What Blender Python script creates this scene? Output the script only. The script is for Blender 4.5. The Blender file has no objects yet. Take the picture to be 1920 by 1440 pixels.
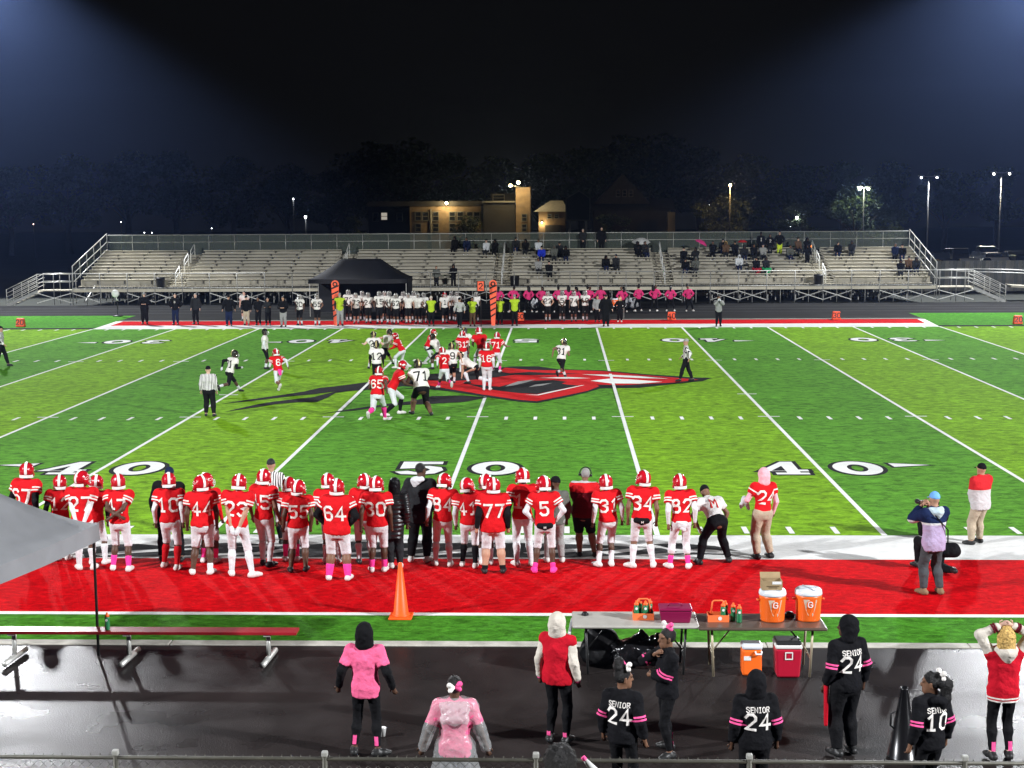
import bpy, bmesh, math, random
import numpy as np
from mathutils import Vector, Matrix
R = math.radians
random.seed(7)
RNG = np.random.default_rng(7)
scene = bpy.context.scene
COL = scene.collection

# ------------------------------------------------------------------ camera
# world: X along the near sideline (0 = the 50 yard line), Y across the field (0 = near sideline), Z up, metres
CF, CH, CTH, CPS, CRO, CX, CD = 2700.17, 6.7007, 0.125199, 0.033806, -0.0061958, 2.6128, 28.6516
_F = np.array([-math.sin(CPS)*math.cos(CTH), math.cos(CPS)*math.cos(CTH), -math.sin(CTH)])
_R = np.array([math.cos(CPS), math.sin(CPS), 0.0]); _U = np.cross(_R, _F)
_R2 = _R*math.cos(CRO)+_U*math.sin(CRO); _U2 = -_R*math.sin(CRO)+_U*math.cos(CRO)
cam = bpy.data.cameras.new('camera'); camo = bpy.data.objects.new('camera', cam); COL.objects.link(camo)
cam.sensor_fit = 'HORIZONTAL'; cam.angle = 2*math.atan(960/CF); cam.clip_start = .1; cam.clip_end = 3000
m = Matrix.Identity(4)
for i in range(3):
    m[i][0] = _R2[i]; m[i][1] = _U2[i]; m[i][2] = -_F[i]
m[0][3], m[1][3], m[2][3] = CX, -CD, CH
camo.matrix_world = m
scene.camera = camo

# ------------------------------------------------------------------ night sky
world = bpy.data.worlds.new('World'); scene.world = world; world.use_nodes = True
bg = world.node_tree.nodes['Background']
bg.inputs[0].default_value = (.95, .95, 1.0, 1); bg.inputs[1].default_value = .0032

# ------------------------------------------------------------------ exposure
scene.view_settings.view_transform = 'Standard'; scene.view_settings.look = 'None'
scene.view_settings.exposure = 0.0; scene.view_settings.gamma = 1.0
scene.view_settings.use_curve_mapping = False
scene.cycles.max_bounces = 5; scene.cycles.diffuse_bounces = 3; scene.cycles.glossy_bounces = 3
scene.cycles.transparent_max_bounces = 8; scene.cycles.volume_bounces = 0
scene.cycles.use_denoising = True
scene.cycles.sample_clamp_indirect = 6.0
scene.cycles.sample_clamp_direct = 0.0
scene.cycles.caustics_reflective = False; scene.cycles.caustics_refractive = False

# ------------------------------------------------------------------ stadium floodlights (four poles, all outside the frame)
POLES = [(-41.6, 79.0, 26.8, 200000), (39.0, 79.0, 26.8, 200000), (-50.0, -34.0, 30.0, 290000), (56.0, -34.0, 30.0, 390000)]
def flood(x, y, z, watts):
    l = bpy.data.lights.new('floodlight', 'SPOT'); o = bpy.data.objects.new('floodlight', l); COL.objects.link(o)
    l.energy = watts; l.color = (.95, .97, 1.0); l.shadow_soft_size = .9
    l.spot_size = R(76 if y > 0 else 163); l.spot_blend = .12      # full cut-off heads: nothing goes above the edge of the beam
    o.location = (x, y, z)
    if y > 0:      # tilted towards the field, shielded behind
        az = R(12)*(1 if x < 0 else -1); d = Vector((math.sin(az)*math.sin(R(41.5)), -math.cos(az)*math.sin(R(41.5)), -math.cos(R(41.5))))
        o.rotation_euler = d.to_track_quat('-Z', 'Y').to_euler()
    return o
FLOODS = [flood(*p) for p in POLES]

# ------------------------------------------------------------------ photo measurement -> place in the world
def _ray(px, py):
    return _F*CF+_R2*(px-960)+_U2*(720-py)
def g(px, py, z=0.0):
    d = _ray(px, py); t = (z-CH)/d[2]
    return Vector((CX+d[0]*t, -CD+d[1]*t, z))
def at(px, py, Y):
    d = _ray(px, py); t = (Y+CD)/d[1]
    return Vector((CX+d[0]*t, Y, CH+d[2]*t))

# ------------------------------------------------------------------ materials
MATS = {}
def nn(nt, t, **kw):
    n = nt.nodes.new(t)
    for k, v in kw.items(): setattr(n, k, v)
    return n
def mat(name, col=(.5, .5, .5), rough=.7, metal=0.0, spec=.3, var=0.0, vs=6.0, bump=0.0, bs=60.0, emit=None, estr=1.0, coat=0.0, stretch=None, bd=.02):
    if name in MATS: return MATS[name]
    m = bpy.data.materials.new(name); m.use_nodes = True; MATS[name] = m
    nt = m.node_tree; b = nt.nodes['Principled BSDF']
    b.inputs['Base Color'].default_value = (*col, 1); b.inputs['Roughness'].default_value = rough
    b.inputs['Metallic'].default_value = metal; b.inputs['Specular IOR Level'].default_value = spec
    b.inputs['Coat Weight'].default_value = coat
    if emit:
        b.inputs['Emission Color'].default_value = (*emit, 1); b.inputs['Emission Strength'].default_value = estr
    if var or bump:
        tc = nn(nt, 'ShaderNodeTexCoord'); src = tc.outputs['Object']
        if stretch:
            mp = nn(nt, 'ShaderNodeMapping'); mp.inputs['Scale'].default_value = stretch
            nt.links.new(src, mp.inputs[0]); src = mp.outputs[0]
    if var:
        n = nn(nt, 'ShaderNodeTexNoise'); n.inputs['Scale'].default_value = vs; n.inputs['Detail'].default_value = 6
        nt.links.new(src, n.inputs['Vector'])
        mr = nn(nt, 'ShaderNodeMapRange'); mr.inputs[1].default_value = .3; mr.inputs[2].default_value = .7
        mr.inputs[3].default_value = 1-var; mr.inputs[4].default_value = 1+var
        nt.links.new(n.outputs[0], mr.inputs[0])
        mx = nn(nt, 'ShaderNodeVectorMath', operation='SCALE'); mx.inputs[0].default_value = col
        nt.links.new(mr.outputs[0], mx.inputs['Scale']); nt.links.new(mx.outputs[0], b.inputs['Base Color'])
    if bump:
        n2 = nn(nt, 'ShaderNodeTexNoise'); n2.inputs['Scale'].default_value = bs; n2.inputs['Detail'].default_value = 3
        nt.links.new(src, n2.inputs['Vector'])
        bp = nn(nt, 'ShaderNodeBump'); bp.inputs['Strength'].default_value = bump; bp.inputs['Distance'].default_value = bd
        nt.links.new(n2.outputs[0], bp.inputs['Height']); nt.links.new(bp.outputs[0], b.inputs['Normal'])
    return m
def cloth(name, col, rough=.85, var=.12):
    return mat(name, col, rough, spec=.07, var=var, vs=5.0, bump=1.0, bs=10.0, bd=.028)
def banded(name, stops, axis='Z', rough=.8):
    """cloth of several colours sewn in bands along the garment (object height)"""
    if name in MATS: return MATS[name]
    m = cloth(name, stops[0][1], rough, var=0); nt = m.node_tree; b = nt.nodes['Principled BSDF']
    tc = nn(nt, 'ShaderNodeTexCoord'); sp = nn(nt, 'ShaderNodeSeparateXYZ'); nt.links.new(tc.outputs['Object'], sp.inputs[0])
    mr = nn(nt, 'ShaderNodeMapRange'); mr.inputs[1].default_value = 0; mr.inputs[2].default_value = 2
    nt.links.new(sp.outputs[axis], mr.inputs[0])
    cr = nn(nt, 'ShaderNodeValToRGB'); cr.color_ramp.interpolation = 'CONSTANT'
    els = cr.color_ramp.elements
    while len(els) < len(stops): els.new(.5)
    for e, (z, c) in zip(els, stops): e.position = z/2; e.color = (*c, 1)
    nt.links.new(mr.outputs[0], cr.inputs[0]); nt.links.new(cr.outputs[0], b.inputs['Base Color'])
    return m
def striped(name, a, bcol, period=.045, duty=.42):
    if name in MATS: return MATS[name]
    m = cloth(name, a, var=0); nt = m.node_tree; b = nt.nodes['Principled BSDF']
    tc = nn(nt, 'ShaderNodeTexCoord'); sp = nn(nt, 'ShaderNodeSeparateXYZ'); nt.links.new(tc.outputs['Object'], sp.inputs[0])
    md = nn(nt, 'ShaderNodeMath', operation='PINGPONG'); md.inputs[1].default_value = period/2
    nt.links.new(sp.outputs['X'], md.inputs[0])
    gt = nn(nt, 'ShaderNodeMath', operation='GREATER_THAN'); gt.inputs[1].default_value = period/2*(1-duty)
    nt.links.new(md.outputs[0], gt.inputs[0])
    mx = nn(nt, 'ShaderNodeMixRGB'); mx.inputs[1].default_value = (*a, 1); mx.inputs[2].default_value = (*bcol, 1)
    nt.links.new(gt.outputs[0], mx.inputs[0]); nt.links.new(mx.outputs[0], b.inputs['Base Color'])
    return m

# ------------------------------------------------------------------ mesh helpers
def tag(o, label=None, cat=None, group=None, kind=None):
    if label: o['label'] = label
    if cat: o['category'] = cat
    if group: o['group'] = group
    if kind: o['kind'] = kind
    return o
def empty(name, loc=(0, 0, 0), rz=0.0, parent=None):
    o = bpy.data.objects.new(name, None); COL.objects.link(o)
    o.location = loc; o.rotation_euler = (0, 0, rz); o.empty_display_size = .1
    if parent: o.parent = parent
    return o
def link(name, me, parent=None, loc=None, material=None):
    o = bpy.data.objects.new(name, me); COL.objects.link(o)
    if parent: o.parent = parent
    if loc is not None: o.location = loc
    if material is not None:
        if not me.materials: me.materials.append(material)
        elif me.materials[0] != material:
            o.material_slots[0].link = 'OBJECT'; o.material_slots[0].material = material
    return o
class MB:
    def __init__(s): s.v = []; s.f = []
    def add(s, vs, fs):
        n = len(s.v); s.v += [tuple(v) for v in vs]; s.f += [tuple(i+n for i in f) for f in fs]; return s
    def box(s, x0, y0, z0, x1, y1, z1):
        return s.add([(x0,y0,z0),(x1,y0,z0),(x1,y1,z0),(x0,y1,z0),(x0,y0,z1),(x1,y0,z1),(x1,y1,z1),(x0,y1,z1)],
                     [(3,2,1,0),(4,5,6,7),(0,1,5,4),(1,2,6,5),(2,3,7,6),(3,0,4,7)])
    def bar(s, a, b, w, h=None, up=(0, 0, 1)):
        """rectangular bar from a to b"""
        h = h or w; a = Vector(a); b = Vector(b); d = (b-a).normalized(); up = Vector(up)
        if abs(d.dot(up)) > .95: up = Vector((0, 1, 0))
        x = d.cross(up).normalized()*w/2; y = x.cross(d).normalized()*h/2
        vs = [p+sx*x+sy*y for p in (a, b) for sx, sy in ((-1,-1),(1,-1),(1,1),(-1,1))]
        return s.add(vs, [(3,2,1,0),(4,5,6,7),(0,1,5,4),(1,2,6,5),(2,3,7,6),(3,0,4,7)])
    def tube(s, pts, r, n=8, r2=None, cap=True):
        pts = [Vector(p) for p in pts]; rings = []; base = len(s.v); m_ = len(pts)
        u = None
        for i, p in enumerate(pts):
            d = (pts[min(i+1, m_-1)]-pts[max(i-1, 0)]).normalized()
            if u is None:
                u = d.cross(Vector((0, 0, 1)));  u = d.cross(Vector((1, 0, 0))) if u.length < .05 else u
            u = (u-d*u.dot(d)).normalized(); w = d.cross(u)
            rr = r if r2 is None else r+(r2-r)*i/max(1, m_-1)
            s.v += [tuple(p+(u*math.cos(a)+w*math.sin(a))*rr) for a in (2*math.pi*k/n for k in range(n))]
        for i in range(m_-1):
            for k in range(n):
                a = base+i*n+k; b = base+i*n+(k+1) % n
                s.f.append((a, b, b+n, a+n))
        if cap:
            s.f.append(tuple(base+k for k in reversed(range(n)))); s.f.append(tuple(base+(m_-1)*n+k for k in range(n)))
        return s
    def lathe(s, prof, n=20, c=(0, 0, 0)):
        base = len(s.v)
        for r, z in prof:
            s.v += [(c[0]+r*math.cos(2*math.pi*k/n), c[1]+r*math.sin(2*math.pi*k/n), c[2]+z) for k in range(n)]
        for i in range(len(prof)-1):
            for k in range(n):
                a = base+i*n+k; b = base+i*n+(k+1) % n
                s.f.append((a, b, b+n, a+n))
        s.f.append(tuple(base+k for k in reversed(range(n)))); s.f.append(tuple(base+(len(prof)-1)*n+k for k in range(n)))
        return s
    def prism(s, pts, z0, z1):
        n = len(pts)
        a = sum(pts[i][0]*pts[(i+1) % n][1]-pts[(i+1) % n][0]*pts[i][1] for i in range(n))
        if a < 0: pts = pts[::-1]
        return s.add([(x, y, z0) for x, y in pts]+[(x, y, z1) for x, y in pts],
                     [tuple(reversed(range(n))), tuple(range(n, 2*n))]+[(i, (i+1) % n, (i+1) % n+n, i+n) for i in range(n)])
    def extr(s, prof, axis, a0, a1):
        """profile of (u, w) pairs extruded along an axis: 'x' -> u=y, w=z; 'y' -> u=x, w=z"""
        n = len(prof)
        P = (lambda u, w, t: (t, u, w)) if axis == 'x' else (lambda u, w, t: (u, t, w))
        return s.add([P(u, w, a0) for u, w in prof]+[P(u, w, a1) for u, w in prof],
                     [tuple(reversed(range(n))), tuple(range(n, 2*n))]+[(i, (i+1) % n, (i+1) % n+n, i+n) for i in range(n)])
    def mesh(s, name, smooth=False, fix=True):
        me = bpy.data.meshes.new(name); me.from_pydata(s.v, [], s.f); me.update()
        if fix:
            bm = bmesh.new(); bm.from_mesh(me); bmesh.ops.recalc_face_normals(bm, faces=bm.faces); bm.to_mesh(me); bm.free()
        if smooth: me.shade_smooth()
        return me
    def build(s, name, material, parent=None, smooth=False, bevel=0.0, loc=None, kind=None, fix=True):
        me = s.mesh(name, smooth, fix); me.materials.append(material)
        o = bpy.data.objects.new(name, me); COL.objects.link(o)
        if parent: o.parent = parent
        if loc is not None: o.location = loc
        if bevel:
            b = o.modifiers.new('bevel', 'BEVEL'); b.width = bevel; b.segments = 2; b.limit_method = 'ANGLE'
        if kind: o['kind'] = kind
        return o
def flat(pts, z, name, material, parent=None):
    """a sheet of paint on the ground from a ring of (x, y)"""
    bm = bmesh.new(); vs = [bm.verts.new((p[0], p[1], z)) for p in pts]
    f = bm.faces.new(vs); f.normal_update()
    if f.normal.z < 0: f.normal_flip()
    bmesh.ops.triangulate(bm, faces=[f])
    me = bpy.data.meshes.new(name); bm.to_mesh(me); bm.free(); me.materials.append(material)
    o = bpy.data.objects.new(name, me); COL.objects.link(o)
    if parent: o.parent = parent
    return o
def rect(x0, y0, x1, y1, z, name, material, parent=None):
    return flat([(x0, y0), (x1, y0), (x1, y1), (x0, y1)], z, name, material, parent)
def copytree(o, parent=None):
    c = o.copy(); COL.objects.link(c)
    if parent: c.parent = parent
    for ch in list(o.children): copytree(ch, c)
    return c
ORD = ['first', 'second', 'third', 'fourth', 'fifth', 'sixth', 'seventh', 'eighth', 'ninth', 'tenth', 'eleventh', 'twelfth', 'thirteenth', 'fourteenth', 'fifteenth', 'sixteenth', 'seventeenth', 'eighteenth']
# ================================================================== GROUND
def turf_mat(name, ca, cb=None, scale=26.0, var=.5, bstr=.6, wear=0.0):
    m = bpy.data.materials.new(name); m.use_nodes = True; MATS[name] = m; nt = m.node_tree; b = nt.nodes['Principled BSDF']
    b.inputs['Roughness'].default_value = .9; b.inputs['Specular IOR Level'].default_value = .03
    geo = nn(nt, 'ShaderNodeNewGeometry'); pos = geo.outputs['Position']
    if cb:
        sp = nn(nt, 'ShaderNodeSeparateXYZ'); nt.links.new(pos, sp.inputs[0])
        ab = nn(nt, 'ShaderNodeMath', operation='ABSOLUTE'); nt.links.new(sp.outputs[0], ab.inputs[0])
        dv = nn(nt, 'ShaderNodeMath', operation='DIVIDE'); nt.links.new(ab.outputs[0], dv.inputs[0]); dv.inputs[1].default_value = 4.572*2
        fr = nn(nt, 'ShaderNodeMath', operation='FRACT'); nt.links.new(dv.outputs[0], fr.inputs[0])
        gt = nn(nt, 'ShaderNodeMath', operation='GREATER_THAN'); nt.links.new(fr.outputs[0], gt.inputs[0]); gt.inputs[1].default_value = .5
        mx = nn(nt, 'ShaderNodeMixRGB'); mx.inputs[1].default_value = (*ca, 1); mx.inputs[2].default_value = (*cb, 1)
        nt.links.new(gt.outputs[0], mx.inputs[0]); colsrc = mx.outputs[0]
    else:
        rgb = nn(nt, 'ShaderNodeRGB'); rgb.outputs[0].default_value = (*ca, 1); colsrc = rgb.outputs[0]
    mp = nn(nt, 'ShaderNodeMapping'); mp.inputs['Scale'].default_value = (.62, 1.0, 1.0); nt.links.new(pos, mp.inputs[0])
    n1 = nn(nt, 'ShaderNodeTexNoise'); n1.inputs['Scale'].default_value = scale*.17; n1.inputs['Detail'].default_value = 8; n1.inputs['Roughness'].default_value = .75
    n1.inputs['Distortion'].default_value = .6
    nt.links.new(mp.outputs[0], n1.inputs['Vector'])
    n2 = nn(nt, 'ShaderNodeTexNoise'); n2.inputs['Scale'].default_value = .35; n2.inputs['Detail'].default_value = 4; nt.links.new(pos, n2.inputs['Vector'])
    a1 = nn(nt, 'ShaderNodeMapRange'); a1.inputs[1].default_value = .36; a1.inputs[2].default_value = .64; a1.inputs[3].default_value = 1-var; a1.inputs[4].default_value = 1+var
    nt.links.new(n1.outputs[0], a1.inputs[0])
    a2 = nn(nt, 'ShaderNodeMapRange'); a2.inputs[1].default_value = .3; a2.inputs[2].default_value = .7; a2.inputs[3].default_value = .9; a2.inputs[4].default_value = 1.1
    nt.links.new(n2.outputs[0], a2.inputs[0])
    ml = nn(nt, 'ShaderNodeMath', operation='MULTIPLY'); nt.links.new(a1.outputs[0], ml.inputs[0]); nt.links.new(a2.outputs[0], ml.inputs[1])
    sc = nn(nt, 'ShaderNodeVectorMath', operation='SCALE'); nt.links.new(colsrc, sc.inputs[0]); nt.links.new(ml.outputs[0], sc.inputs['Scale'])
    nt.links.new(sc.outputs[0], b.inputs['Base Color'])
    n3 = nn(nt, 'ShaderNodeTexNoise'); n3.inputs['Scale'].default_value = scale*.5; n3.inputs['Detail'].default_value = 6; n3.inputs['Roughness'].default_value = .7
    nt.links.new(mp.outputs[0], n3.inputs['Vector'])
    bp = nn(nt, 'ShaderNodeBump'); bp.inputs['Strength'].default_value = bstr; bp.inputs['Distance'].default_value = .06
    nt.links.new(n3.outputs[0], bp.inputs['Height']); nt.links.new(bp.outputs[0], b.inputs['Normal'])
    return m
M_turf = turf_mat('turf_bands', (.080, .242, .018), (.154, .318, .011))
M_green = turf_mat('turf_border', (.055, .20, .017), scale=34)
M_red = turf_mat('turf_red', (.50, .003, .006), scale=46, var=.36)
M_white = turf_mat('turf_white', (.62, .62, .60), scale=16, var=.10, bstr=.35)
M_whiteline = turf_mat('turf_line', (.72, .73, .70), scale=30, var=.06, bstr=.3)
M_black = turf_mat('turf_black', (.018, .018, .019), scale=30, var=.25)
M_logored = turf_mat('turf_logo_red', (.52, .012, .014), scale=30, var=.16)
M_grey = turf_mat('turf_grey', (.25, .25, .24), scale=30, var=.2)

def track_mat():
    m = bpy.data.materials.new('wet_track'); m.use_nodes = True; nt = m.node_tree; b = nt.nodes['Principled BSDF']
    geo = nn(nt, 'ShaderNodeNewGeometry'); pos = geo.outputs['Position']
    n = nn(nt, 'ShaderNodeTexNoise'); n.inputs['Scale'].default_value = 1.1; n.inputs['Detail'].default_value = 6; nt.links.new(pos, n.inputs['Vector'])
    cr = nn(nt, 'ShaderNodeValToRGB'); cr.color_ramp.elements[0].position = .3; cr.color_ramp.elements[1].position = .75
    cr.color_ramp.elements[0].color = (.014, .0115, .011, 1); cr.color_ramp.elements[1].color = (.026, .021, .02, 1)
    nt.links.new(n.outputs[0], cr.inputs[0]); nt.links.new(cr.outputs[0], b.inputs['Base Color'])
    r = nn(nt, 'ShaderNodeMapRange'); r.inputs[1].default_value = .3; r.inputs[2].default_value = .7; r.inputs[3].default_value = .24; r.inputs[4].default_value = .37
    nt.links.new(n.outputs[0], r.inputs[0]); nt.links.new(r.outputs[0], b.inputs['Roughness'])
    b.inputs['Specular IOR Level'].default_value = 0.0
    gl = nn(nt, 'ShaderNodeBsdfGlossy'); nt.links.new(r.outputs[0], gl.inputs['Roughness']); gl.inputs['Color'].default_value = (1, 1, 1, 1)
    lw = nn(nt, 'ShaderNodeFresnel'); lw.inputs[0].default_value = 1.1
    mxs = nn(nt, 'ShaderNodeMixShader'); nt.links.new(lw.outputs[0], mxs.inputs[0]); nt.links.new(b.outputs[0], mxs.inputs[1]); nt.links.new(gl.outputs[0], mxs.inputs[2]); nt.links.new(mxs.outputs[0], nt.nodes['Material Output'].inputs[0])
    v = nn(nt, 'ShaderNodeTexVoronoi'); v.inputs['Scale'].default_value = 44.0; nt.links.new(pos, v.inputs['Vector'])
    n3 = nn(nt, 'ShaderNodeTexNoise'); n3.inputs['Scale'].default_value = 60; n3.inputs['Detail'].default_value = 3; nt.links.new(pos, n3.inputs['Vector'])
    ad = nn(nt, 'ShaderNodeMath', operation='ADD'); nt.links.new(v.outputs['Distance'], ad.inputs[0]); nt.links.new(n3.outputs[0], ad.inputs[1])
    bp = nn(nt, 'ShaderNodeBump'); bp.inputs['Strength'].default_value = .24; bp.inputs['Distance'].default_value = .008
    nt.links.new(ad.outputs[0], bp.inputs['Height']); nt.links.new(bp.outputs[0], b.inputs['Normal']); nt.links.new(bp.outputs[0], gl.inputs['Normal'])
    return m
M_track = track_mat()
M_concrete = mat('kerb_concrete', (.42, .40, .35), .75, var=.18, vs=4, bump=.3, bs=40)
M_fartrack = mat('far_track', (.016, .016, .016), .8, spec=.03, var=.2, vs=.4)
M_earth = mat('dark_ground', (.012, .014, .010), .9, var=.4, vs=.15)
M_asphalt = mat('lot_asphalt', (.05, .05, .05), .6, var=.2, vs=.3)

def struct(o, name=None): o['kind'] = 'structure'; return o
FW = 48.768; YD = .9144; S5 = 4.572
ground = struct(rect(-290, -60, 290, 340, -.14, 'ground', M_earth))
track = struct(rect(-70, -15.4, 70, -7.39, -.012, 'running_track', M_track))
kerb = empty('track_kerb'); tag(kerb, 'low pale concrete kerb between the green turf strip and the wet track', 'kerb', kind='structure')
x = -40.0; k = 0
while x < 40:
    L = 3.05
    MB().box(x, -7.385, -.13, x+L-.012, -7.17, .006+.003*(k % 2)).build('kerb_stone', M_concrete, kerb, bevel=.012); x += L; k += 1
field = struct(rect(-60, 0, 60, FW, 0, 'field', M_turf))
bd = struct(rect(-60, -7.17, 60, -5.78, -.001, 'turf_strip', M_green))
struct(rect(-60, -5.78, 60, -5.62, .003, 'boundary_line', M_whiteline))
struct(rect(-60, -5.62, 60, -1.98, 0, 'red_turf', M_red))
wb = struct(rect(-60, -1.98, 60, 0, .0, 'white_border', M_white))
# far side
struct(rect(-22.86, FW, 22.86, 51.05, .0, 'white_border_far', M_white))
struct(flat([(-22.86, 51.05), (22.86, 51.05), (23.3, 53.75), (-23.1, 53.9)], .0, 'red_turf_far', M_red))
struct(flat([(-60, FW), (-22.87, FW), (-23.12, 53.9), (-23.3, 58.35), (-60, 58.4)], -.004, 'turf_strip_far', M_green)); struct(flat([(60, FW), (22.87, FW), (23.32, 53.75), (23.5, 58.3), (60, 58.3)], -.004, 'turf_strip_far', M_green))
struct(flat([(-22.86, FW), (-22.45, FW), (-22.75, 53.9), (-23.15, 53.9)], .005, 'box_line', M_whiteline))
struct(flat([(22.86, FW), (22.45, FW), (22.9, 53.75), (23.3, 53.75)], .005, 'box_line', M_whiteline))
struct(rect(-60, 48.77, -22.95, 49.6, .004, 'black_edge_strip', M_black))
struct(rect(22.95, 48.77, 60, 49.6, .004, 'black_edge_strip', M_black))
struct(rect(-23.1, 53.92, 23.3, 54.55, .002, 'concrete_strip', mat('far_kerb', (.16, .15, .12), .85, var=.2, vs=2)))
struct(rect(-80, 58.3, 80, 67.6, -.02, 'running_track_far', M_fartrack))
for yy in (60.2, 62.4, 64.6): struct(rect(-70, yy, 70, yy+.09, -.012, 'lane_line', mat('lane_white', (.06, .06, .06), .7)))
struct(rect(-80, 54.3, 80, 58.25, -.006, 'far_apron', mat('far_apron', (.018, .018, .017), .8, spec=.03, var=.3, vs=.5)))
# paint on the field
for i in range(-10, 11):
    x = i*S5
    rect(x-.055, 0, x+.055, FW, .004, 'yard_line', M_whiteline, field)
hm_near = MB().add([(-.055, -.61, 0), (.055, -.61, 0), (.055, 0, 0), (-.055, 0, 0)], [(0, 1, 2, 3)]).mesh('hash_mark', fix=False); hm_near.materials.append(M_whiteline)
cr_ = MB().add([(-.34, -.055, 0), (.34, -.055, 0), (.34, .055, 0), (-.34, .055, 0)], [(0, 1, 2, 3)]).mesh('hash_cross', fix=False); cr_.materials.append(M_whiteline)
for yard in range(-32, 33):
    x = yard*YD
    if yard % 5 == 0:
        for y in (16.256, FW-16.256): link('hash_cross', cr_, field, (x, y, .008))
    else:
        for y in (16.256, FW-16.256+.61, .75, FW-.12): link('hash_mark', hm_near, field, (x, y, .006))
for x in (-2*S5+.0, 2*S5): link('hash_cross', cr_, field, (x, 21.6, .008))

# numerals painted on the turf: measured rings, black edge under white
def ring_of(pts, conv): return [tuple(conv(p))[:2] for p in pts]
def ell(cx, cy, rx, ry, n=30, sl=0.0): return [(cx+rx*math.cos(2*math.pi*k/n)+sl*ry*math.sin(2*math.pi*k/n), cy+ry*math.sin(2*math.pi*k/n)) for k in range(n)]
def annulus(name, out, inn, z, material, parent):
    n = len(out); mb = MB().add([(x, y, z) for x, y in out]+[(x, y, z) for x, y in inn], [(i, (i+1) % n, n+(i+1) % n, n+i) for i in range(n)])
    return mb.build(name, material, parent, fix=False)
def numeral0(cx, yc, par, flip=1):
    """outlined oval zero about 1.2 m wide, 1.75 m tall"""
    annulus('zero_edge', ell(cx, yc, .73, 1.05), ell(cx, yc, .14, .36), .0045, M_black, par)
    annulus('zero', ell(cx, yc, .61, .92), ell(cx, yc, .25, .50), .0085, M_whiteline, par)
def grow(pts, d):
    c = (sum(p[0] for p in pts)/len(pts), sum(p[1] for p in pts)/len(pts)); n = len(pts); out = []
    ar = sum(pts[i][0]*pts[(i+1) % n][1]-pts[(i+1) % n][0]*pts[i][1] for i in range(n)); sg = 1 if ar > 0 else -1
    for i in range(n):
        a, b, cc = Vector(pts[i-1]), Vector(pts[i]), Vector(pts[(i+1) % n])
        e1 = (b-a).normalized(); e2 = (cc-b).normalized(); n1 = Vector((e1.y, -e1.x))*sg; n2 = Vector((e2.y, -e2.x))*sg
        mm = (n1+n2); mm = mm.normalized()*min(d/max(.35, mm.normalized().dot(n1)), d*2.2) if mm.length > 1e-4 else n1*d
        out.append((b.x+mm.x, b.y+mm.y))
    return out
FOUR = [(-.72, -.42), (.10, .88), (.46, .88), (.46, -.22), (.74, -.22), (.74, -.46), (.46, -.46), (.46, -.62), (.7, -.62), (.7, -.86), (-.28, -.86), (-.28, -.62), (.06, -.62), (.06, -.42)]
FIVE = [(-.62, .9), (.62, .9), (.62, .55), (-.12, .55), (-.18, .25), (.25, .3), (.62, .1), (.72, -.3), (.5, -.74), (.05, -.9), (-.5, -.82), (-.72, -.5), (-.34, -.38), (-.1, -.55), (.2, -.5), (.32, -.25), (.2, -.02), (-.1, 0), (-.62, -.1)]
THREE = [(-.68, .5), (-.45, .82), (.05, .9), (.5, .8), (.66, .45), (.45, .05), (.7, -.35), (.5, -.76), (.05, -.9), (-.5, -.8), (-.72, -.42), (-.36, -.36), (-.1, -.58), (.25, -.5), (.3, -.3), (.12, -.12), (-.2, -.1), (-.2, .15), (.12, .18), (.26, .42), (.1, .58), (-.12, .55), (-.32, .42)]
def glyph(ring, cx, yc, par, rot=1, hole=None):
    r = [(cx+rot*x*.84, yc+rot*y) for x, y in ring]
    flat(grow(r, .11), .0045, 'numeral_edge', M_black, par); flat(r, .0085, 'numeral', M_whiteline, par)
    if hole: flat([(cx+rot*x*.84, yc+rot*y) for x, y in hole], .011, 'numeral_hole', M_black, par)
def numset(x, yc, d, rot):
    a, b = x-.95*rot, x+.96*rot
    glyph({5: FIVE, 4: FOUR, 3: THREE}[d], a, yc, field, rot, [(-.36, -.38), (.04, .28), (.06, -.38)] if d == 4 else None)
    numeral0(b, yc, field)
    if d != 5:
        sgn = 1 if x > 0 else -1
        t0 = x+sgn*1.92
        tri = [(t0, yc+rot*.16), (t0-sgn*.05, yc+rot*.68), (t0+sgn*.95, yc+rot*.42)]
        flat(grow(tri, .09), .0045, 'arrow_edge', M_black, field); flat(tri, .0085, 'arrow', M_whiteline, field)
for i, d in ((0, 5), (2, 4), (-2, 4), (4, 3), (-4, 3)):
    numset(i*S5, 7.4, d, 1) if abs(i) < 3 else None
    numset(i*S5, 41.5, d, -1)

# midfield bird emblem, painted in layers
def z2(p): return g(820+p[0]*.2708, 670+p[1]*.2708)
def z1(p): return g(380+p[0]*.25, 680+p[1]*.25)
emb = empty('midfield_emblem'); emb['kind'] = 'structure'
def paint(conv, pts, z, material, nm): flat(ring_of(pts, conv), z, nm, material, emb)
paint(z2, [(1900,143),(1840,165),(1640,186),(1400,212),(1130,216),(1060,238),(920,272),(690,318),(560,308),(330,275),(100,238),(-60,222),(-200,190),(-120,120),(60,110),(130,75),(230,70),(430,72),(520,64),(700,64),(820,82),(1150,92),(1450,118),(1640,130),(1760,140)], .010, M_black, 'emblem_black')
paint(z2, [(1810,157),(1640,143),(1400,122),(1150,98),(900,90),(820,92),(640,90),(470,74),(420,100),(560,120),(330,150),(230,160),(60,168),(-90,160),(-110,185),(0,208),(120,228),(330,262),(560,296),(690,306),(900,264),(1040,234),(1120,203),(1640,176)], .014, M_logored, 'emblem_red')
paint(z2, [(200,186),(330,198),(430,207),(470,196),(560,176),(680,163),(800,160),(900,172),(860,184),(900,192),(980,198),(760,243),(690,258),(560,250),(440,236),(320,218)], .018, M_black, 'emblem_mask')
paint(z2, [(470,207),(500,190),(560,170),(680,157),(620,176),(540,196)], .022, M_grey, 'emblem_streak')
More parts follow.
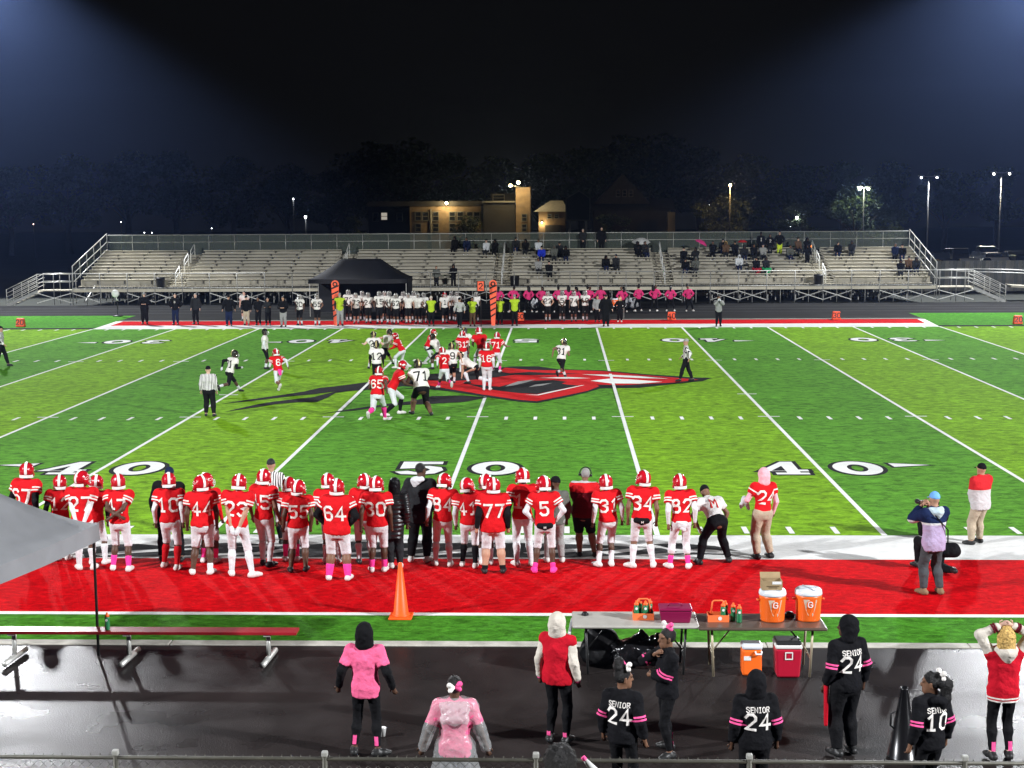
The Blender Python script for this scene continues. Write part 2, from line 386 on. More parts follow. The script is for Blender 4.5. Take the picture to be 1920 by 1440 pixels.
paint(z2, [(632,210),(680,192),(800,180),(730,198)], .022, M_grey, 'emblem_streak')
paint(z2, [(690,263),(760,246),(1000,197),(1020,196),(860,232),(700,267),(600,262)], .022, M_whiteline, 'emblem_trim')
paint(z2, [(1060,166),(1200,150),(1330,156),(1560,173),(1400,186),(1200,184)], .022, M_whiteline, 'emblem_beak')
paint(z2, [(1000,121),(1200,124),(1400,134),(1600,152),(1420,148),(1190,137)], .022, M_whiteline, 'emblem_trim')
paint(z2, [(700,146),(900,140),(1060,148),(900,152)], .022, M_whiteline, 'emblem_trim')
paint(z2, [(1130,206),(1400,203),(1650,180),(1500,192),(1300,196),(1100,192)], .018, M_black, 'emblem_lower_beak')
paint(z2, [(420,118),(640,104),(800,112),(1000,116),(800,124),(600,126)], .018, M_black, 'emblem_feather')
paint(z1, [(1740,128),(1480,128),(1330,138),(1200,152),(1000,178),(880,190),(760,218),(560,248),(350,278),(130,312),(360,290),(620,258),(860,235),(1100,205),(1230,190),(1500,195),(1740,195)], .010, M_black, 'emblem_tail')
paint(z1, [(1740,196),(1500,197),(1230,205),(1100,215),(1000,228),(940,262),(860,296),(700,300),(560,312),(380,340),(160,372),(400,316),(520,296),(680,276),(820,262),(1000,218),(1100,200),(1230,188),(1740,180)], .012, M_black, 'emblem_tail')
paint(z1, [(2140,262),(1960,248),(1720,252),(1580,288),(1400,308),(1080,355),(900,382),(1120,362),(1420,322),(1700,312),(1960,296)], .010, M_black, 'emblem_tail')
paint(z1, [(1290,218),(1500,180),(1600,186),(1480,202)], .016, M_green, 'emblem_gap')

for x_, y0_, y1_ in ((S5, 18.5, 27.5), (-S5, 17.5, 26)): rect(x_-.055, y0_, x_+.055, y1_, .027, 'yard_line', M_whiteline, field)
M_band = turf_mat('turf_dark_grey', (.045, .045, .046), scale=30, var=.3)
# wide black and white lettering band on the near white border, mostly behind the team
def border(pts, z, material, nm): flat(ring_of(pts, lambda p: g(*p)), z, nm, material, wb)
border([(150,1030),(210,1021),(260,1020),(330,1026),(420,1018),(560,1022),(660,1016),(800,1019),(900,1018),(1010,1019),(1120,1022),(1240,1028),(1270,1035),(1180,1041),(1050,1046),(900,1045),(700,1045),(500,1044),(330,1043),(230,1044),(160,1046)], .0045, M_band, 'border_lettering')
border([(1225,1021),(1275,1019),(1340,1024),(1390,1034),(1330,1030),(1260,1029)], .0045, M_band, 'border_lettering')
border([(1240,1040),(1300,1036),(1420,1042),(1330,1040)], .0045, M_band, 'border_lettering')
for pts in ([(170,1040),(230,1034),(300,1030),(420,1028),(330,1033),(240,1038),(190,1043)], [(300,1045),(400,1039),(480,1036),(560,1026),(580,1027),(500,1040),(420,1042),(330,1047)],
            [(640,1039),(720,1030),(830,1026),(760,1033),(700,1036),(650,1042)], [(760,1041),(860,1031),(930,1021),(950,1021),(880,1036),(800,1043)],
            [(980,1037),(1060,1030),(1160,1028),(1080,1035),(1000,1041)], [(1120,1036),(1200,1027),(1240,1024),(1190,1034),(1140,1040)], [(440,1026),(520,1021),(600,1020),(520,1025)]):
    border(pts, .0085, M_white, 'border_swoosh')
# ================================================================== PEOPLE
# bodies and clothes are rounded limbs blended into one surface and meshed (surface nets)
def smin(a, b, k):
    h = np.maximum(k-np.abs(a-b), 0)/k
    return np.minimum(a, b)-h*h*k*.25
class Cap:
    """rounded cone from a to b; kx widens it along sx"""
    def __init__(s, a, b, ra, rb, k=.03, kx=1.0, kx2=None, sx=None):
        s.a = np.asarray(a, float); s.b = np.asarray(b, float); s.ra = ra; s.rb = rb; s.k = k; s.kx = kx; s.kx2 = kx if kx2 is None else kx2
        s.sx = None if sx is None else np.asarray(sx, float)
    def lohi(s, infl, pad):
        m = max((s.ra+infl)*max(1, s.kx), (s.rb+infl)*max(1, s.kx2))+pad
        return np.minimum(s.a, s.b)-m, np.maximum(s.a, s.b)+m
    def d(s, P, infl):
        ab = s.b-s.a; L = max(ab@ab, 1e-9); v = [P[i]-s.a[i] for i in range(3)]
        t = np.clip((v[0]*ab[0]+v[1]*ab[1]+v[2]*ab[2])/L, 0, 1)
        v = [v[i]-t*ab[i] for i in range(3)]; q = v[0]*v[0]+v[1]*v[1]+v[2]*v[2]
        if s.sx is not None:
            e = v[0]*s.sx[0]+v[1]*s.sx[1]+v[2]*s.sx[2]; kk = s.kx+(s.kx2-s.kx)*t
            q = q-e*e+(e/kk)**2
        return np.sqrt(np.maximum(q, 0))-(s.ra+(s.rb-s.ra)*t)-infl
class Field:
    """groups: list of (caps, inflate, cuts, k); a cut is (point, normal): keeps the side against the normal"""
    def __init__(s, groups, v, warp=None):
        lo = np.full(3, 1e9); hi = -lo
        for caps, infl, cuts, k in groups:
            for c in caps:
                a, b = c.lohi(infl, 3*v); lo = np.minimum(lo, a); hi = np.maximum(hi, b)
        s.o = lo; s.v = v; n = np.maximum(np.ceil((hi-lo)/v).astype(int)+1, 4); s.n = n
        ax = [lo[i]+v*np.arange(n[i]) for i in range(3)]
        D = None
        for caps, infl, cuts, k in groups:
            G = np.full(n, .6)
            for c in caps:
                a, b = c.lohi(infl, max(c.k, 2.5*v)+v)
                i0 = np.clip(np.floor((a-lo)/v).astype(int), 0, n-1); i1 = np.clip(np.ceil((b-lo)/v).astype(int)+1, 1, n)
                sl = tuple(slice(i0[i], i1[i]) for i in range(3))
                P = (ax[0][sl[0]][:, None, None], ax[1][sl[1]][None, :, None], ax[2][sl[2]][None, None, :])
                G[sl] = smin(G[sl], c.d(P, infl), c.k)
            for pt, nr in cuts:
                pl = ((ax[0]-pt[0])*nr[0])[:, None, None]+((ax[1]-pt[1])*nr[1])[None, :, None]+((ax[2]-pt[2])*nr[2])[None, None, :]
                G = np.maximum(G, pl)
            D = G if D is None else smin(D, G, k)
        if warp is not None: D = D+warp(ax)
        D[0], D[-1] = .6, .6; D[:, 0], D[:, -1] = .6, .6; D[:, :, 0], D[:, :, -1] = .6, .6
        s.D = D
    def sample(s, p):
        q = np.clip((p-s.o)/s.v, 0, s.n-1.001); i = q.astype(int); f = q-i; D = s.D; r = 0
        for dx in (0, 1):
            for dy in (0, 1):
                for dz in (0, 1):
                    w = (f[:, 0] if dx else 1-f[:, 0])*(f[:, 1] if dy else 1-f[:, 1])*(f[:, 2] if dz else 1-f[:, 2])
                    r = r+w*D[i[:, 0]+dx, i[:, 1]+dy, i[:, 2]+dz]
        return r
    def march(s, p, d, off=.005, n=40):
        p = np.array(p, float); d = np.asarray(d, float)
        for _ in range(n): p = p+d*np.clip(s.sample(p)-off, -.03, .05)[:, None]*.8
        return p
    def nets(s):
        D = s.D; n = s.n; ins = D < 0
        c = [ins[dx:n[0]-1+dx, dy:n[1]-1+dy, dz:n[2]-1+dz] for dx in (0, 1) for dy in (0, 1) for dz in (0, 1)]
        sm = sum(a.astype(np.int8) for a in c); act = (sm > 0) & (sm < 8)
        idx = np.full(act.shape, -1, np.int32); ii = np.argwhere(act); idx[act] = np.arange(len(ii))
        acc = np.zeros((len(ii), 3)); cnt = np.zeros(len(ii))
        offs = [(dx, dy, dz) for dx in (0, 1) for dy in (0, 1) for dz in (0, 1)]
        for a in range(8):
            for b in range(a+1, 8):
                o1, o2 = np.array(offs[a]), np.array(offs[b])
                if np.abs(o1-o2).sum() != 1: continue
                d1 = D[tuple((ii+o1).T)]; d2 = D[tuple((ii+o2).T)]; cr = (d1 < 0) != (d2 < 0)
                t = np.where(cr, d1/np.where(cr, d1-d2, 1), 0)[:, None]
                acc += np.where(cr[:, None], o1+(o2-o1)*t, 0); cnt += cr
        V = s.o+(ii+acc/np.maximum(cnt, 1)[:, None])*s.v
        F = []
        for ax in range(3):
            u, w = (ax+1) % 3, (ax+2) % 3
            a = [slice(1, n[i]-1) for i in range(3)]; a[ax] = slice(0, n[ax]-1); b = list(a); b[ax] = slice(1, n[ax])
            A, B = ins[tuple(a)], ins[tuple(b)]
            for flip, msk in ((0, A & ~B), (1, ~A & B)):
                e = np.argwhere(msk)+[s_.start for s_ in a]
                if not len(e): continue
                q = []
                for du, dw in ((-1, -1), (0, -1), (0, 0), (-1, 0)):
                    k = e.copy(); k[:, u] += du; k[:, w] += dw; q.append(idx[tuple(k.T)])
                q = np.stack(q, 1); F.append(q[:, ::-1] if flip else q)
        return V, (np.concatenate(F) if F else np.zeros((0, 4), int))
def np_mesh(name, V, F, smooth=True):
    me = bpy.data.meshes.new(name); V = np.asarray(V, np.float32)
    if isinstance(F, np.ndarray):
        me.vertices.add(len(V)); me.vertices.foreach_set('co', V.ravel())
        me.loops.add(F.size); me.loops.foreach_set('vertex_index', F.astype(np.int32).ravel())
        me.polygons.add(len(F)); me.polygons.foreach_set('loop_start', np.arange(0, F.size, F.shape[1], dtype=np.int32))
        me.update(calc_edges=True); me.validate()
    else:
        us = sorted({i for f in F for i in f}); mp_ = {i: k for k, i in enumerate(us)}
        me.from_pydata(V[us].tolist() if us else [], [], [tuple(mp_[i] for i in f) for f in F]); me.update()
    if smooth: me.shade_smooth()
    return me
def sdf_mesh(name, groups, v, warp=None):
    f = Field(groups, v, warp); V, F = f.nets(); return np_mesh(name, V, F), f

# ---- stroke lettering for print on cloth
GL = {'0': [[(.25,0),(.75,0),(1,.25),(1,1.35),(.75,1.6),(.25,1.6),(0,1.35),(0,.25),(.25,0)]], '1': [[(.15,1.3),(.5,1.6),(.5,0)], [(.15,0),(.85,0)]],
 '2': [[(0,1.25),(.25,1.6),(.75,1.6),(1,1.35),(1,1.0),(.05,.05),(1,.0)]], '3': [[(0,1.35),(.25,1.6),(.75,1.6),(1,1.35),(1,1.05),(.5,.85),(1,.6),(1,.25),(.75,0),(.25,0),(0,.25)]],
 '4': [[(.72,0),(.72,1.6),(0,.5),(1.05,.45)]], '5': [[(1,1.6),(.05,1.6),(.05,.9),(.7,1.0),(1,.7),(1,.25),(.75,0),(.25,0),(0,.22)]],
 '6': [[(1,1.35),(.75,1.6),(.25,1.6),(0,1.35),(0,.25),(.25,0),(.75,0),(1,.25),(1,.65),(.75,.9),(.1,.85)]], '7': [[(0,1.6),(1,1.6),(.4,0)]],
 '8': [[(.5,.85),(.2,.85),(0,.6),(0,.22),(.25,0),(.75,0),(1,.22),(1,.6),(.8,.85),(.5,.85)], [(.35,.9),(.1,1.1),(.1,1.4),(.3,1.6),(.7,1.6),(.9,1.4),(.9,1.1),(.65,.9)]],
 '9': [[(0,.25),(.25,0),(.75,0),(1,.25),(1,1.35),(.75,1.6),(.25,1.6),(0,1.35),(0,.95),(.25,.7),(.9,.75)]],
 'S': [[(1,1.35),(.75,1.6),(.25,1.6),(0,1.35),(0,1.05),(1,.55),(1,.25),(.75,0),(.25,0),(0,.25)]], 'E': [[(1,1.6),(.1,1.6),(.1,0),(1,0)], [(.1,.8),(.8,.8)]],
 'N': [[(0,0),(0,1.6),(1,0),(1,1.6)]], 'I': [[(.5,0),(.5,1.6)], [(.2,0),(.8,0)], [(.2,1.6),(.8,1.6)]], 'O': [[(.3,0),(.7,0),(1,.35),(1,1.25),(.7,1.6),(.3,1.6),(0,1.25),(0,.35),(.3,0)]],
 'R': [[(.1,0),(.1,1.6),(.75,1.6),(1,1.4),(1,1.0),(.75,.8),(.15,.8)], [(.55,.8),(1,0)]],
 'G': [[(1,1.25),(.75,1.6),(.25,1.6),(0,1.3),(0,.3),(.25,0),(.8,0),(1,.3),(1,.75),(.55,.75)]], 'M': [[(0,0),(0,1.6),(.5,.7),(1,1.6),(1,0)]],
 'U': [[(0,1.6),(0,.3),(.25,0),(.75,0),(1,.3),(1,1.6)]]}
def strokes(txt, h, w=None, sw=None, gap=None, sub=3):
    """flat quads of a word: returns (n,2) points, layer heights and quad faces; centred"""
    u = h/1.6; w = w or u*.95; sw = sw or u*.28; gap = gap or u*.55
    tot = len(txt)*w+(len(txt)-1)*gap; P = []; Z = []; F = []; lay = 0
    for ci, ch in enumerate(txt):
        for pl in GL.get(ch, []):
            q = np.array([(-tot/2+ci*(w+gap)+x*w, (y-.8)*u) for x, y in pl]); n = len(q); closed = np.allclose(q[0], q[-1]); lay += 1
            L = []
            for i in range(n):
                a = q[i-1] if i > 0 else (q[-2] if closed else None); b = q[i+1] if i < n-1 else (q[1] if closed else None)
                d1 = None if a is None else (q[i]-a)/np.linalg.norm(q[i]-a); d2 = None if b is None else (b-q[i])/np.linalg.norm(b-q[i])
                d1 = d2 if d1 is None else d1; d2 = d1 if d2 is None else d2
                n1 = np.array((-d1[1], d1[0])); n2 = np.array((-d2[1], d2[0])); mm = n1+n2; mm /= max(np.linalg.norm(mm), 1e-6)
                mm = mm*min(1/max(mm@n1, .3), 1.7)*sw/2; e = 0*d1
                if not closed and i == 0: e = -d2*sw*.35
                if not closed and i == n-1: e = d1*sw*.35
                L.append((q[i]+mm+e, q[i]-mm+e))
            for i in range(n-1):
                base = len(P)
                for k in range(sub+1):
                    t = k/sub; l = L[i][0]*(1-t)+L[i+1][0]*t; r = L[i][1]*(1-t)+L[i+1][1]*t
                    P += [l, (l+r)/2, r]; Z += [lay % 3]*3
                for k in range(sub):
                    o = base+3*k; F += [(o, o+1, o+4, o+3), (o+1, o+2, o+5, o+4)]
    return np.array(P), np.array(Z), F
def print_on(fld, txt, h, centre, right, up, out, name, material, parent, **kw):
    P, Z, F = strokes(txt, h, **kw)
    p0 = centre+P[:, :1]*right+P[:, 1:]*up+out*.32
    p = fld.march(p0, -out, .006)+out*(Z*.0015)[:, None]
    ok = (np.abs(fld.sample(p-out*(Z*.0015)[:, None])-.006) < .03) & (np.linalg.norm(p-p0, axis=1) < .6); F = [f for f in F if ok[list(f)].all()]
    if not F: return None
    me = np_mesh(name, p, F, False); me.materials.append(material); return link(name, me, parent)
def band_on(fld, c, ax, side, t0, t1, name, material, parent, rr=.128, n=22, off=.004):
    """ring of cloth print round a limb axis, between two stations along it"""
    ax = ax/np.linalg.norm(ax); u = np.cross(ax, side); u /= np.linalg.norm(u); w = np.cross(ax, u); P = []; Dr = []
    for t in (t0, t1):
        for k in range(n):
            a = 2*math.pi*k/n; r = u*math.cos(a)+w*math.sin(a); P.append(c+ax*t+r*rr); Dr.append(-r)
    p = np.array(P); Dr = np.array(Dr); bad = fld.sample(p) < .002; q = p.copy()
    for _ in range(30): p = p+Dr*np.clip(fld.sample(p)-off, -.03, .04)[:, None]*.8
    bad |= (np.linalg.norm(p-q, axis=1) > rr*1.0) | (np.abs(fld.sample(p)-off) > .02)
    F = [f for f in ((k, (k+1) % n, n+(k+1) % n, n+k) for k in range(n)) if not bad[list(f)].any()]
    ks = sorted(f[0] for f in F)
    if not ks: return None
    runs = []; cur = [ks[0]]
    for k in ks[1:]:
        if k == cur[-1]+1: cur.append(k)
        else: runs.append(cur); cur = [k]
    runs.append(cur)
    if len(runs) > 1 and runs[0][0] == 0 and runs[-1][-1] == n-1: runs[0] = runs.pop()+runs[0]
    keep = set(max(runs, key=len)); F = [f for f in F if f[0] in keep]
    me = np_mesh(name, p, F, True); me.materials.append(material); return link(name, me, parent)

# ---- head, helmet, hair: modelled once, shared
X3 = np.array((1., 0, 0))
def EL(c, rx, ry, rz, k=.03):
    """ellipsoid-like cap: tall along z, widened along x"""
    r = ry; h = max(rz-ry, 0.0); c = np.array(c, float)
    return Cap(c-[0, 0, h], c+[0, 0, h], r, r, k, rx/ry, rx/ry, X3)
def head_groups():
    face = [EL((0, -.012, .03), .076, .095, .096), EL((0, .026, -.045), .058, .066, .075, .04), Cap((0, .062, -.1), (0, .06, -.105), .026, .026, .04, 1.3, 1.3, X3),
            Cap((0, .09, .012), (0, .108, -.03), .011, .016, .014), Cap((-.02, .082, -.066), (.02, .082, -.066), .012, .012, .012),
            Cap((-.05, .075, .034), (.05, .075, .034), .016, .016, .02), Cap((-.078, -.005, .015), (-.078, -.01, -.035), .016, .012, .008), Cap((.078, -.005, .015), (.078, -.01, -.035), .016, .012, .008),
            Cap((0, -.02, -.06), (0, -.03, -.2), .052, .056, .03)]
    return [(face, 0, [], .01)]
HEADS = {}
def head_vf(v):
    if v not in HEADS: HEADS[v] = Field(head_groups(), v).nets()
    return HEADS[v]
PARTS = {}
def part_mesh(key, fn):
    if key not in PARTS: PARTS[key] = fn()
    return PARTS[key]
def ellipsoid_strip(cx, cy, cz, rx, ry, rz, a0, a1, half, n=18, off=1.012):
    V = []; F = []
    for i in range(n+1):
        a = a0+(a1-a0)*i/n
        for s_ in (-1, 0, 1):
            x = s_*half; q = math.sqrt(max(0, 1-(x/rx)**2)); V.append((cx+x, cy+ry*off*q*math.cos(a), cz+rz*off*q*math.sin(a)))
    for i in range(n):
        for s_ in (0, 1): o = 3*i+s_; F.append((o, o+1, o+4, o+3))
    return V, F
def helmet_shell(v):
    def fn():
        out = [EL((0, -.008, .03), .134, .146, .148, .02), Cap((-.105, .035, -.05), (-.1, .07, -.075), .03, .025, .02), Cap((.105, .035, -.05), (.1, .07, -.075), .03, .025, .02)]
        f = Field([(out, 0, [((0, 0, -.105), (0, -.15, -1))], .02)], v)
        ax = [f.o[i]+f.v*np.arange(f.n[i]) for i in range(3)]
        P = (ax[0][:, None, None], ax[1][None, :, None], ax[2][None, None, :])
        inn = EL((0, -.008, .02), .117, .128, .133).d(P, 0)
        opening = np.maximum(np.maximum(np.abs(P[0])-.088, .045-P[1]), P[2]-.052)+0*inn
        f.D = np.maximum(np.maximum(f.D, -inn), -opening)
        V, F = f.nets(); return np_mesh('helmet_shell', V, F)
    return part_mesh(('shell', v), fn)
def add_helmet(parent, M, shell, stripe, mask, bumper, v=.014, logo=None, fine=True):
    o = link('helmet', helmet_shell(v), parent, material=shell); o.matrix_local = M
    def st(h, off):
        return lambda: (lambda VF: np_mesh('helmet_stripe', VF[0], VF[1]))(ellipsoid_strip(0, -.008, .03, .134, .146, .152, R(28), R(205), h, 18, off))
    link('helmet_stripe', part_mesh('stripe', st(.024, 1.03)), o, material=stripe)
    def fm():
        mb = MB(); rr = .0065
        for z, y, hw in ((.03, .165, .085), (-.02, .178, .09), (-.065, .172, .085), (-.1, .15, .07)):
            mb.tube([(-.112, .05, z), (-hw, y-.04, z), (-.03, y, z), (.03, y, z), (hw, y-.04, z), (.112, .05, z)], rr, 6)
        for x in (-.028, .028): mb.tube([(x, .165, .035), (x, .18, -.02), (x, .172, -.065), (x, .148, -.102)], rr, 6)
        return mb.mesh('face_mask', True, False)
    link('face_mask', part_mesh('facemask', fm), o, material=mask)
    if bumper:
        def bm_():
            V = []; F = []; n = 14
            for i in range(n+1):
                a = R(205)+R(130)*i/n
                for z, r in ((-.098, 1.035), (-.066, 1.055), (-.045, 1.05)): V.append((.127*r*math.cos(a), -.008+.142*r*math.sin(a), z))
            for i in range(n):
                for s_ in (0, 1): q = 3*i+s_; F.append((q, q+1, q+4, q+3))
            return np_mesh('nape_bumper', V, F)
        link('nape_bumper', part_mesh('bumper', bm_), o, material=bumper)
    if logo:
        def lg(sgn):
            def fn():
                pts = [(-.045, .02), (-.01, .045), (.03, .05), (.06, .03), (.04, .015), (.01, .0), (-.02, -.005), (-.05, .0)]; V = []
                for y, z in pts:
                    q = math.sqrt(max(0.02, 1-((y+.008)/.142)**2-((z-.0)/.155)**2)); V.append((sgn*.137*q, y, z+.03))
                return np_mesh('helmet_logo', V, [tuple(range(len(V)))])
            return fn
        for sgn in (-1, 1): link('helmet_logo', part_mesh(('logo', sgn), lg(sgn)), o, material=logo)
    return o
def noise_warp(amp, f, seed=0):
    def w(ax):
        X, Y, Z = ax[0][:, None, None], ax[1][None, :, None], ax[2][None, None, :]
        return amp*(np.sin(X*f+seed+2*np.sin(Z*f*.7))*np.sin(Y*f*1.1+1+seed)*np.sin(Z*f*.9+2)+.5*np.sin(X*f*2.1+seed)*np.sin(Y*f*2.3)*np.sin(Z*f*1.9+seed))
    return w
def headgear(kind, parent, M, material, v, extra=None):
    """hair, caps, beanies, hoods"""
    def fn():
        fc = [((0, .06, .05), (0, .8, -.6))]   # leaves the face free
        if kind == 'hair': return sdf_mesh('hair', [([EL((0, -.02, .035), .086, .104, .104)], 0, fc, .01)], v)[0]
        if kind == 'beanie': return sdf_mesh('beanie', [([EL((0, -.012, .045), .09, .108, .11)], 0, [((0, 0, .025), (0, .15, -1))], .01)], v)[0]
        if kind == 'cap':
            return sdf_mesh('cap', [([EL((0, -.012, .04), .086, .104, .102)], 0, [((0, 0, .03), (0, .1, -1))], .01), ([Cap((0, .09, .045), (0, .15, .03), .05, .045, .01, 1.3, 1.3, X3)], 0, [((0, 0, .052), (0, .2, 1)), ((0, 0, .034), (0, -.2, -1))], .01)], min(v, .014))[0]
        if kind == 'hood':
            return sdf_mesh('hood', [([EL((0, -.025, .03), .108, .125, .125), Cap((0, -.045, -.05), (0, -.03, -.135), .098, .094, .05, 1.1, 1.3, X3)], 0, [((0, .085, .0), (0, 1, -.12))], .02)], v, noise_warp(.006, 34))[0]
        if kind == 'hooddown':
            return sdf_mesh('hood', [([Cap((-.1, -.06, -.165), (0, -.12, -.2), .05, .06, .05), Cap((.1, -.06, -.165), (0, -.12, -.2), .05, .06, .05), Cap((0, -.13, -.2), (0, -.14, -.29), .075, .03, .05, 1.5, 1.5, X3)], 0, [], .02)], v, noise_warp(.006, 40))[0]
        if kind == 'bun':
            return sdf_mesh('hair', [([EL((0, -.02, .035), .085, .104, .102)], 0, fc, .01), ([Cap((0, -.06, .15), (0, -.06, .2), .075, .06, .03)], 0, [], .03)], v, noise_warp(.006, 60))[0]
        if kind == 'ponytail':
            return sdf_mesh('hair', [([EL((0, -.02, .035), .086, .106, .104)], 0, fc, .01), ([Cap((0, -.11, .08), (0, -.17, .0), .045, .07, .03), Cap((0, -.17, .0), (.0, -.18, -.16), .072, .05, .03), Cap((0, -.18, -.16), (.02, -.16, -.24), .05, .015, .03)], 0, [], .03)], v, noise_warp(.012, 70))[0]
        if kind == 'long':
            return sdf_mesh('hair', [([EL((0, -.02, .035), .09, .108, .106)], 0, fc, .01), ([Cap((-.05, -.06, .0), (-.06, -.09, -.2), .065, .055, .04), Cap((.05, -.06, .0), (.05, -.1, -.22), .065, .05, .04), Cap((0, -.09, .0), (0, -.13, -.25), .07, .04, .04)], 0, [((0, .03, 0), (0, 1, -.3))], .03)], v, noise_warp(.013, 75))[0]
        if kind == 'afro':
            return sdf_mesh('hair', [([EL((0, -.03, .05), .15, .16, .16)], 0, [((0, .1, .05), (0, .8, -.6))], .01)], v, noise_warp(.02, 55))[0]
    o = link({'hooddown': 'hood', 'bun': 'hair', 'ponytail': 'hair', 'long': 'hair', 'afro': 'hair'}.get(kind, kind), part_mesh((kind, v), fn), parent, material=material); o.matrix_local = M
    return o

# ---- skeleton
def nrm(v): v = np.asarray(v, float); return v/max(np.linalg.norm(v), 1e-9)
def ik(a, b, l1, l2, pole):
    d = b-a; L = np.linalg.norm(d); mx = (l1+l2)*.998
    if L > mx: b = a+d/L*mx; L = mx; d = b-a
    n = d/L; c = (l1*l1-l2*l2+L*L)/(2*L); h = math.sqrt(max(l1*l1-c*c, 1e-6))
    p = np.asarray(pole, float); p = p-n*(p@n); p = nrm(p)
    return a+n*c+p*h, b
def rot(v, ax, deg):
    a = R(deg); ax = nrm(ax); v = np.asarray(v, float)
    return v*math.cos(a)+np.cross(ax, v)*math.sin(a)+ax*(ax@v)*(1-math.cos(a))
POSES = {
 'stand': dict(), 'hips': dict(hl=(-.2, .03, .05), hr=(.2, .03, .05), el=(-1, -.35, 0), er=(1, -.35, 0)),
 'back': dict(hl=(-.035, -.17, -.02), hr=(.035, -.165, -.05), el=(-1, -.45, .1), er=(1, -.45, .1)),
 'backhigh': dict(hl=(.07, -.18, .13), hr=(-.07, -.19, .10), el=(-1, -.4, -.1), er=(1, -.4, -.1)),
 'backlow': dict(hl=(-.03, -.16, -.14), hr=(.04, -.16, -.14), el=(-1, -.5, 0), er=(1, -.5, 0)),
 'front': dict(hl=(-.05, .17, .0), hr=(.05, .18, .02), el=(-1, -.3, -.3), er=(1, -.3, -.3)),
 'crossed': dict(hl=(.12, .2, .22), hr=(-.12, .22, .25), el=(-1, .0, -.6), er=(1, .0, -.6)),
 'chin': dict(hl=(.12, .17, .18), hr=(.03, .17, .5), el=(-1, .2, -.6), er=(.9, .3, -.6)),
 'camera': dict(hl=(-.07, .26, .57), hr=(.08, .24, .58), el=(-.8, .2, -1), er=(.8, .2, -1)),
 'read': dict(hl=(-.08, .28, .2), hr=(.1, .26, .2), el=(-.6, -.4, -.6), er=(.6, -.4, -.6)),
 'onhead': dict(hl=(-.1, -.01, .85), hr=(.1, -.01, .85), el=(-1, .1, .3), er=(1, .1, .3)),
 'walk': dict(fl=(-.09, .26, .09), fr=(.1, -.26, .11), hl=(-.28, -.12, .02), hr=(.28, .2, .05)),
 'wide': dict(fl=(-.25, 0, .09), fr=(.25, 0, .09), pel=(0, 0, .9)),
 'run': dict(pel=(0, .02, .88), lean=(22, 0), fl=(-.08, .5, .14), fr=(.1, -.52, .38), hl=(-.34, -.2, .12), hr=(.18, .3, .3), pl=(0, 1, 0)),
 'runb': dict(pel=(0, .02, .86), lean=(20, 0), fl=(-.12, -.50, .34), fr=(.12, .36, .09), hl=(-.2, .32, .28), hr=(.36, -.18, .1)),
 'block': dict(pel=(0, -.05, .80), lean=(31, 0), fl=(-.2, .22, .09), fr=(.2, -.3, .09), hl=(-.13, .46, .36), hr=(.13, .46, .36), el=(-.7, 0, -1), er=(.7, 0, -1)),
 'reach': dict(pel=(0, -.05, .84), lean=(18, 0), fl=(-.22, .2, .09), fr=(.22, -.25, .09), hl=(-.48, .25, .4), hr=(.46, .3, .35), el=(-.4, -.6, -.6), er=(.4, -.6, -.6)),
 'crouch': dict(pel=(0, -.1, .62), lean=(62, 0), fl=(-.2, .1, .09), fr=(.26, -.55, .09), hl=(-.2, .5, .25), hr=(.2, .5, .25)),
 'bend': dict(pel=(0, -.06, .86), lean=(52, 0), fl=(-.3, .05, .09), fr=(.3, .05, .09), hl=(-.26, .30, .10), hr=(.26, .30, .10), el=(-1, 0, 0), er=(1, 0, 0), hp=-30),
 'kneel': dict(pel=(0, -.02, .52), lean=(8, 0), fl=(-.14, .32, .09), fr=(.1, -.42, .1), pr=(0, 1, -.6), hl=(-.1, .3, .4), hr=(.1, .3, .42)),
 'sit': dict(pel=(0, 0, .56), lean=(10, 0), fl=(-.11, .42, .09), fr=(.11, .42, .09), hl=(-.1, .33, .05), hr=(.1, .33, .05), el=(-1, -.4, -.2), er=(1, -.4, -.2)),
 'sitlean': dict(pel=(0, 0, .56), lean=(30, 0), fl=(-.13, .40, .09), fr=(.12, .45, .09), hl=(-.06, .36, .16), hr=(.06, .36, .16), el=(-1, 0, -.3), er=(1, 0, -.3)),
 'situmb': dict(pel=(0, 0, .56), lean=(4, 0), fl=(-.11, .42, .09), fr=(.11, .42, .09), hl=(-.1, .33, .05), hr=(.06, .24, .36), el=(-1, -.4, -.2), er=(1, -.3, -.6)),
 'dance': dict(pel=(0, 0, .90), fl=(-.26, 0, .09), fr=(.26, .04, .09), hl=(-.2, .04, .05), hr=(.2, .04, .05), el=(-1, -.2, .1), er=(1, -.2, .1)),
 'dance2': dict(pel=(0, 0, .91), lean=(0, 6), fl=(-.3, 0, .09), fr=(.16, .04, .09), hl=(-.2, .04, .05), hr=(.22, .06, .06), el=(-1, -.2, .1), er=(1, -.2, .1)),
 'hold': dict(hl=(-.2, .3, .22), hr=(.25, .02, -.03), el=(-.6, -.5, -.5)),
 'dangle': dict(hl=(-.36, .02, .0), hr=(.36, .02, .0)),
 'poncho': dict(hl=(-.38, .0, -.01), hr=(.37, .0, -.02)),
}
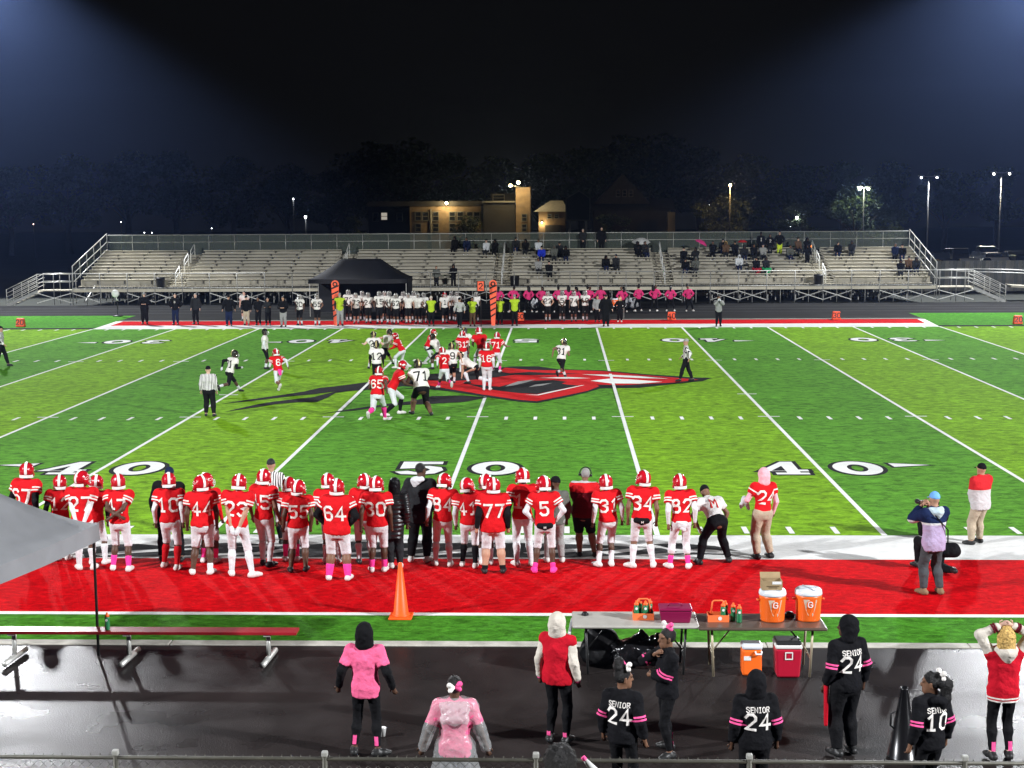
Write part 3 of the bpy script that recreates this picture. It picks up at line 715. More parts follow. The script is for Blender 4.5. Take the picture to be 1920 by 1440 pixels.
class Skel:
    def __init__(s, h, pose, girth=1.0, female=False, mir=False):
        p = dict(pel=(0, 0, .95), lean=(0, 0), fl=(-.115, 0, .09), fr=(.115, .02, .09), yl=12, yr=-12, hl=(-.27, .03, -.04), hr=(.27, .04, -.04),
                 el=(-.4, -1, -.2), er=(.4, -1, -.2), pl=(0, 1, 0), pr=(0, 1, 0), hy=0, hp=0, twist=0)
        p.update(POSES[pose] if isinstance(pose, str) else {**POSES[pose[0]], **pose[1]})
        if mir:
            q = dict(p); mx = lambda t: (-t[0], t[1], t[2])
            for a, b in (('fl', 'fr'), ('hl', 'hr'), ('el', 'er'), ('pl', 'pr')): q[a], q[b] = mx(p[b]), mx(p[a])
            q['yl'], q['yr'] = -p['yr'], -p['yl']; q['hy'] = -p['hy']; q['twist'] = -p['twist']; q['lean'] = (p['lean'][0], -p['lean'][1]); q['pel'] = mx(p['pel']); p = q
        s.sc = h/1.8; sc = s.sc; gm = girth*sc; s.gm = gm; s.female = female
        pel = np.array(p['pel'], float)
        rx, fw, up = np.array((1., 0, 0)), np.array((0, 1., 0)), np.array((0, 0, 1.))
        up = rot(up, rx, -p['lean'][0]); fw = rot(fw, rx, -p['lean'][0]); up = rot(up, fw, p['lean'][1]); rx = rot(rx, fw, p['lean'][1])
        tx, tf = rot(rx, up, p['twist']), rot(fw, up, p['twist'])
        T = lambda v: pel+tx*v[0]+tf*v[1]+up*v[2]
        s.up, s.rx, s.fw = up, tx, tf
        sw = .18 if female else .2
        s.pel = pel; s.waist = pel+up*.16; s.chest = pel+up*.36; s.neck = pel+up*.545
        s.sl, s.sr = T((-sw, 0, .485)), T((sw, 0, .485))
        s.hipl, s.hipr = pel-rx*.095-up*.03, pel+rx*.095-up*.03
        E = lambda v: tx*v[0]+tf*v[1]+up*v[2]
        s.ell, s.wl = ik(s.sl, T(p['hl']), .29, .26, E(p['el'])); s.elr, s.wr = ik(s.sr, T(p['hr']), .29, .26, E(p['er']))
        s.knl, s.anl = ik(s.hipl, np.array(p['fl'], float), .43, .42, p['pl']); s.knr, s.anr = ik(s.hipr, np.array(p['fr'], float), .43, .42, p['pr'])
        def foot(an, kn, y):
            f = np.array((math.sin(-R(y)), math.cos(R(y)), 0)); sh = nrm(an-kn)
            tilt = min(max((an[2]-.09)*2.4, 0), .9)
            f = nrm(f*(1-tilt)+np.array((0, 0, -1.))*tilt)
            return f
        s.ftl, s.ftr = foot(s.anl, s.knl, p['yl']), foot(s.anr, s.knr, p['yr'])
        hu = rot(up, tx, p['lean'][0]*.65+p['hp']); hf = rot(tf, tx, p['lean'][0]*.65+p['hp'])
        hf = rot(hf, hu, p['hy']); hx = np.cross(hf, hu)
        s.head = s.neck+up*.03+hu*.145+hf*.012
        for k in ('pel', 'waist', 'chest', 'neck', 'sl', 'sr', 'hipl', 'hipr', 'ell', 'elr', 'wl', 'wr', 'knl', 'knr', 'anl', 'anr', 'head'): setattr(s, k, getattr(s, k)*sc)
        hs = (.55+.45*sc)
        s.HM = Matrix([[hx[i]*hs, hf[i]*hs, hu[i]*hs, s.head[i]] for i in range(3)]+[[0, 0, 0, 1]])
    def torso(s):
        gm, sc, rx = s.gm, s.sc, s.rx; f = s.female; hw = 1.26 if f else 1.32
        hip = Cap(s.pel-s.up*.05*sc, s.pel+s.up*.02*sc, .118*gm, .115*gm, .05, hw, hw, rx)
        return [hip, Cap(s.pel+s.up*.02*sc, s.waist, .112*gm, .098*gm, .05, hw, 1.28 if not f else 1.2, rx),
                Cap(s.waist, s.chest, .098*gm, .112*gm, .05, 1.28 if not f else 1.2, 1.42 if not f else 1.34, rx), Cap(s.chest, s.chest+s.up*.1*sc, .112*gm, .085*gm, .05, 1.42 if not f else 1.34, 1.7, rx)]
    def neckc(s): return [Cap(s.neck-s.up*.06*s.sc, s.head-s.up*.02, .058*s.gm**.5*s.sc**.5, .052, .03)]
    def arm(s, side, t1=2.0, t0=0.0):
        S, E, W = (s.sl, s.ell, s.wl) if side < 0 else (s.sr, s.elr, s.wr); gm = s.gm; f = .88 if s.female else 1
        out = []
        if t0 < 1: out.append(Cap(S+(E-S)*t0, S+(E-S)*min(t1, 1), .058*gm*f, (.058-.013*min(t1, 1))*gm*f, .03))
        if t1 > 1: out.append(Cap(E, E+(W-E)*(t1-1), .046*gm*f, (.046-.016*(t1-1))*gm*f, .02))
        return out
    def armend(s, side, t):
        S, E, W = (s.sl, s.ell, s.wl) if side < 0 else (s.sr, s.elr, s.wr)
        return (S+(E-S)*t, nrm(E-S)) if t <= 1 else (E+(W-E)*(t-1), nrm(W-E))
    def hand(s, side):
        E, W = (s.ell, s.wl) if side < 0 else (s.elr, s.wr); d = nrm(W-E); sc = s.sc
        return [Cap(W, W+d*.085*sc, .027*sc, .03*sc, .02), Cap(W+d*.085*sc, W+d*.115*sc, .03*sc, .022*sc, .02)]
    def leg(s, side, t1=2.0):
        H, K, A = (s.hipl, s.knl, s.anl) if side < 0 else (s.hipr, s.knr, s.anr); gm = s.gm; out = []
        e = min(t1, 1); out.append(Cap(H, H+(K-H)*e, .093*gm, (.093-.035*e)*gm, .035))
        if t1 > 1:
            q = t1-1; mid = K+(A-K)*.32+s.fw*(-.012)*s.sc
            if q > .32: out += [Cap(K, mid, .057*gm, .06*gm, .03), Cap(mid, mid+(A-mid)*((q-.32)/.68), .06*gm, (.06-.022*(q-.32)/.68)*gm, .03)]
            else: out.append(Cap(K, K+(A-K)*q, .057*gm, .058*gm, .03))
        return out
    def legend(s, side, t):
        H, K, A = (s.hipl, s.knl, s.anl) if side < 0 else (s.hipr, s.knr, s.anr)
        return (H+(K-H)*t, nrm(K-H)) if t <= 1 else (K+(A-K)*(t-1), nrm(A-K))
    def foot(s, side):
        A, f, K = (s.anl, s.ftl, s.knl) if side < 0 else (s.anr, s.ftr, s.knr); sc = s.sc; dn = nrm(A-K)
        base = A+dn*.038*sc; sx = nrm(np.cross(f, (0, 0, 1.))) if abs(f[2]) < .95 else s.rx
        return [Cap(base-f*.045*sc, base+f*.09*sc, .042*sc, .04*sc, .02, 1.02, 1.12, sx), Cap(base+f*.09*sc, base+f*.165*sc-np.array((0, 0, .012*sc)), .04*sc, .026*sc, .02, 1.12, 1.3, sx), Cap(A, base, .043*sc, .045*sc, .02)]
def fingers(s, side):
    """five separate fingers rooted in the palm, gently curled"""
    E, W = (s.ell, s.wl) if side < 0 else (s.elr, s.wr); d = nrm(W-E); sc = s.sc
    sx = nrm(np.cross(d, s.fw) if abs(d @ s.fw) < .8 else np.cross(d, s.up)); n = np.cross(sx, d)
    n = n if n @ (s.pel+s.up*.1-W) > 0 else -n
    mb = MB()
    side_dir = nrm(np.cross(n, d))
    if side_dir @ s.fw < 0: side_dir = -side_dir
    for i, L in enumerate((.066, .076, .072, .056)):
        r0 = W+d*.09*sc+side_dir*(.026-.0175*i)*sc
        p1 = r0+(d*.6+n*.15)*L*sc*.62; p2 = p1+(d*.55+n*.75)*L*sc*.55
        mb.tube([r0, p1, p2], .0088*sc, 6, .0068*sc)
    t0 = W+d*.03*sc+side_dir*.022*sc; t1 = t0+(d*.55+side_dir*.75)*.04*sc; mb.tube([t0, t1, t1+(d*.9+n*.3+side_dir*.1)*.032*sc], .0105*sc, 6, .008*sc)
    return np.array(mb.v), mb.f
SKIN = [mat('skin_deep', (.075, .036, .021), .55, var=.1), mat('skin_brown', (.17, .085, .05), .55, var=.1), mat('skin_tan', (.42, .235, .155), .55, var=.08), mat('skin_light', (.60, .38, .29), .55, var=.08)]
M_eye = mat('eye_dark', (.01, .008, .007), .25)
MESHC = {}
def person(loc, yaw, h, pose, o, label, group=None, v=.024, fine=True, key=None, cat='person', mir=False):
    """o: the outfit. Returns the thing (an Empty at the feet) with body and clothes as children."""
    root = empty('person', loc, R(yaw)); tag(root, label, cat, group)
    S = Skel(h, pose, o.get('girth', 1.0), o.get('female', False), mir); sk = SKIN[o.get('skin', 0)]; sc = S.sc
    t = o.get('top', {}); pads = t.get('pads', False); infl = t.get('infl', .014)
    ck = None if key is None else (key, v)
    def cached(nm, fn):
        if ck is None: return fn()
        k = (ck, nm)
        if k not in MESHC: MESHC[k] = fn()
        return MESHC[k]
    # body: one surface, head and fingers included
    def body():
        caps = S.torso()+S.neckc()
        gr = [(caps, 0, [], .03)]
        for sd in (-1, 1): gr.append((S.arm(sd)+S.hand(sd), 0, [], .03))
        for sd in (-1, 1): gr.append((S.leg(sd)+S.foot(sd), 0, [((0, 0, 0), (0, 0, -1))], .025))
        V, F = Field(gr, v*1.08).nets(); F = [tuple(q) for q in F.tolist()]
        hv, hf = head_vf(.012 if fine else .026); M = np.array(S.HM); hv = hv@M[:3, :3].T+M[:3, 3]
        F += [tuple(i+len(V) for i in q) for q in hf.tolist()]; V = np.concatenate([V, hv])
        if fine:
            for sd in (-1, 1):
                fv, ff = fingers(S, sd); F += [tuple(i+len(V) for i in q) for q in ff]; V = np.concatenate([V, fv])
        return np_mesh('body', V, F)
    link('body', cached('body', body), root, material=sk)
    # top
    if t:
        hem = t.get('hem', .0); sl = t.get('sleeve', .55)
        def top():
            caps = S.torso()
            if hem < -.06: caps = caps+[Cap(S.pel-S.up*.02*sc, S.pel+S.up*(hem-.03)*sc, .108*S.gm, .108*S.gm, .05, 1.28, 1.28, S.rx), Cap(S.chest, S.pel+S.up*hem*sc, .105*S.gm, .106*S.gm, .05, 1.36, 1.3, S.rx)]
            if pads:
                for sd, P in ((-1, S.sl), (1, S.sr)): caps = caps+[Cap(S.chest+S.up*.09*sc+S.rx*sd*.08*sc, P+S.up*.03*sc-S.rx*sd*.004*sc, .09*S.gm**.5*sc**.5, .064*sc, .05)]
                caps = caps+[Cap(S.chest+S.up*.06*sc-S.rx*.09*sc, S.chest+S.up*.06*sc+S.rx*.09*sc, .12*S.gm, .12*S.gm, .05)]
            else:
                caps = caps+[Cap(S.neck-S.up*.05*sc, P+S.up*.005*sc, .06*S.gm, .057*S.gm, .05) for P in (S.sl, S.sr)]
            caps = caps+[Cap(S.neck-S.up*.08*sc, S.neck-S.up*.015*sc, .075*S.gm**.5*sc**.5, .07*sc, .04)] if t.get('collar', True) else caps
            gr = [(caps, infl*sc, [(S.pel+S.up*hem*sc, -S.up)], .03)]
            for sd in (-1, 1):
                if sl <= 0: continue
                pt, nr = S.armend(sd, sl); gr.append((S.arm(sd, min(sl+.05, 2)), (infl+t.get('loose', .012)+(.012 if pads else 0))*sc, [(pt, nr)], .03 if sl > 1 else .045))
            w = None
            if t.get('puff'):
                w = lambda ax: (.012*np.cos(ax[2]*2*math.pi/.085/sc))[None, None, :]+np.zeros((len(ax[0]), len(ax[1]), 1))
            elif fine: w = noise_warp(.007, 30, len(label) % 7)
            return sdf_mesh(t.get('name', 'jersey'), gr, v, w)
        me_f = cached('top', top); fld = me_f[1]
        tob = link(t.get('name', 'jersey'), me_f[0], root, material=t['mat'])
        if t.get('sleevemat'):
            for sd in (-1, 1):
                s0 = t.get('sleeve0', .12)
                pt, nr = S.armend(sd, sl); p0, n0 = S.armend(sd, s0)
                me = cached('slv%d' % sd, lambda: sdf_mesh('sleeve', [(S.arm(sd, min(sl+.05, 2), s0), (infl+t.get('loose', .012)+.007)*sc, [(pt, nr), (p0, -n0)], .02)], v)[0]); link('sleeve', me, root, material=t['sleevemat'])
        for (txt, hh, cz, fb, mm) in o.get('prints', []):
            sgn = -1 if fb == 'back' else 1
            print_on(fld, txt, hh*sc, S.pel+S.up*cz*sc, S.rx*(-sgn), S.up, S.fw*sgn, 'number' if txt.isdigit() else 'lettering', mm, tob, **o.get('pkw', {}).get(txt, {}))
        for (mm, a, b) in o.get('bands', []):
            for sd in (-1, 1):
                c, ax = S.armend(sd, a); q = S.armend(sd, b)
                band_on(fld, c, ax, S.fw, 0, np.linalg.norm(q[0]-c), 'sleeve_stripe', mm, tob)
        for (mm, a, b) in o.get('hoops', []):
            band_on(fld, S.pel+S.up*a*sc, S.up, S.fw, 0, (b-a)*sc, 'hem_band', mm, tob, rr=.4, n=30)
        if t.get('under'):
            for sd in (-1, 1):
                me = cached('und%d' % sd, lambda: sdf_mesh('undersleeve', [(S.arm(sd, 2.0, .3), .007*sc, [], .02)], v)[0]); link('undersleeve', me, root, material=t['under'])
    # trousers
    p = o.get('pants', {})
    if p:
        ln = p.get('len', 1.1); pi = p.get('infl', .01)
        def pants():
            gr = [(S.torso()[:2], pi*sc, [(S.pel+S.up*(t.get('hem', .0)+.035 if t else .06)*sc, S.up), (S.pel-S.up*.16*sc, -S.up)], .03)]
            for sd in (-1, 1):
                pt, nr = S.legend(sd, ln); gr.append((S.leg(sd, min(ln+.06, 2)), (pi+p.get('loose', .0))*sc, [(pt, nr)], .03))
            return sdf_mesh(p.get('name', 'trousers'), gr, v, noise_warp(.003, 26) if fine else None)[0]
        link(p.get('name', 'trousers'), cached('pants', pants), root, material=p['mat'])
    for sd in (-1, 1):
        if o.get('sock'):
            mm, top_ = o['sock'][:2]
            mm = o['sockr'] if (sd > 0 and 'sockr' in o) else mm
            if mm is not None:
                def sock():
                    pt, nr = S.legend(sd, top_); K, A = (S.knl, S.anl) if sd < 0 else (S.knr, S.anr)
                    return sdf_mesh('sock', [(S.leg(sd)[1:], .008*sc, [(pt, -nr)], .02)], v*.9)[0]
                link('sock', cached('sock%d' % sd, sock), root, material=mm)
        if o.get('shoe'):
            def shoe(): return sdf_mesh('shoe', [(S.foot(sd), .007*sc, [((0, 0, .0), (0, 0, -1))] if min(S.anl[2], S.anr[2]) < .5 else [], .02)], v*.8)[0]
            link('shoe', cached('shoe%d' % sd, shoe), root, material=o['shoe'])
        if o.get('glove'):
            def glove(): return sdf_mesh('glove', [(S.hand(sd), .012*sc, [], .02)], v*.8)[0]
            link('glove', cached('glv%d' % sd, glove), root, material=o['glove'])
    hd = o.get('head')
    if hd:
        if hd[0] == 'helmet': add_helmet(root, S.HM, *hd[1:5], v=.014 if fine else .026, logo=hd[5] if len(hd) > 5 else None)
        else:
            headgear(hd[0], root, S.HM, hd[1], .014 if fine else .026)
            if len(hd) > 2: headgear(hd[2], root, S.HM, hd[3], .014 if fine else .026)
    if o.get('eyes'):
        e = part_mesh('eye', lambda: MB().lathe([(.001, -.011), (.009, -.007), (.012, 0), (.009, .007), (.001, .011)], 8).mesh('eye', True))
        for sx in (-1, 1):
            q = link('eye', e, root, material=M_eye); q.matrix_local = S.HM@Matrix.Translation((sx*.031, .083, .012))
    return root, S
# ================================================================== STADIUM STRUCTURES
M_alu = mat('bleacher_alu', (.46, .425, .33), .5, metal=.2, var=.15, vs=.8)
M_alu2 = mat('bleacher_alu_riser', (.34, .315, .25), .55, metal=.2, var=.18, vs=.8)
M_fence = mat('fence_galv', (.065, .062, .05), .5, metal=.4, var=.2, vs=8)
M_galv = mat('galvanised', (.50, .50, .47), .42, metal=.5, var=.12, vs=5)
M_frame = mat('frame_steel', (.30, .30, .28), .5, metal=.4, var=.15, vs=3)
M_blackp = mat('black_plastic', (.010, .010, .011), .45)
M_pole = mat('pole_steel', (.25, .25, .25), .5, metal=.5)
M_lens = mat('flood_lens', (.9, .9, .9), .3, emit=(.95, .97, 1.0), estr=40)
# ---- floodlight poles (outside the frame)
for k, (x, y, z, w) in enumerate(POLES):
    t = empty('floodlight_pole', (x, y, 0)); tag(t, ['tall steel floodlight pole beyond the far stand on the left', 'tall steel floodlight pole beyond the far stand on the right', 'tall steel floodlight pole behind the home stand on the left', 'tall steel floodlight pole behind the home stand on the right'][k], 'floodlight', 'stadium floodlight poles')
    MB().tube([(0, 0, -.1), (0, 0, z+2.2)], .32, 14, .14).build('pole', M_pole, t, True)
    yaw = math.atan2(24-y, -x); d = Vector((math.cos(yaw), math.sin(yaw), 0)); s_ = Vector((-d.y, d.x, 0))
    for j in range(3):
        zz = z+.5+j*.75; MB().bar(s_*-2.1+Vector((0, 0, zz))-d*.3, s_*2.1+Vector((0, 0, zz))-d*.3, .09).build('crossarm', M_pole, t)
        for i in range(4):
            c = s_*(-1.65+1.1*i)+Vector((0, 0, zz))-d*.15
            o = MB().bar(c-d*.28+Vector((0, 0, .1)), c-d*.02, .42, .3).build('lamp_head', M_pole, t)
            MB().bar(c-d*.02+Vector((0, 0, -.005)), c, .36, .24).build('lens', M_lens, o)
# ---- far bleachers
BX0, BX1, BY, BZ = -30.4, 27.6, 68.0, 1.0
bl = empty('bleachers', (0, BY, 0)); tag(bl, 'long aluminium bleachers with ten rows across the far side of the field', 'bleachers')
def bp(mb, nm, m_, par=None, **kw):
    return mb.build(nm, m_, par or bl, **kw)
AIS = [-23.7, -12.5, -1.35, 9.7, 20.5]; AW = .62
edges = [BX0]+[e for a in AIS for e in (a-AW, a+AW)]+[BX1]
secs = [(edges[i], edges[i+1]) for i in range(0, len(edges), 2)]
ROWS = 10
def seat_y(i): return 1.55+.61*i
def seat_z(i): return 1.63+.2*i
bp(MB().box(BX0-.1, 0, .9, BX1+.1, 1.25, 1.0), 'walkway_deck', M_alu2)
bp(MB().box(BX0-.1, -.03, .86, BX1+.1, -.004, 1.06), 'fascia', M_alu)
SB = MB()
for i in range(ROWS):
    y, z = seat_y(i), seat_z(i)
    for a, b in secs:
        sh = .0 if i else .1
        bp(MB().box(a+sh, y-.13, z-.045, b-sh, y+.13, z), 'seat_plank', M_alu)
        bp(MB().box(a, y-.45, z-.48, b, y-.17, z-.43), 'footboard', M_alu2)
        bp(MB().box(a, y+.135, z-.43, b, y+.155, z-.04), 'riser', M_alu2)
        k = a+1.2+.22*(i % 2)
        while k < b-.3:
            SB.box(k-.025, y-.06, z-.32, k+.025, y+.06, z-.046); k += 1.87
    for a in AIS:
        bp(MB().box(a-AW+.02, y-.45, z-.48, a+AW-.02, y-.02, z-.43).box(a-AW+.02, y-.02, z-.38, a+AW-.02, y+.28, z-.33), 'aisle_step', M_alu)
bp(SB, 'seat_brackets', mat('bracket_grey', (.09, .085, .075), .6), kind='stuff')
bp(MB().box(BX0, seat_y(9)+.14, seat_z(9)-.43, BX1, seat_y(9)+.9, seat_z(9)-.38), 'top_deck', M_alu2)
def rail(pts, r=.03, nm='rail', m_=None): return bp(MB().tube(pts, r, 8), nm, m_ or M_galv, smooth=True)
YB = seat_y(9)+.75; ZB = 4.52
rail([(BX0, YB, ZB), (BX1, YB, ZB)], .035); rail([(BX0, YB, ZB-.52), (BX1, YB, ZB-.52)], .03)
x = BX0
while x <= BX1+.01:
    rail([(x, YB, 2.95), (x, YB, ZB)], .026, 'post'); x += 1.871
M_mesh = bpy.data.materials.new('chainlink_far'); M_mesh.use_nodes = True
_nt = M_mesh.node_tree; _b = _nt.nodes['Principled BSDF']; _b.inputs['Base Color'].default_value = (.10, .13, .10, 1); _b.inputs['Alpha'].default_value = .3
bp(MB().box(BX0+.1, YB+.03, 3.0, BX1-.1, YB+.034, ZB-.04), 'mesh_panel', M_mesh)
for xx in (BX0, BX1):
    a, b = Vector((xx, .05, 2.62)), Vector((xx, YB, ZB+.12))
    rail([a, b], .035); rail([a-Vector((0, 0, .55)), b-Vector((0, 0, .6))], .03); rail([a-Vector((0, -.2, 1.05)), b-Vector((0, 0, 1.15))], .035)
    for k in range(6):
        t = k/5; q = a.lerp(b, t); rail([q-Vector((0, 0, 1.3)), q], .026, 'post')
    bp(MB().add([a+Vector((.02, 0, -.05)), b+Vector((.02, 0, -.05)), b+Vector((.02, 0, -1.2)), a+Vector((.02, 0, -1.2))], [(0, 1, 2, 3)]), 'mesh_panel', M_mesh)
rail([(BX0, -.01, 2.1), (BX1+2.4, -.01, 2.1)], .028, m_=M_frame); rail([(BX0, .02, 1.12), (BX1, .02, 1.12)], .02, m_=M_frame)
x = BX0; k = 0
while x <= BX1+2.5:
    rail([(x, -.045, .0), (x, -.045, 2.1)], .028, 'post', M_frame)
    if x < BX1:
        rail([(x+.935, .05, 0), (x+.935, .05, .87)], .03, 'post', M_frame)
        if k % 3 != 1: 
            bp(MB().bar((x, -.09, .18), (x+1.87, -.09, .78), .05), 'brace', M_frame); bp(MB().bar((x, -.09, .78), (x+1.87, -.15, .18), .05), 'brace', M_galv)
        f = MB()
        for yy, zz in ((1.5, 1.0), (3.2, 1.6), (5.0, 2.2), (6.8, 2.75)): f.bar((x+.3, yy, 0), (x+.3, yy, zz), .07)
        f.bar((x+.3, 1.5, .1), (x+.3, 6.8, 2.4), .06); f.bar((x+.3, 0.3, .6), (x+.3, 6.9, 2.7), .08)
        bp(f, 'under_frame', M_frame)
        f = MB()
        for yy, zz in ((2.3, 1.2), (4.1, 1.8), (6.0, 2.4)): f.bar((x+.95, yy, 0), (x+.95, yy, zz), .06)
        f.bar((x+.95, 2.2, .95), (x+.95, 6.1, 2.2), .05)
        bp(f, 'under_frame', M_frame)
    x += 1.871; k += 1
M_rail = mat('handrail_alu', (.72, .72, .68), .5)
for a in AIS:       # aisle handrails
    for i0, i1 in ((0, 2), (4, 6), (7, 9)):
        p, q = Vector((a, seat_y(i0)-.3, seat_z(i0)-.45)), Vector((a, seat_y(i1)-.3, seat_z(i1)-.45))
        rail([p, p+Vector((0, .02, .82)), p+Vector((0, .12, .9)), q+Vector((0, -.12, .9)), q+Vector((0, -.02, .82)), q], .036, 'handrail', M_rail); rail([p+Vector((0, 0, .5)), q+Vector((0, 0, .5))], .026, 'handrail', M_rail)
def side_stairs(xa, sg):
    """landing and open stair at an end of the stand, going down away from it"""
    s = empty('stair', (0, 0, 0), parent=bl)
    xl = xa+sg*2.35
    MB().box(min(xa, xl), .05, .93, max(xa, xl), 1.2, 1.0).build('landing', M_alu2, s)
    n = 6; run = .32
    for j in range(n):
        x0 = xl+sg*run*j; z = 1.0-(j+1)*1.0/(n+1)
        MB().box(min(x0, x0+sg*run), .05, z-.04, max(x0, x0+sg*run), 1.2, z).build('tread', M_alu, s)
    e = xl+sg*run*(n+.6)
    for yy in (-.03, 1.22):
        MB().bar((xl, yy, .92), (e, yy, -.02), .05, .2).build('stringer', M_frame, s)
        for dz in (1.05, .8, .55, .3): MB().tube([(xl-sg*.1, yy, 1.0+dz), (xl, yy, 1.0+dz), (e, yy, dz)], .024, 7).build('stair_rail', M_galv, s, True)
        for q in (0, .5, 1):
            xx = xl+(e-xl)*q; MB().tube([(xx, yy, 1.0*(1-q)-.1*(1-q)), (xx, yy, 1.0*(1-q)+1.08)], .026, 7).build('post', M_galv, s, True)
        MB().tube([(xa, yy, 2.08), (xl, yy, 2.08)], .026, 7).build('stair_rail', M_galv, s, True); MB().tube([(xa, yy, 1.55), (xl, yy, 1.55)], .022, 7).build('stair_rail', M_galv, s, True)
        for xx in (xa+sg*.1, xa+sg*1.2): MB().tube([(xx, yy, 0), (xx, yy, 2.08)], .026, 7).build('post', M_frame, s, True)
    MB().bar((xa, -.06, .15), (xl, -.06, .8), .05).bar((xa, -.06, .8), (xl, -.12, .15), .05).build('brace', M_galv, s)
side_stairs(BX0-.1, -1); side_stairs(BX1+.1, 1)
for px, nm in ((300, 'left of the canopy'), (965, 'near the middle'), (1535, 'right of the cheer line')):
    p = at(px, 540, BY+.35)
    MB().lathe([(.24, 0), (.28, .06), (.31, .72), (.33, .76), (.30, .80), (.05, .82)], 14).build('bin', M_blackp, None, True, loc=(p.x, BY+.5, 1.0))
    tag(COL.objects[-1], 'black rubbish bin on the bleacher walkway, '+nm, 'bin', 'bins on the bleacher walkway')
# ramp rail at the right of the stand
rp = empty('ramp', (0, BY, 0)); tag(rp, 'long sloping access ramp with handrails at the right end of the bleachers', 'ramp')
MB().add([(33.2, 2.2, .8), (44, 2.2, .2), (44, 2.2, .35), (33.2, 2.2, .95), (33.2, 3.6, .8), (44, 3.6, .2), (44, 3.6, .35), (33.2, 3.6, .95)], [(0, 1, 2, 3), (7, 6, 5, 4), (3, 2, 6, 7), (0, 3, 7, 4), (1, 5, 6, 2)]).build('ramp_deck', M_alu2, rp)
for dz in (1.05, .85): MB().tube([(29.5, 2.15, .95+dz+.1), (33.2, 2.15, .95+dz), (44, 2.15, .35+dz)], .026, 7).build('ramp_rail', M_galv, rp, True)
for xx in (34.5, 37.5, 40.5, 43.5): MB().tube([(xx, 2.15, 0), (xx, 2.15, .95-(xx-33.2)*.0556+1.05)], .026, 7).build('post', M_galv, rp, True)
# slatted fence behind the stand
fe = empty('slat_fence', (0, 78.5, 0)); tag(fe, 'tall grey privacy fence of upright slats behind the right end of the bleachers', 'fence')
M_slat = [mat('fence_slat_%d' % i, c, .8, var=.2, vs=2) for i, c in enumerate([(.10, .10, .09), (.075, .08, .075), (.125, .12, .105)])]
sl = MB().box(-.14, -.012, .03, .14, .012, 2.28).mesh('slat'); sl.materials.append(M_slat[0])
x = -30.0; k = 0
while x < 48:
    o = link('slat', sl, fe, (x, .01*(k % 2), 0), M_slat[(k*7+k//5) % 3]); x += .295; k += 1
for z in (.4, 1.9): MB().box(-30, .03, z, 48, .08, z+.09).build('fence_rail', M_frame, fe)
# ---- black canopy on the far sideline
TY = 57.0
def canopy(name, x0, x1, y0, y1, ze, zt, rx, ry, mroof, mleg, label, val=.25, legs=True, par=None, walls=()):
    t = empty(name, ((x0+x1)/2, (y0+y1)/2, 0)); tag(t, label, 'canopy'); cx, cy = (x0+x1)/2, (y0+y1)/2; hx, hy = (x1-x0)/2, (y1-y0)/2
    ns = 10; V = []; F = []
    def prof(u): return ze+(zt-ze)*(u**1.25)          # slightly sagging cloth
    rings = []
    for k in range(ns+1):
        u = k/ns; ax, ay = hx+(rx-hx)*u, hy+(ry-hy)*u; z = prof(u); ring = []
        for (sx, sy), (ex, ey) in (((-1, -1), (1, -1)), ((1, -1), (1, 1)), ((1, 1), (-1, 1)), ((-1, 1), (-1, -1))):
            for j in range(6):
                w = j/6; sag = -.10*math.sin(math.pi*w)*(1-u)*.6
                ring.append((sx*ax+(ex-sx)*ax*w, sy*ay+(ey-sy)*ay*w, z+sag*(.4+.6*math.sin(math.pi*u))))
        rings.append(ring)
    nn_ = 24; V = [p for r_ in rings for p in r_]
    F = [(k*nn_+i, k*nn_+(i+1) % nn_, (k+1)*nn_+(i+1) % nn_, (k+1)*nn_+i) for k in range(ns) for i in range(nn_)]; F.append(tuple(ns*nn_+i for i in range(nn_)))
    MB().add(V, F).build('roof', mroof, t, True)
    V = []; F = []
    for i in range(nn_):
        p = rings[0][i]; ph = .015*math.sin(i*1.9); V += [(p[0]*1.003, p[1]*1.003, p[2]+.012), (p[0]*(1.004+ph*.1), p[1]*(1.004+ph*.1), p[2]-val*.5), (p[0]*(1.006-ph*.2), p[1]*(1.006-ph*.2), p[2]-val)]
    for i in range(nn_):
        a, b = 3*i, 3*((i+1) % nn_); F += [(a, b, b+1, a+1), (a+1, b+1, b+2, a+2)]
    MB().add(V, F).build('valance', mroof, t, True)
    for sx in (-1, 1):
        for sy in (-1, 1):
            MB().bar((sx*(hx-.06), sy*(hy-.06), 0), (sx*(hx-.06), sy*(hy-.06), ze+.01), .03).build('leg', mleg, t)
    for w in walls:
        b = MB()
        if w == 'back': b.box(-hx+.02, hy-.03, .05, hx-.02, hy-.01, ze)
        if w == 'left': b.box(-hx+.01, -hy+.6, .05, -hx+.03, hy-.05, ze)
        if w == 'right': b.box(hx-.03, -hy+.6, .05, hx-.01, hy-.05, ze)
        b.build('side_wall', mroof, t)
    return t
M_canb = mat('canopy_black', (.006, .0065, .009), .65, var=.2, vs=2)
pL, pR = at(578, 524, TY), at(763, 524, TY); pT = at(700, 487, TY+1.5)
canopy('canopy_tent', pL.x, pR.x, TY, TY+3.2, pL.z, pT.z+.05, 1.2, .12, M_canb, M_galv, 'black canopy tent on the far sideline in front of the bleachers', walls=('back', 'right'))
# ---- grey canopy at the near left
M_cang = mat('canopy_grey', (.22, .225, .235), .55, spec=.4, var=.1, vs=2, bump=.4, bs=3)
tg = canopy('canopy_tent', -1.5, 1.5, -1.5, 1.5, 2.0, 3.0, .06, .06, M_cang, mat('canopy_leg_black', (.012, .012, .012), .4), 'grey pop up canopy over the end of the team bench at the left', val=.24)
tg.location = (-6.03, -9.046, 0); tg.rotation_euler = (0, 0, R(-12.3))
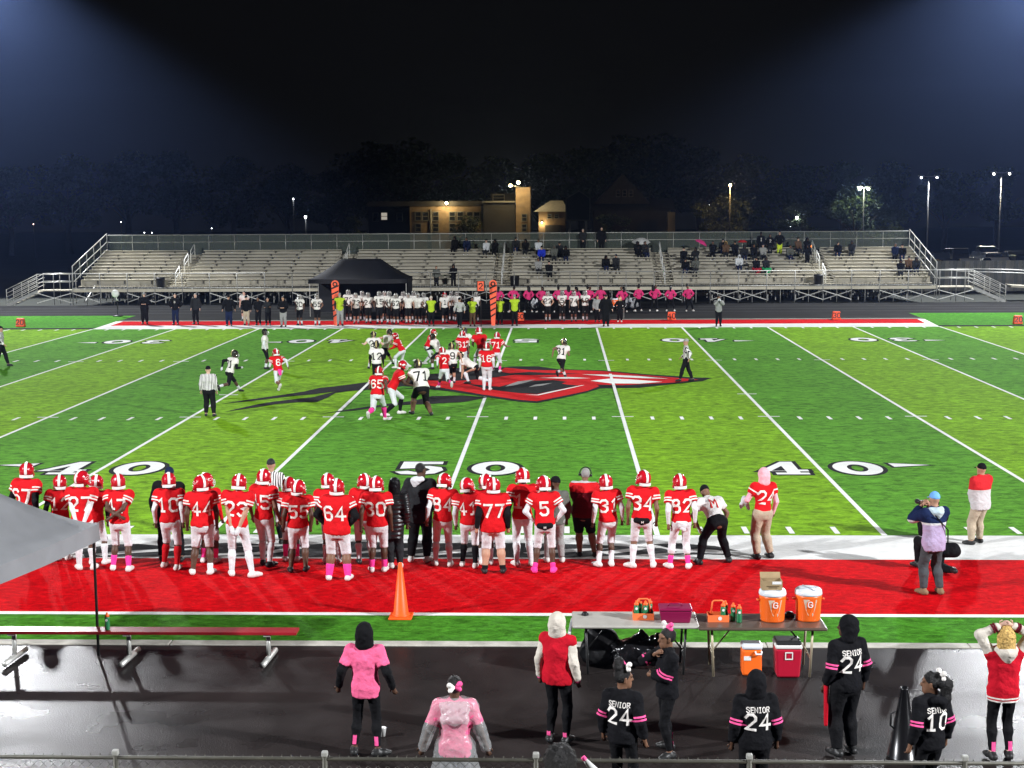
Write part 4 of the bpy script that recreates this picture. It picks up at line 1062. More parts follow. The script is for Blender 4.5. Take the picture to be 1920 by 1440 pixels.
# ---- line-to-gain markers
M_org = mat('marker_orange', (.85, .10, .03), .6); M_orgl = mat('marker_orange_face', (.9, .13, .06), .6)
def chain_marker(px, label):
    p = g(px, 610); t = empty('chain_marker', p); tag(t, label, 'marker', 'chain crew markers')
    MB().tube([(0, .03, 0), (0, .03, 1.6)], .02, 8).build('pole', M_blackp, t, True)
    w, H = .215, 2.5
    pts = [(-.1, .0), (.1, .0)]+[(w*math.cos(a), H-w+w*math.sin(a)) for a in np.linspace(0, math.pi, 12)]
    b = MB().extr(pts, 'y', -.05, .02).build('board', M_orgl, t)
    for k in range(6):
        z = .45+k*.31; hw = .1+(w-.1)*z/(H-w); MB().add([(-hw, -.055, z), (hw, -.055, z+.16), (hw, -.055, z+.25), (-hw, -.055, z+.09)], [(0, 1, 2, 3)]).build('stripe', M_blackp, b)
    o = []
    annulus('ring', [(.14*math.cos(a), .14*math.sin(a)) for a in np.linspace(0, 6.2832, 20, endpoint=False)], [(.07*math.cos(a), .07*math.sin(a)) for a in np.linspace(0, 6.2832, 20, endpoint=False)], 0, M_blackp, b)
    r = COL.objects[-1]; r.rotation_euler = (R(90), 0, 0); r.location = (0, -.056, H-w)
    return t
chain_marker(630, 'orange striped chain marker with a round bullseye top, the left one of the pair'); chain_marker(925, 'orange striped chain marker with a round bullseye top, the right one of the pair')
p = g(902, 612); t = empty('down_marker', p); tag(t, 'down indicator on a dark pole showing an orange number two', 'marker')
MB().tube([(0, 0, 0), (0, 0, 1.95)], .022, 8).build('pole', M_blackp, t, True); b = MB().box(-.22, -.05, 1.9, .22, .05, 2.5).build('box', M_blackp, t)
MB().box(-.17, -.056, 1.95, .17, -.052, 2.46).build('panel', M_orgl, b)
def digits(txt, h, material, parent, loc, rx=90, **kw):
    P, Z, F = strokes(txt, h, sub=1, **kw); me = np_mesh('digits', np.c_[P, Z*.002], F, False); me.materials.append(material)
    o = link('digits', me, parent, loc); o.rotation_euler = (R(rx), 0, 0); return o
digits('2', .3, M_blackp, b, (0, -.062, 2.2))
def yard_box(px, py, txt, label):
    p = g(px, py); t = empty('yard_marker', p); tag(t, label, 'marker', 'orange yard marker boxes')
    b = MB().add([(-.24, -.16, 0), (.24, -.16, 0), (.24, .16, 0), (-.24, .16, 0), (-.2, -.1, .46), (.2, -.1, .46), (.2, .1, .46), (-.2, .1, .46)], [(3, 2, 1, 0), (4, 5, 6, 7), (0, 1, 5, 4), (1, 2, 6, 5), (2, 3, 7, 6), (3, 0, 4, 7)]).build('box', M_org, t, bevel=.02)
    digits(txt, .26, M_blackp, b, (0, -.142, .24), 82)
yard_box(39, 612, '20', 'orange yard marker reading 20 at the far left of the field edge'); yard_box(1259, 600, '40', 'orange yard marker behind the far red turf, right of the cheer line'); yard_box(1568, 599, '30', 'orange yard marker behind the far red turf, near its right end'); yard_box(1908, 607, '20', 'orange yard marker at the right edge of the picture'); yard_box(975, 601, '50', 'orange yard marker behind the far red turf at midfield')
# ---- team bench
M_bench = mat('bench_red', (.24, .012, .018), .3, spec=.16, var=.25, vs=3, bump=.15, bs=30)
bn = empty('team_bench', (-4.2, -8.17, 0)); tag(bn, 'long dark red plank bench on grey steel legs at the left of the track', 'bench')
MB().box(-4.6, -.135, .43, 2.94, .135, .475).build('plank', M_bench, bn, bevel=.008)
for lx in (2.5, .42, -1.3, -3.2):
    l = empty('leg', (lx, 0, 0), parent=bn)
    MB().tube([(0, 0, .05), (0, 0, .43)], .034, 10).build('upright', M_galv, l, True); MB().tube([(-.02, -.36, .05), (.02, .38, .05)], .045, 10).build('foot', M_galv, l, True); MB().box(-.05, -.12, .405, .05, .12, .43).build('bracket', M_galv, l)
M_bot = mat('bottle_green', (.015, .16, .06), .3, spec=.5); M_cap = mat('bottle_cap_orange', (.80, .12, .02), .4); M_wlab = mat('label_white', (.7, .7, .68), .5)
def bottle(loc, label, group=None, sc=1.0):
    t = empty('drink_bottle', loc); tag(t, label, 'bottle', group)
    MB().lathe([(.033*sc, 0), (.037*sc, .01), (.037*sc, .1*sc), (.032*sc, .12*sc), (.037*sc, .14*sc), (.036*sc, .185*sc), (.03*sc, .2*sc)], 12).build('bottle_body', M_bot, t, True)
    MB().lathe([(.033*sc, .2*sc), (.034*sc, .225*sc), (.018*sc, .235*sc), (.014*sc, .262*sc), (.005*sc, .266*sc)], 12).build('lid', M_cap, t, True)
    MB().lathe([(.0015, .0), (.02*sc, .0), (.02*sc, .003), (.0015, .003)], 10).build('label_disc', M_wlab, t).rotation_euler = (R(90), 0, 0); COL.objects[-1].location = (0, -.0365*sc, .155*sc)
    return t
q = at(203, 1181, -8.17); bottle((q.x, -8.2, .476), 'green drink bottle with orange lid standing on the red bench')
# ---- cone
cn = empty('traffic_cone', g(752, 1157)); tag(cn, 'tall orange traffic cone on the edge of the red turf', 'cone')
M_cone = mat('cone_orange', (.9, .10, .012), .45, var=.06); MB().box(-.19, -.19, 0, .19, .19, .035).build('base', M_cone, cn, bevel=.015); MB().lathe([(.155, .03), (.14, .06), (.125, .07), (.032, .89), (.026, .91), (.004, .915)], 20).build('cone_body', M_cone, cn, True)
# ---- folding tables
M_tbw = mat('table_white', (.36, .345, .31), .4, var=.06); M_tbb = mat('table_brown', (.085, .062, .048), .3, spec=.5, var=.1); M_leg = mat('table_leg', (.30, .26, .18), .4, metal=.3); M_legd = mat('table_leg_dark', (.02, .02, .02), .4)
def table(cx, cy, mtop, mleg, label):
    t = empty('folding_table', (cx, cy, 0)); tag(t, label, 'table')
    MB().box(-.905, -.375, .695, .905, .375, .74).build('tabletop', mtop, t, bevel=.022)
    for sx in (-.68, .68):
        for sy in (-.27, .27): MB().tube([(sx, sy, 0), (sx+.03*np.sign(sx), sy, .7)], .018, 8).build('leg', mleg, t, True)
        MB().tube([(sx, -.27, .28), (sx, .27, .28)], .014, 8).build('stretcher', mleg, t, True); MB().tube([(sx, -.05, .3), (sx*.55, -.05, .69)], .012, 8).build('brace', mleg, t, True)
table(3.68, -8.42, M_tbw, M_legd, 'pale plastic folding table holding a carrier and a crimson box'); table(5.46, -8.5, M_tbb, M_leg, 'brown folding table holding two orange drink coolers')
M_corg = mat('cooler_orange', (.86, .14, .015), .35, spec=.5); M_cwht = mat('cooler_lid', (.62, .66, .70), .35, spec=.5); M_decal = mat('decal_pale', (.62, .50, .38), .4); M_red2 = mat('cooler_red', (.42, .008, .03), .35, spec=.5); M_crim = mat('box_crimson', (.20, .006, .05), .4)
def round_cooler(loc, label, h=.46, r=.185, rz=0):
    t = empty('drink_cooler', loc, rz); tag(t, label, 'cooler')
    MB().lathe([(r*.9, 0), (r*.93, .02), (r, h*.72), (r*1.03, h*.76), (r*1.03, h*.82)], 24).build('cooler_body', M_corg, t, True)
    l = MB().lathe([(r*1.05, h*.82), (r*1.06, h*.86), (r*1.02, h*.95), (r*.94, h*.985), (.01, h)], 24).build('lid', M_cwht, t, True)
    for a in (.4, 1.97): MB().bar((-r*.85*math.cos(a), -r*.85*math.sin(a), h*1.0), (r*.85*math.cos(a), r*.85*math.sin(a), h*1.0), .02, .012).build('lid_rib', mat('cooler_lid_groove', (.3, .33, .36), .4), l)
    for s_ in (-1, 1): MB().tube([(s_*r*.98, -.02, h*.66), (s_*(r+.035), -.02, h*.66), (s_*(r+.035), .02, h*.66), (s_*r*.98, .02, h*.66)], .012, 6).build('handle', M_corg, t, True)
    # emblem on the front: pale flared badge with an orange bolt and a round letter disc
    def wrap(pts, off, nm, m_):
        V = [((r*(.9+.1*min(1, z/(h*.72)))+off)*math.sin(x/r), -(r*(.9+.1*min(1, z/(h*.72)))+off)*math.cos(x/r), z) for x, z in pts]
        return MB().add(V, [tuple(range(len(V)))]).build(nm, m_, t)
    u = h/.46
    wrap([(-.03*u, .10*u), (.04*u, .09*u), (.075*u, .2*u), (.1*u, .33*u), (.03*u, .335*u), (-.03*u, .335*u), (-.1*u, .33*u), (-.07*u, .2*u)], .004, 'badge', M_decal)
    wrap([(-.02*u, .1*u), (.01*u, .095*u), (.06*u, .2*u), (.02*u, .205*u)], .007, 'bolt', M_corg)
    wrap([(.055*u*math.cos(a), .265*u+.055*u*math.sin(a)) for a in np.linspace(0, 6.2832, 18, endpoint=False)], .008, 'letter_disc', M_corg)
    P, Z, F = strokes('G', .075*u, w=.055*u, sub=2); V = [((r+.011+.001*zz)*math.sin(x/r), -(r+.011+.001*zz)*math.cos(x/r), .265*u+z) for (x, z), zz in zip(P, Z)]
    me = np_mesh('letter', V, F, False); me.materials.append(M_wlab); link('letter', me, t)
    return t
c1 = at(1447, 1155, -8.42); c2 = at(1515, 1155, -8.42)
round_cooler((c1.x, -8.46, .742), 'orange drink cooler under a cardboard box on the brown table', rz=.1); round_cooler((c2.x, -8.42, .742), 'orange drink cooler with a white ribbed lid, at the right end of the table')
M_card = mat('cardboard', (.30, .215, .115), .8, var=.12, vs=8)
bx = empty('cardboard_box', (c1.x-.02, -8.46, 1.204)); tag(bx, 'open cardboard box resting on top of the left orange cooler', 'box'); MB().box(-.145, -.1, 0, .145, .1, .015).box(-.145, -.1, .015, -.135, .1, .13).box(.135, -.1, .015, .145, .1, .13).box(-.135, -.1, .015, .135, -.09, .13).box(-.135, .09, .015, .135, .1, .13).build('carton', M_card, bx); MB().add([(-.145, .1, .13), (.145, .1, .13), (.145, .16, .2), (-.145, .16, .2), (-.145, .104, .128), (.145, .104, .128), (.145, .164, .198), (-.145, .164, .198)], [(0, 1, 2, 3), (7, 6, 5, 4), (0, 4, 5, 1), (2, 6, 7, 3)]).build('flap', M_card, bx); MB().box(.0, -.104, .085, .13, -.101, .125).build('sticker', M_wlab, bx)
MB().box(-.08, -.104, .05, .1, -.101, .062).box(-.05, -.104, .028, .07, -.101, .04).build('printing', mat('carton_print', (.10, .065, .03), .8), bx)
def carrier(loc, nb, label, rz=0):
    t = empty('bottle_carrier', loc, rz); tag(t, label, 'carrier')
    mo = mat('carrier_orange', (.85, .17, .05), .5)
    MB().box(-.15, -.1, 0, .15, .1, .012).box(-.15, -.1, .012, -.142, .1, .1).box(.142, -.1, .012, .15, .1, .1).box(-.142, -.1, .012, .142, -.092, .1).box(-.142, .092, .012, .142, .1, .1).build('tray', mo, t)
    MB().tube([(-.1, 0, .1), (-.08, 0, .27), (-.06, 0, .29), (.06, 0, .29), (.08, 0, .27), (.1, 0, .1)], .012, 8).build('handle', mo, t, True)
    MB().lathe([(.001, 0), (.028, 0), (.028, .004), (.001, .004)], 12).build('tray_badge', M_wlab, t).rotation_euler = (R(90), 0, 0); COL.objects[-1].location = (.02, -.1005, .055)
    for k, (x, y) in enumerate(nb): bottle((loc[0]+x, loc[1]+y, loc[2]+.013), label_b(k, label), 'drink bottles in the carriers')
def label_b(k, label): return 'green drink bottle with orange lid in the %s carrier, %s from its left' % ('full' if 'full' in label else 'half empty', ORD[k])
a = at(1206, 1146, -8.42); carrier((a.x, -8.42, .742), [(-.1, -.045), (-.045, .045), (.03, -.045), (.1, .045)], 'full orange bottle carrier with a handle on the pale table')
a = at(1346, 1155, -8.5); carrier((a.x, -8.5, .742), [(.07, -.03), (.11, .05)], 'half empty orange bottle carrier with a handle on the brown table')
a = at(1375, 1158, -8.55); bottle((a.x, -8.52, .742), 'green drink bottle standing on the brown table, left of a pair'); a = at(1386, 1160, -8.6); bottle((a.x, -8.6, .742), 'green drink bottle standing on the brown table, right of a pair')
a = at(1263, 1160, -8.5); cb = empty('storage_box', (a.x+.02, -8.52, .742)); tag(cb, 'crimson plastic storage box with a handled lid on the pale table', 'box'); MB().add([(-.2, -.13, 0), (.2, -.13, 0), (.2, .13, 0), (-.2, .13, 0), (-.23, -.15, .17), (.23, -.15, .17), (.23, .15, .17), (-.23, .15, .17)], [(3, 2, 1, 0), (4, 5, 6, 7), (0, 1, 5, 4), (1, 2, 6, 5), (2, 3, 7, 6), (3, 0, 4, 7)]).build('box_body', M_crim, cb, bevel=.012); l = MB().box(-.235, -.155, .172, .235, .155, .215).build('lid', M_crim, cb, bevel=.015); MB().tube([(-.1, 0, .215), (-.08, 0, .25), (.08, 0, .25), (.1, 0, .215)], .01, 6).build('handle', M_crim, l, True)
a = at(1097, 1150, -8.3); MB().lathe([(.001, 0), (.055, .0), (.05, .03), (.03, .045), (.001, .047)], 12).build('black_pouch', M_blackp, None, True, loc=(a.x, -8.25, .742)); tag(COL.objects[-1], 'small black pouch lying at the left end of the pale table', 'pouch')
a = at(1480, 1150, -8.3); MB().lathe([(.001, 0), (.07, .0), (.08, .03), (.05, .07), (.001, .08)], 10).build('black_bag', M_blackp, None, True, loc=(a.x, -8.3, .742)); tag(COL.objects[-1], 'small black bag between the two orange coolers on the table', 'bag')
# ---- on the track under the tables
p = g(1408, 1262); fc = empty('jug_cooler', p); tag(fc, 'square orange jug cooler with a pale lid on the track under the table', 'cooler')
MB().box(-.14, -.13, 0, .14, .13, .38).build('cooler_body', M_corg, fc, bevel=.03); MB().box(-.145, -.135, .382, .145, .135, .45).build('lid', M_cwht, fc, bevel=.025); MB().tube([(.04, -.135, .36), (.05, -.17, .33), (.12, -.17, .33), (.13, -.135, .36)], .014, 8).build('spigot', M_wlab, fc, True); MB().box(-.12, -.137, .23, -.02, -.132, .29).build('sticker', M_wlab, fc)
p = g(1475, 1264); rc = empty('ice_chest', p); tag(rc, 'tall red wheeled ice chest with a white lid band beside the orange jug', 'cooler')
MB().add([(-.16, -.16, 0), (.16, -.16, 0), (.16, .16, 0), (-.16, .16, 0), (-.185, -.18, .42), (.185, -.18, .42), (.185, .18, .42), (-.185, .18, .42)], [(3, 2, 1, 0), (4, 5, 6, 7), (0, 1, 5, 4), (1, 2, 6, 5), (2, 3, 7, 6), (3, 0, 4, 7)]).build('chest_body', M_red2, rc, bevel=.025); MB().box(-.188, -.183, .422, .188, .183, .475).build('lid_band', mat('lid_white', (.7, .68, .66), .4), rc, bevel=.015); MB().box(-.18, -.175, .477, .18, .175, .52).build('lid', mat('lid_black', (.02, .02, .022), .4), rc, bevel=.02)
MB().box(-.055, -.185, .27, .055, -.18, .285).box(-.055, -.185, .365, .055, -.18, .38).box(-.055, -.185, .285, -.042, -.18, .365).box(.042, -.185, .285, .055, -.18, .365).build('logo_frame', M_wlab, rc)
for s_ in (-.13, .13): MB().lathe([(.01, -.02), (.05, -.02), (.05, .02), (.01, .02)], 12).build('wheel', M_blackp, rc, True).rotation_euler = (0, R(90), 0); COL.objects[-1].location = (s_, .15, .05)
wbd = MB().box(-.02, -.36, 0, .02, .36, .64).build('leaning_board', mat('board_white', (.6, .62, .64), .4), None, bevel=.006); wbd.location = (2.66, -8.4, .004); wbd.rotation_euler = (0, R(9), R(-4)); tag(wbd, 'white board standing upright against the left end of the pale table', 'board')
M_bagm = mat('bin_bag_black', (.006, .006, .007), .16, spec=.6, bump=1.0, bs=9)
def lump(nm, loc, caps, label, m_, amp=.02, f=22, v=.02):
    me, _ = sdf_mesh(nm, [(caps, 0, [((0, 0, 0), (0, 0, -1))], .04)], v, noise_warp(amp, f)); o = link(nm, me, None, loc, m_); tag(o, label, 'bag'); return o
lump('bin_bag', g(1196, 1250), [Cap((-.22, 0, .2), (.22, .05, .22), .2, .2, .1), Cap((0, 0, .3), (.05, .02, .42), .2, .1, .1), Cap((.25, .05, .3), (.3, .06, .45), .12, .05, .08)], 'shiny black rubbish bag on the track under the pale table', M_bagm, .03, 17)
lump('equipment_bag', g(1128, 1248)+Vector((0, .1, 0)), [Cap((-.12, 0, .18), (.14, 0, .18), .2, .2, .06, 1, 1, X3), Cap((-.1, 0, .42), (.1, 0, .4), .15, .14, .08)], 'black equipment bag on the track beside the white board', mat('bag_black', (.012, .012, .013), .6, bump=.6, bs=12), .012, 20)
cp = empty('paper_cup', g(718, 1380)); tag(cp, 'small white paper cup standing on the track by the pink shirt woman', 'cup'); MB().lathe([(.03, 0), (.045, .11), (.047, .112), (.043, .113), (.029, .01)], 14).build('cup_body', M_wlab, cp, True)
mg = empty('megaphone', g(1692, 1418)); tag(mg, 'tall black cheer megaphone standing on its wide end beside the ponytail girl', 'megaphone'); MB().lathe([(.185, 0), (.19, .012), (.18, .02), (.045, .83), (.055, .85), (.05, .87), (.028, .85)], 22).build('horn', mat('megaphone_black', (.006, .006, .007), .25, spec=.5), mg, True); MB().tube([(-.1, -.03, .35), (-.16, -.03, .4), (-.16, -.03, .55), (-.09, -.03, .58)], .012, 8).build('handle', M_blackp, mg, True)
# ---- home stand edge: walkway and chain-link guard fence in front of the camera
hs_ = MB().box(-30, -20.5, .75, 30, -17.0, .95).build('stand_walkway', M_alu2, None); hs_['kind'] = 'structure'
cf = empty('chain_link_fence', (0, -17.0, .95)); tag(cf, 'galvanised chain link guard fence along the bottom of the picture', 'fence')
FH = 1.085
MB().tube([(-9, 0, FH), (12, 0, FH)], .017, 10).build('top_rail', M_fence, cf, True)
px0 = at(217, 1425, -17.0).x
for k in range(-4, 7):
    x = px0+k*1.79; MB().tube([(x, 0, 0), (x, 0, FH+.02)], .024, 10).build('post', M_fence, cf, True); MB().box(x-.027, -.027, FH+.02, x+.027, .027, FH+.07).build('post_cap', mat('cap_white', (.28, .28, .26), .5), cf, bevel=.012)
wv = []; cw = .082
mbw = MB()
n_w = int(9.2/cw)
for k in range(n_w):
    for s_ in (0, 1):
        x = -2.2+k*cw; pts = []
        rows_ = 6
        for j in range(rows_+1):
            z = FH+.012-j*cw*.5
            pts.append((x+(cw*.25 if (j+s_) % 2 else -cw*.25)+cw*.5*s_, .026+(.004 if (j+s_) % 2 else -.004), z))
        mbw.tube(pts, .0022, 4, cap=False)
        mbw.tube([pts[0], (pts[0][0]+random.uniform(-.008, .008), pts[0][1], pts[0][2]+random.uniform(.003, .016))], .0022, 4, cap=False)
mbw.build('wire_mesh', M_fence, cf, kind='stuff', fix=False)
# ================================================================== WHO STANDS WHERE
C_red = cloth('jersey_red', (.56, .010, .014)); C_white = cloth('cloth_white', (.60, .62, .63)); C_black = cloth('cloth_black', (.008, .008, .009)); C_pink = cloth('sock_pink', (.85, .05, .30))
C_char = cloth('cloth_charcoal', (.022, .023, .025)); C_khaki = cloth('cloth_khaki', (.40, .33, .24)); C_grey = cloth('cloth_grey', (.28, .28, .27)); C_navy = cloth('cloth_navy', (.012, .018, .05))
C_olive = cloth('cloth_olive_grey', (.11, .115, .10)); C_hotpink = cloth('tee_pink', (.85, .11, .26)); C_cream = cloth('cloth_cream', (.55, .50, .43)); C_palepink = cloth('hood_pink', (.78, .40, .45))
C_redsock = cloth('sock_red', (.45, .01, .015)); C_darkgrey = cloth('trousers_grey', (.06, .065, .07)); C_jet = cloth('jet_shiny', (.008, .008, .009), rough=.4); C_hiviz = cloth('vest_hiviz', (.40, .55, .03)); C_hivizp = cloth('trousers_hiviz', (.6, .75, .05))
C_skyblue = cloth('cap_blue', (.16, .38, .75)); C_lav = cloth('lavender', (.42, .32, .50)); C_blue = cloth('poncho_blue', (.02, .04, .45)); C_green = cloth('blanket_green', (.02, .30, .10)); C_brown = cloth('coat_brown', (.12, .07, .04))
C_offwhite = cloth('opp_jersey_white', (.72, .69, .64)); C_oppant = cloth('opp_trousers_black', (.010, .010, .011)); C_cheer = cloth('cheer_pink', (.62, .04, .16))
C_num = cloth('print_white', (.74, .70, .66), var=.25); C_numb = cloth('print_black', (.012, .012, .012)); C_numr = cloth('print_red', (.5, .02, .02))
H_red = mat('helmet_red', (.46, .006, .016), .18, spec=.5, coat=.6); H_white = mat('helmet_white', (.75, .74, .72), .3, spec=.5); H_gold = mat('helmet_black', (.02, .018, .014), .2, spec=.5, coat=.6); H_goldst = mat('helmet_gold', (.62, .50, .24), .3, metal=.3); H_silver = mat('mask_silver', (.55, .55, .55), .35, metal=.4)
H_shoew = mat('shoe_white', (.62, .60, .57), .5, var=.15, vs=18); H_shoeb = mat('shoe_black', (.015, .015, .015), .45); H_tan = mat('shoe_tan', (.20, .13, .07), .7); H_hair = mat('hair_black', (.008, .007, .007), .5, bump=.8, bs=120); H_blond = mat('hair_blond', (.52, .33, .10), .5, var=.5, vs=40, bump=.8, bs=90); H_grey = mat('hair_grey', (.25, .24, .23), .6)
C_ref = striped('referee_stripes', (.74, .72, .70), (.012, .012, .012))
RED_H = ('helmet', H_red, H_white, H_white, H_white, H_white); GOLD_H = ('helmet', H_gold, H_goldst, H_silver, None); SIL_H = ('helmet', mat('helmet_silver', (.5, .49, .46), .3, metal=.3), H_gold, H_silver, None)
def red(num, under=None, sock=(C_white, 1.3), shoe=H_shoew, pl=1.12, skin=0, hem=-.04, glove=None, pants=None, girth=.97, fb='back', **kw):
    d = dict(skin=skin, girth=girth, top=dict(mat=C_red, pads=True, sleeve=.5, hem=hem, under=under, infl=.024), pants=dict(mat=pants or C_white, len=pl, infl=.012), sock=sock, shoe=shoe, glove=glove, head=RED_H,
             bands=[(C_num, .17, .26), (C_num, .34, .43)], prints=[(num, .235, .30, fb, C_num)] if num else []); d.update(kw); return d
def opp(num, skin=0, under=None, sock=(C_white, 1.55), fb='back', girth=1.06, head=GOLD_H, **kw):
    d = dict(skin=skin, girth=girth, top=dict(mat=C_offwhite, pads=True, sleeve=.45, hem=-.03, under=under, infl=.022), pants=dict(mat=C_oppant, len=1.1, infl=.012), sock=sock, shoe=H_shoeb, head=head, prints=[(num, .26, .30, fb, C_numb)] if num else []); d.update(kw); return d
def civ(topm, pantm, hd, skin=0, name='jacket', hem=-.12, sleeve=1.92, shoe=H_shoeb, pl=1.95, pin=.014, infl=.022, **kw):
    d = dict(skin=skin, top=dict(mat=topm, sleeve=sleeve, hem=hem, infl=infl, name=name), pants=dict(mat=pantm, len=pl, infl=pin, loose=.008), shoe=shoe, head=hd); d.update(kw); return d
def official(**kw):
    d = dict(skin=2, top=dict(mat=C_ref, sleeve=1.9, hem=-.01, infl=.014, name='striped_shirt'), pants=dict(mat=C_oppant, len=1.93, infl=.016, loose=.006), shoe=H_shoeb, head=('cap', C_black)); d.update(kw); return d
def put(px, py, top, yaw, pose, o, label, gear=.055, h=None, v=.024, fine=True, group=None, key=None, z=0.0, mir=False):
    p = g(px, py, z); 
    if h is None: h = at(px, top, p.y).z-z-gear
    return person(p, yaw, h, pose, o, label, group, v, fine, key, 'person', mir)
TEAM = 'home team along the near sideline'
PINK = (C_pink, 1.5)
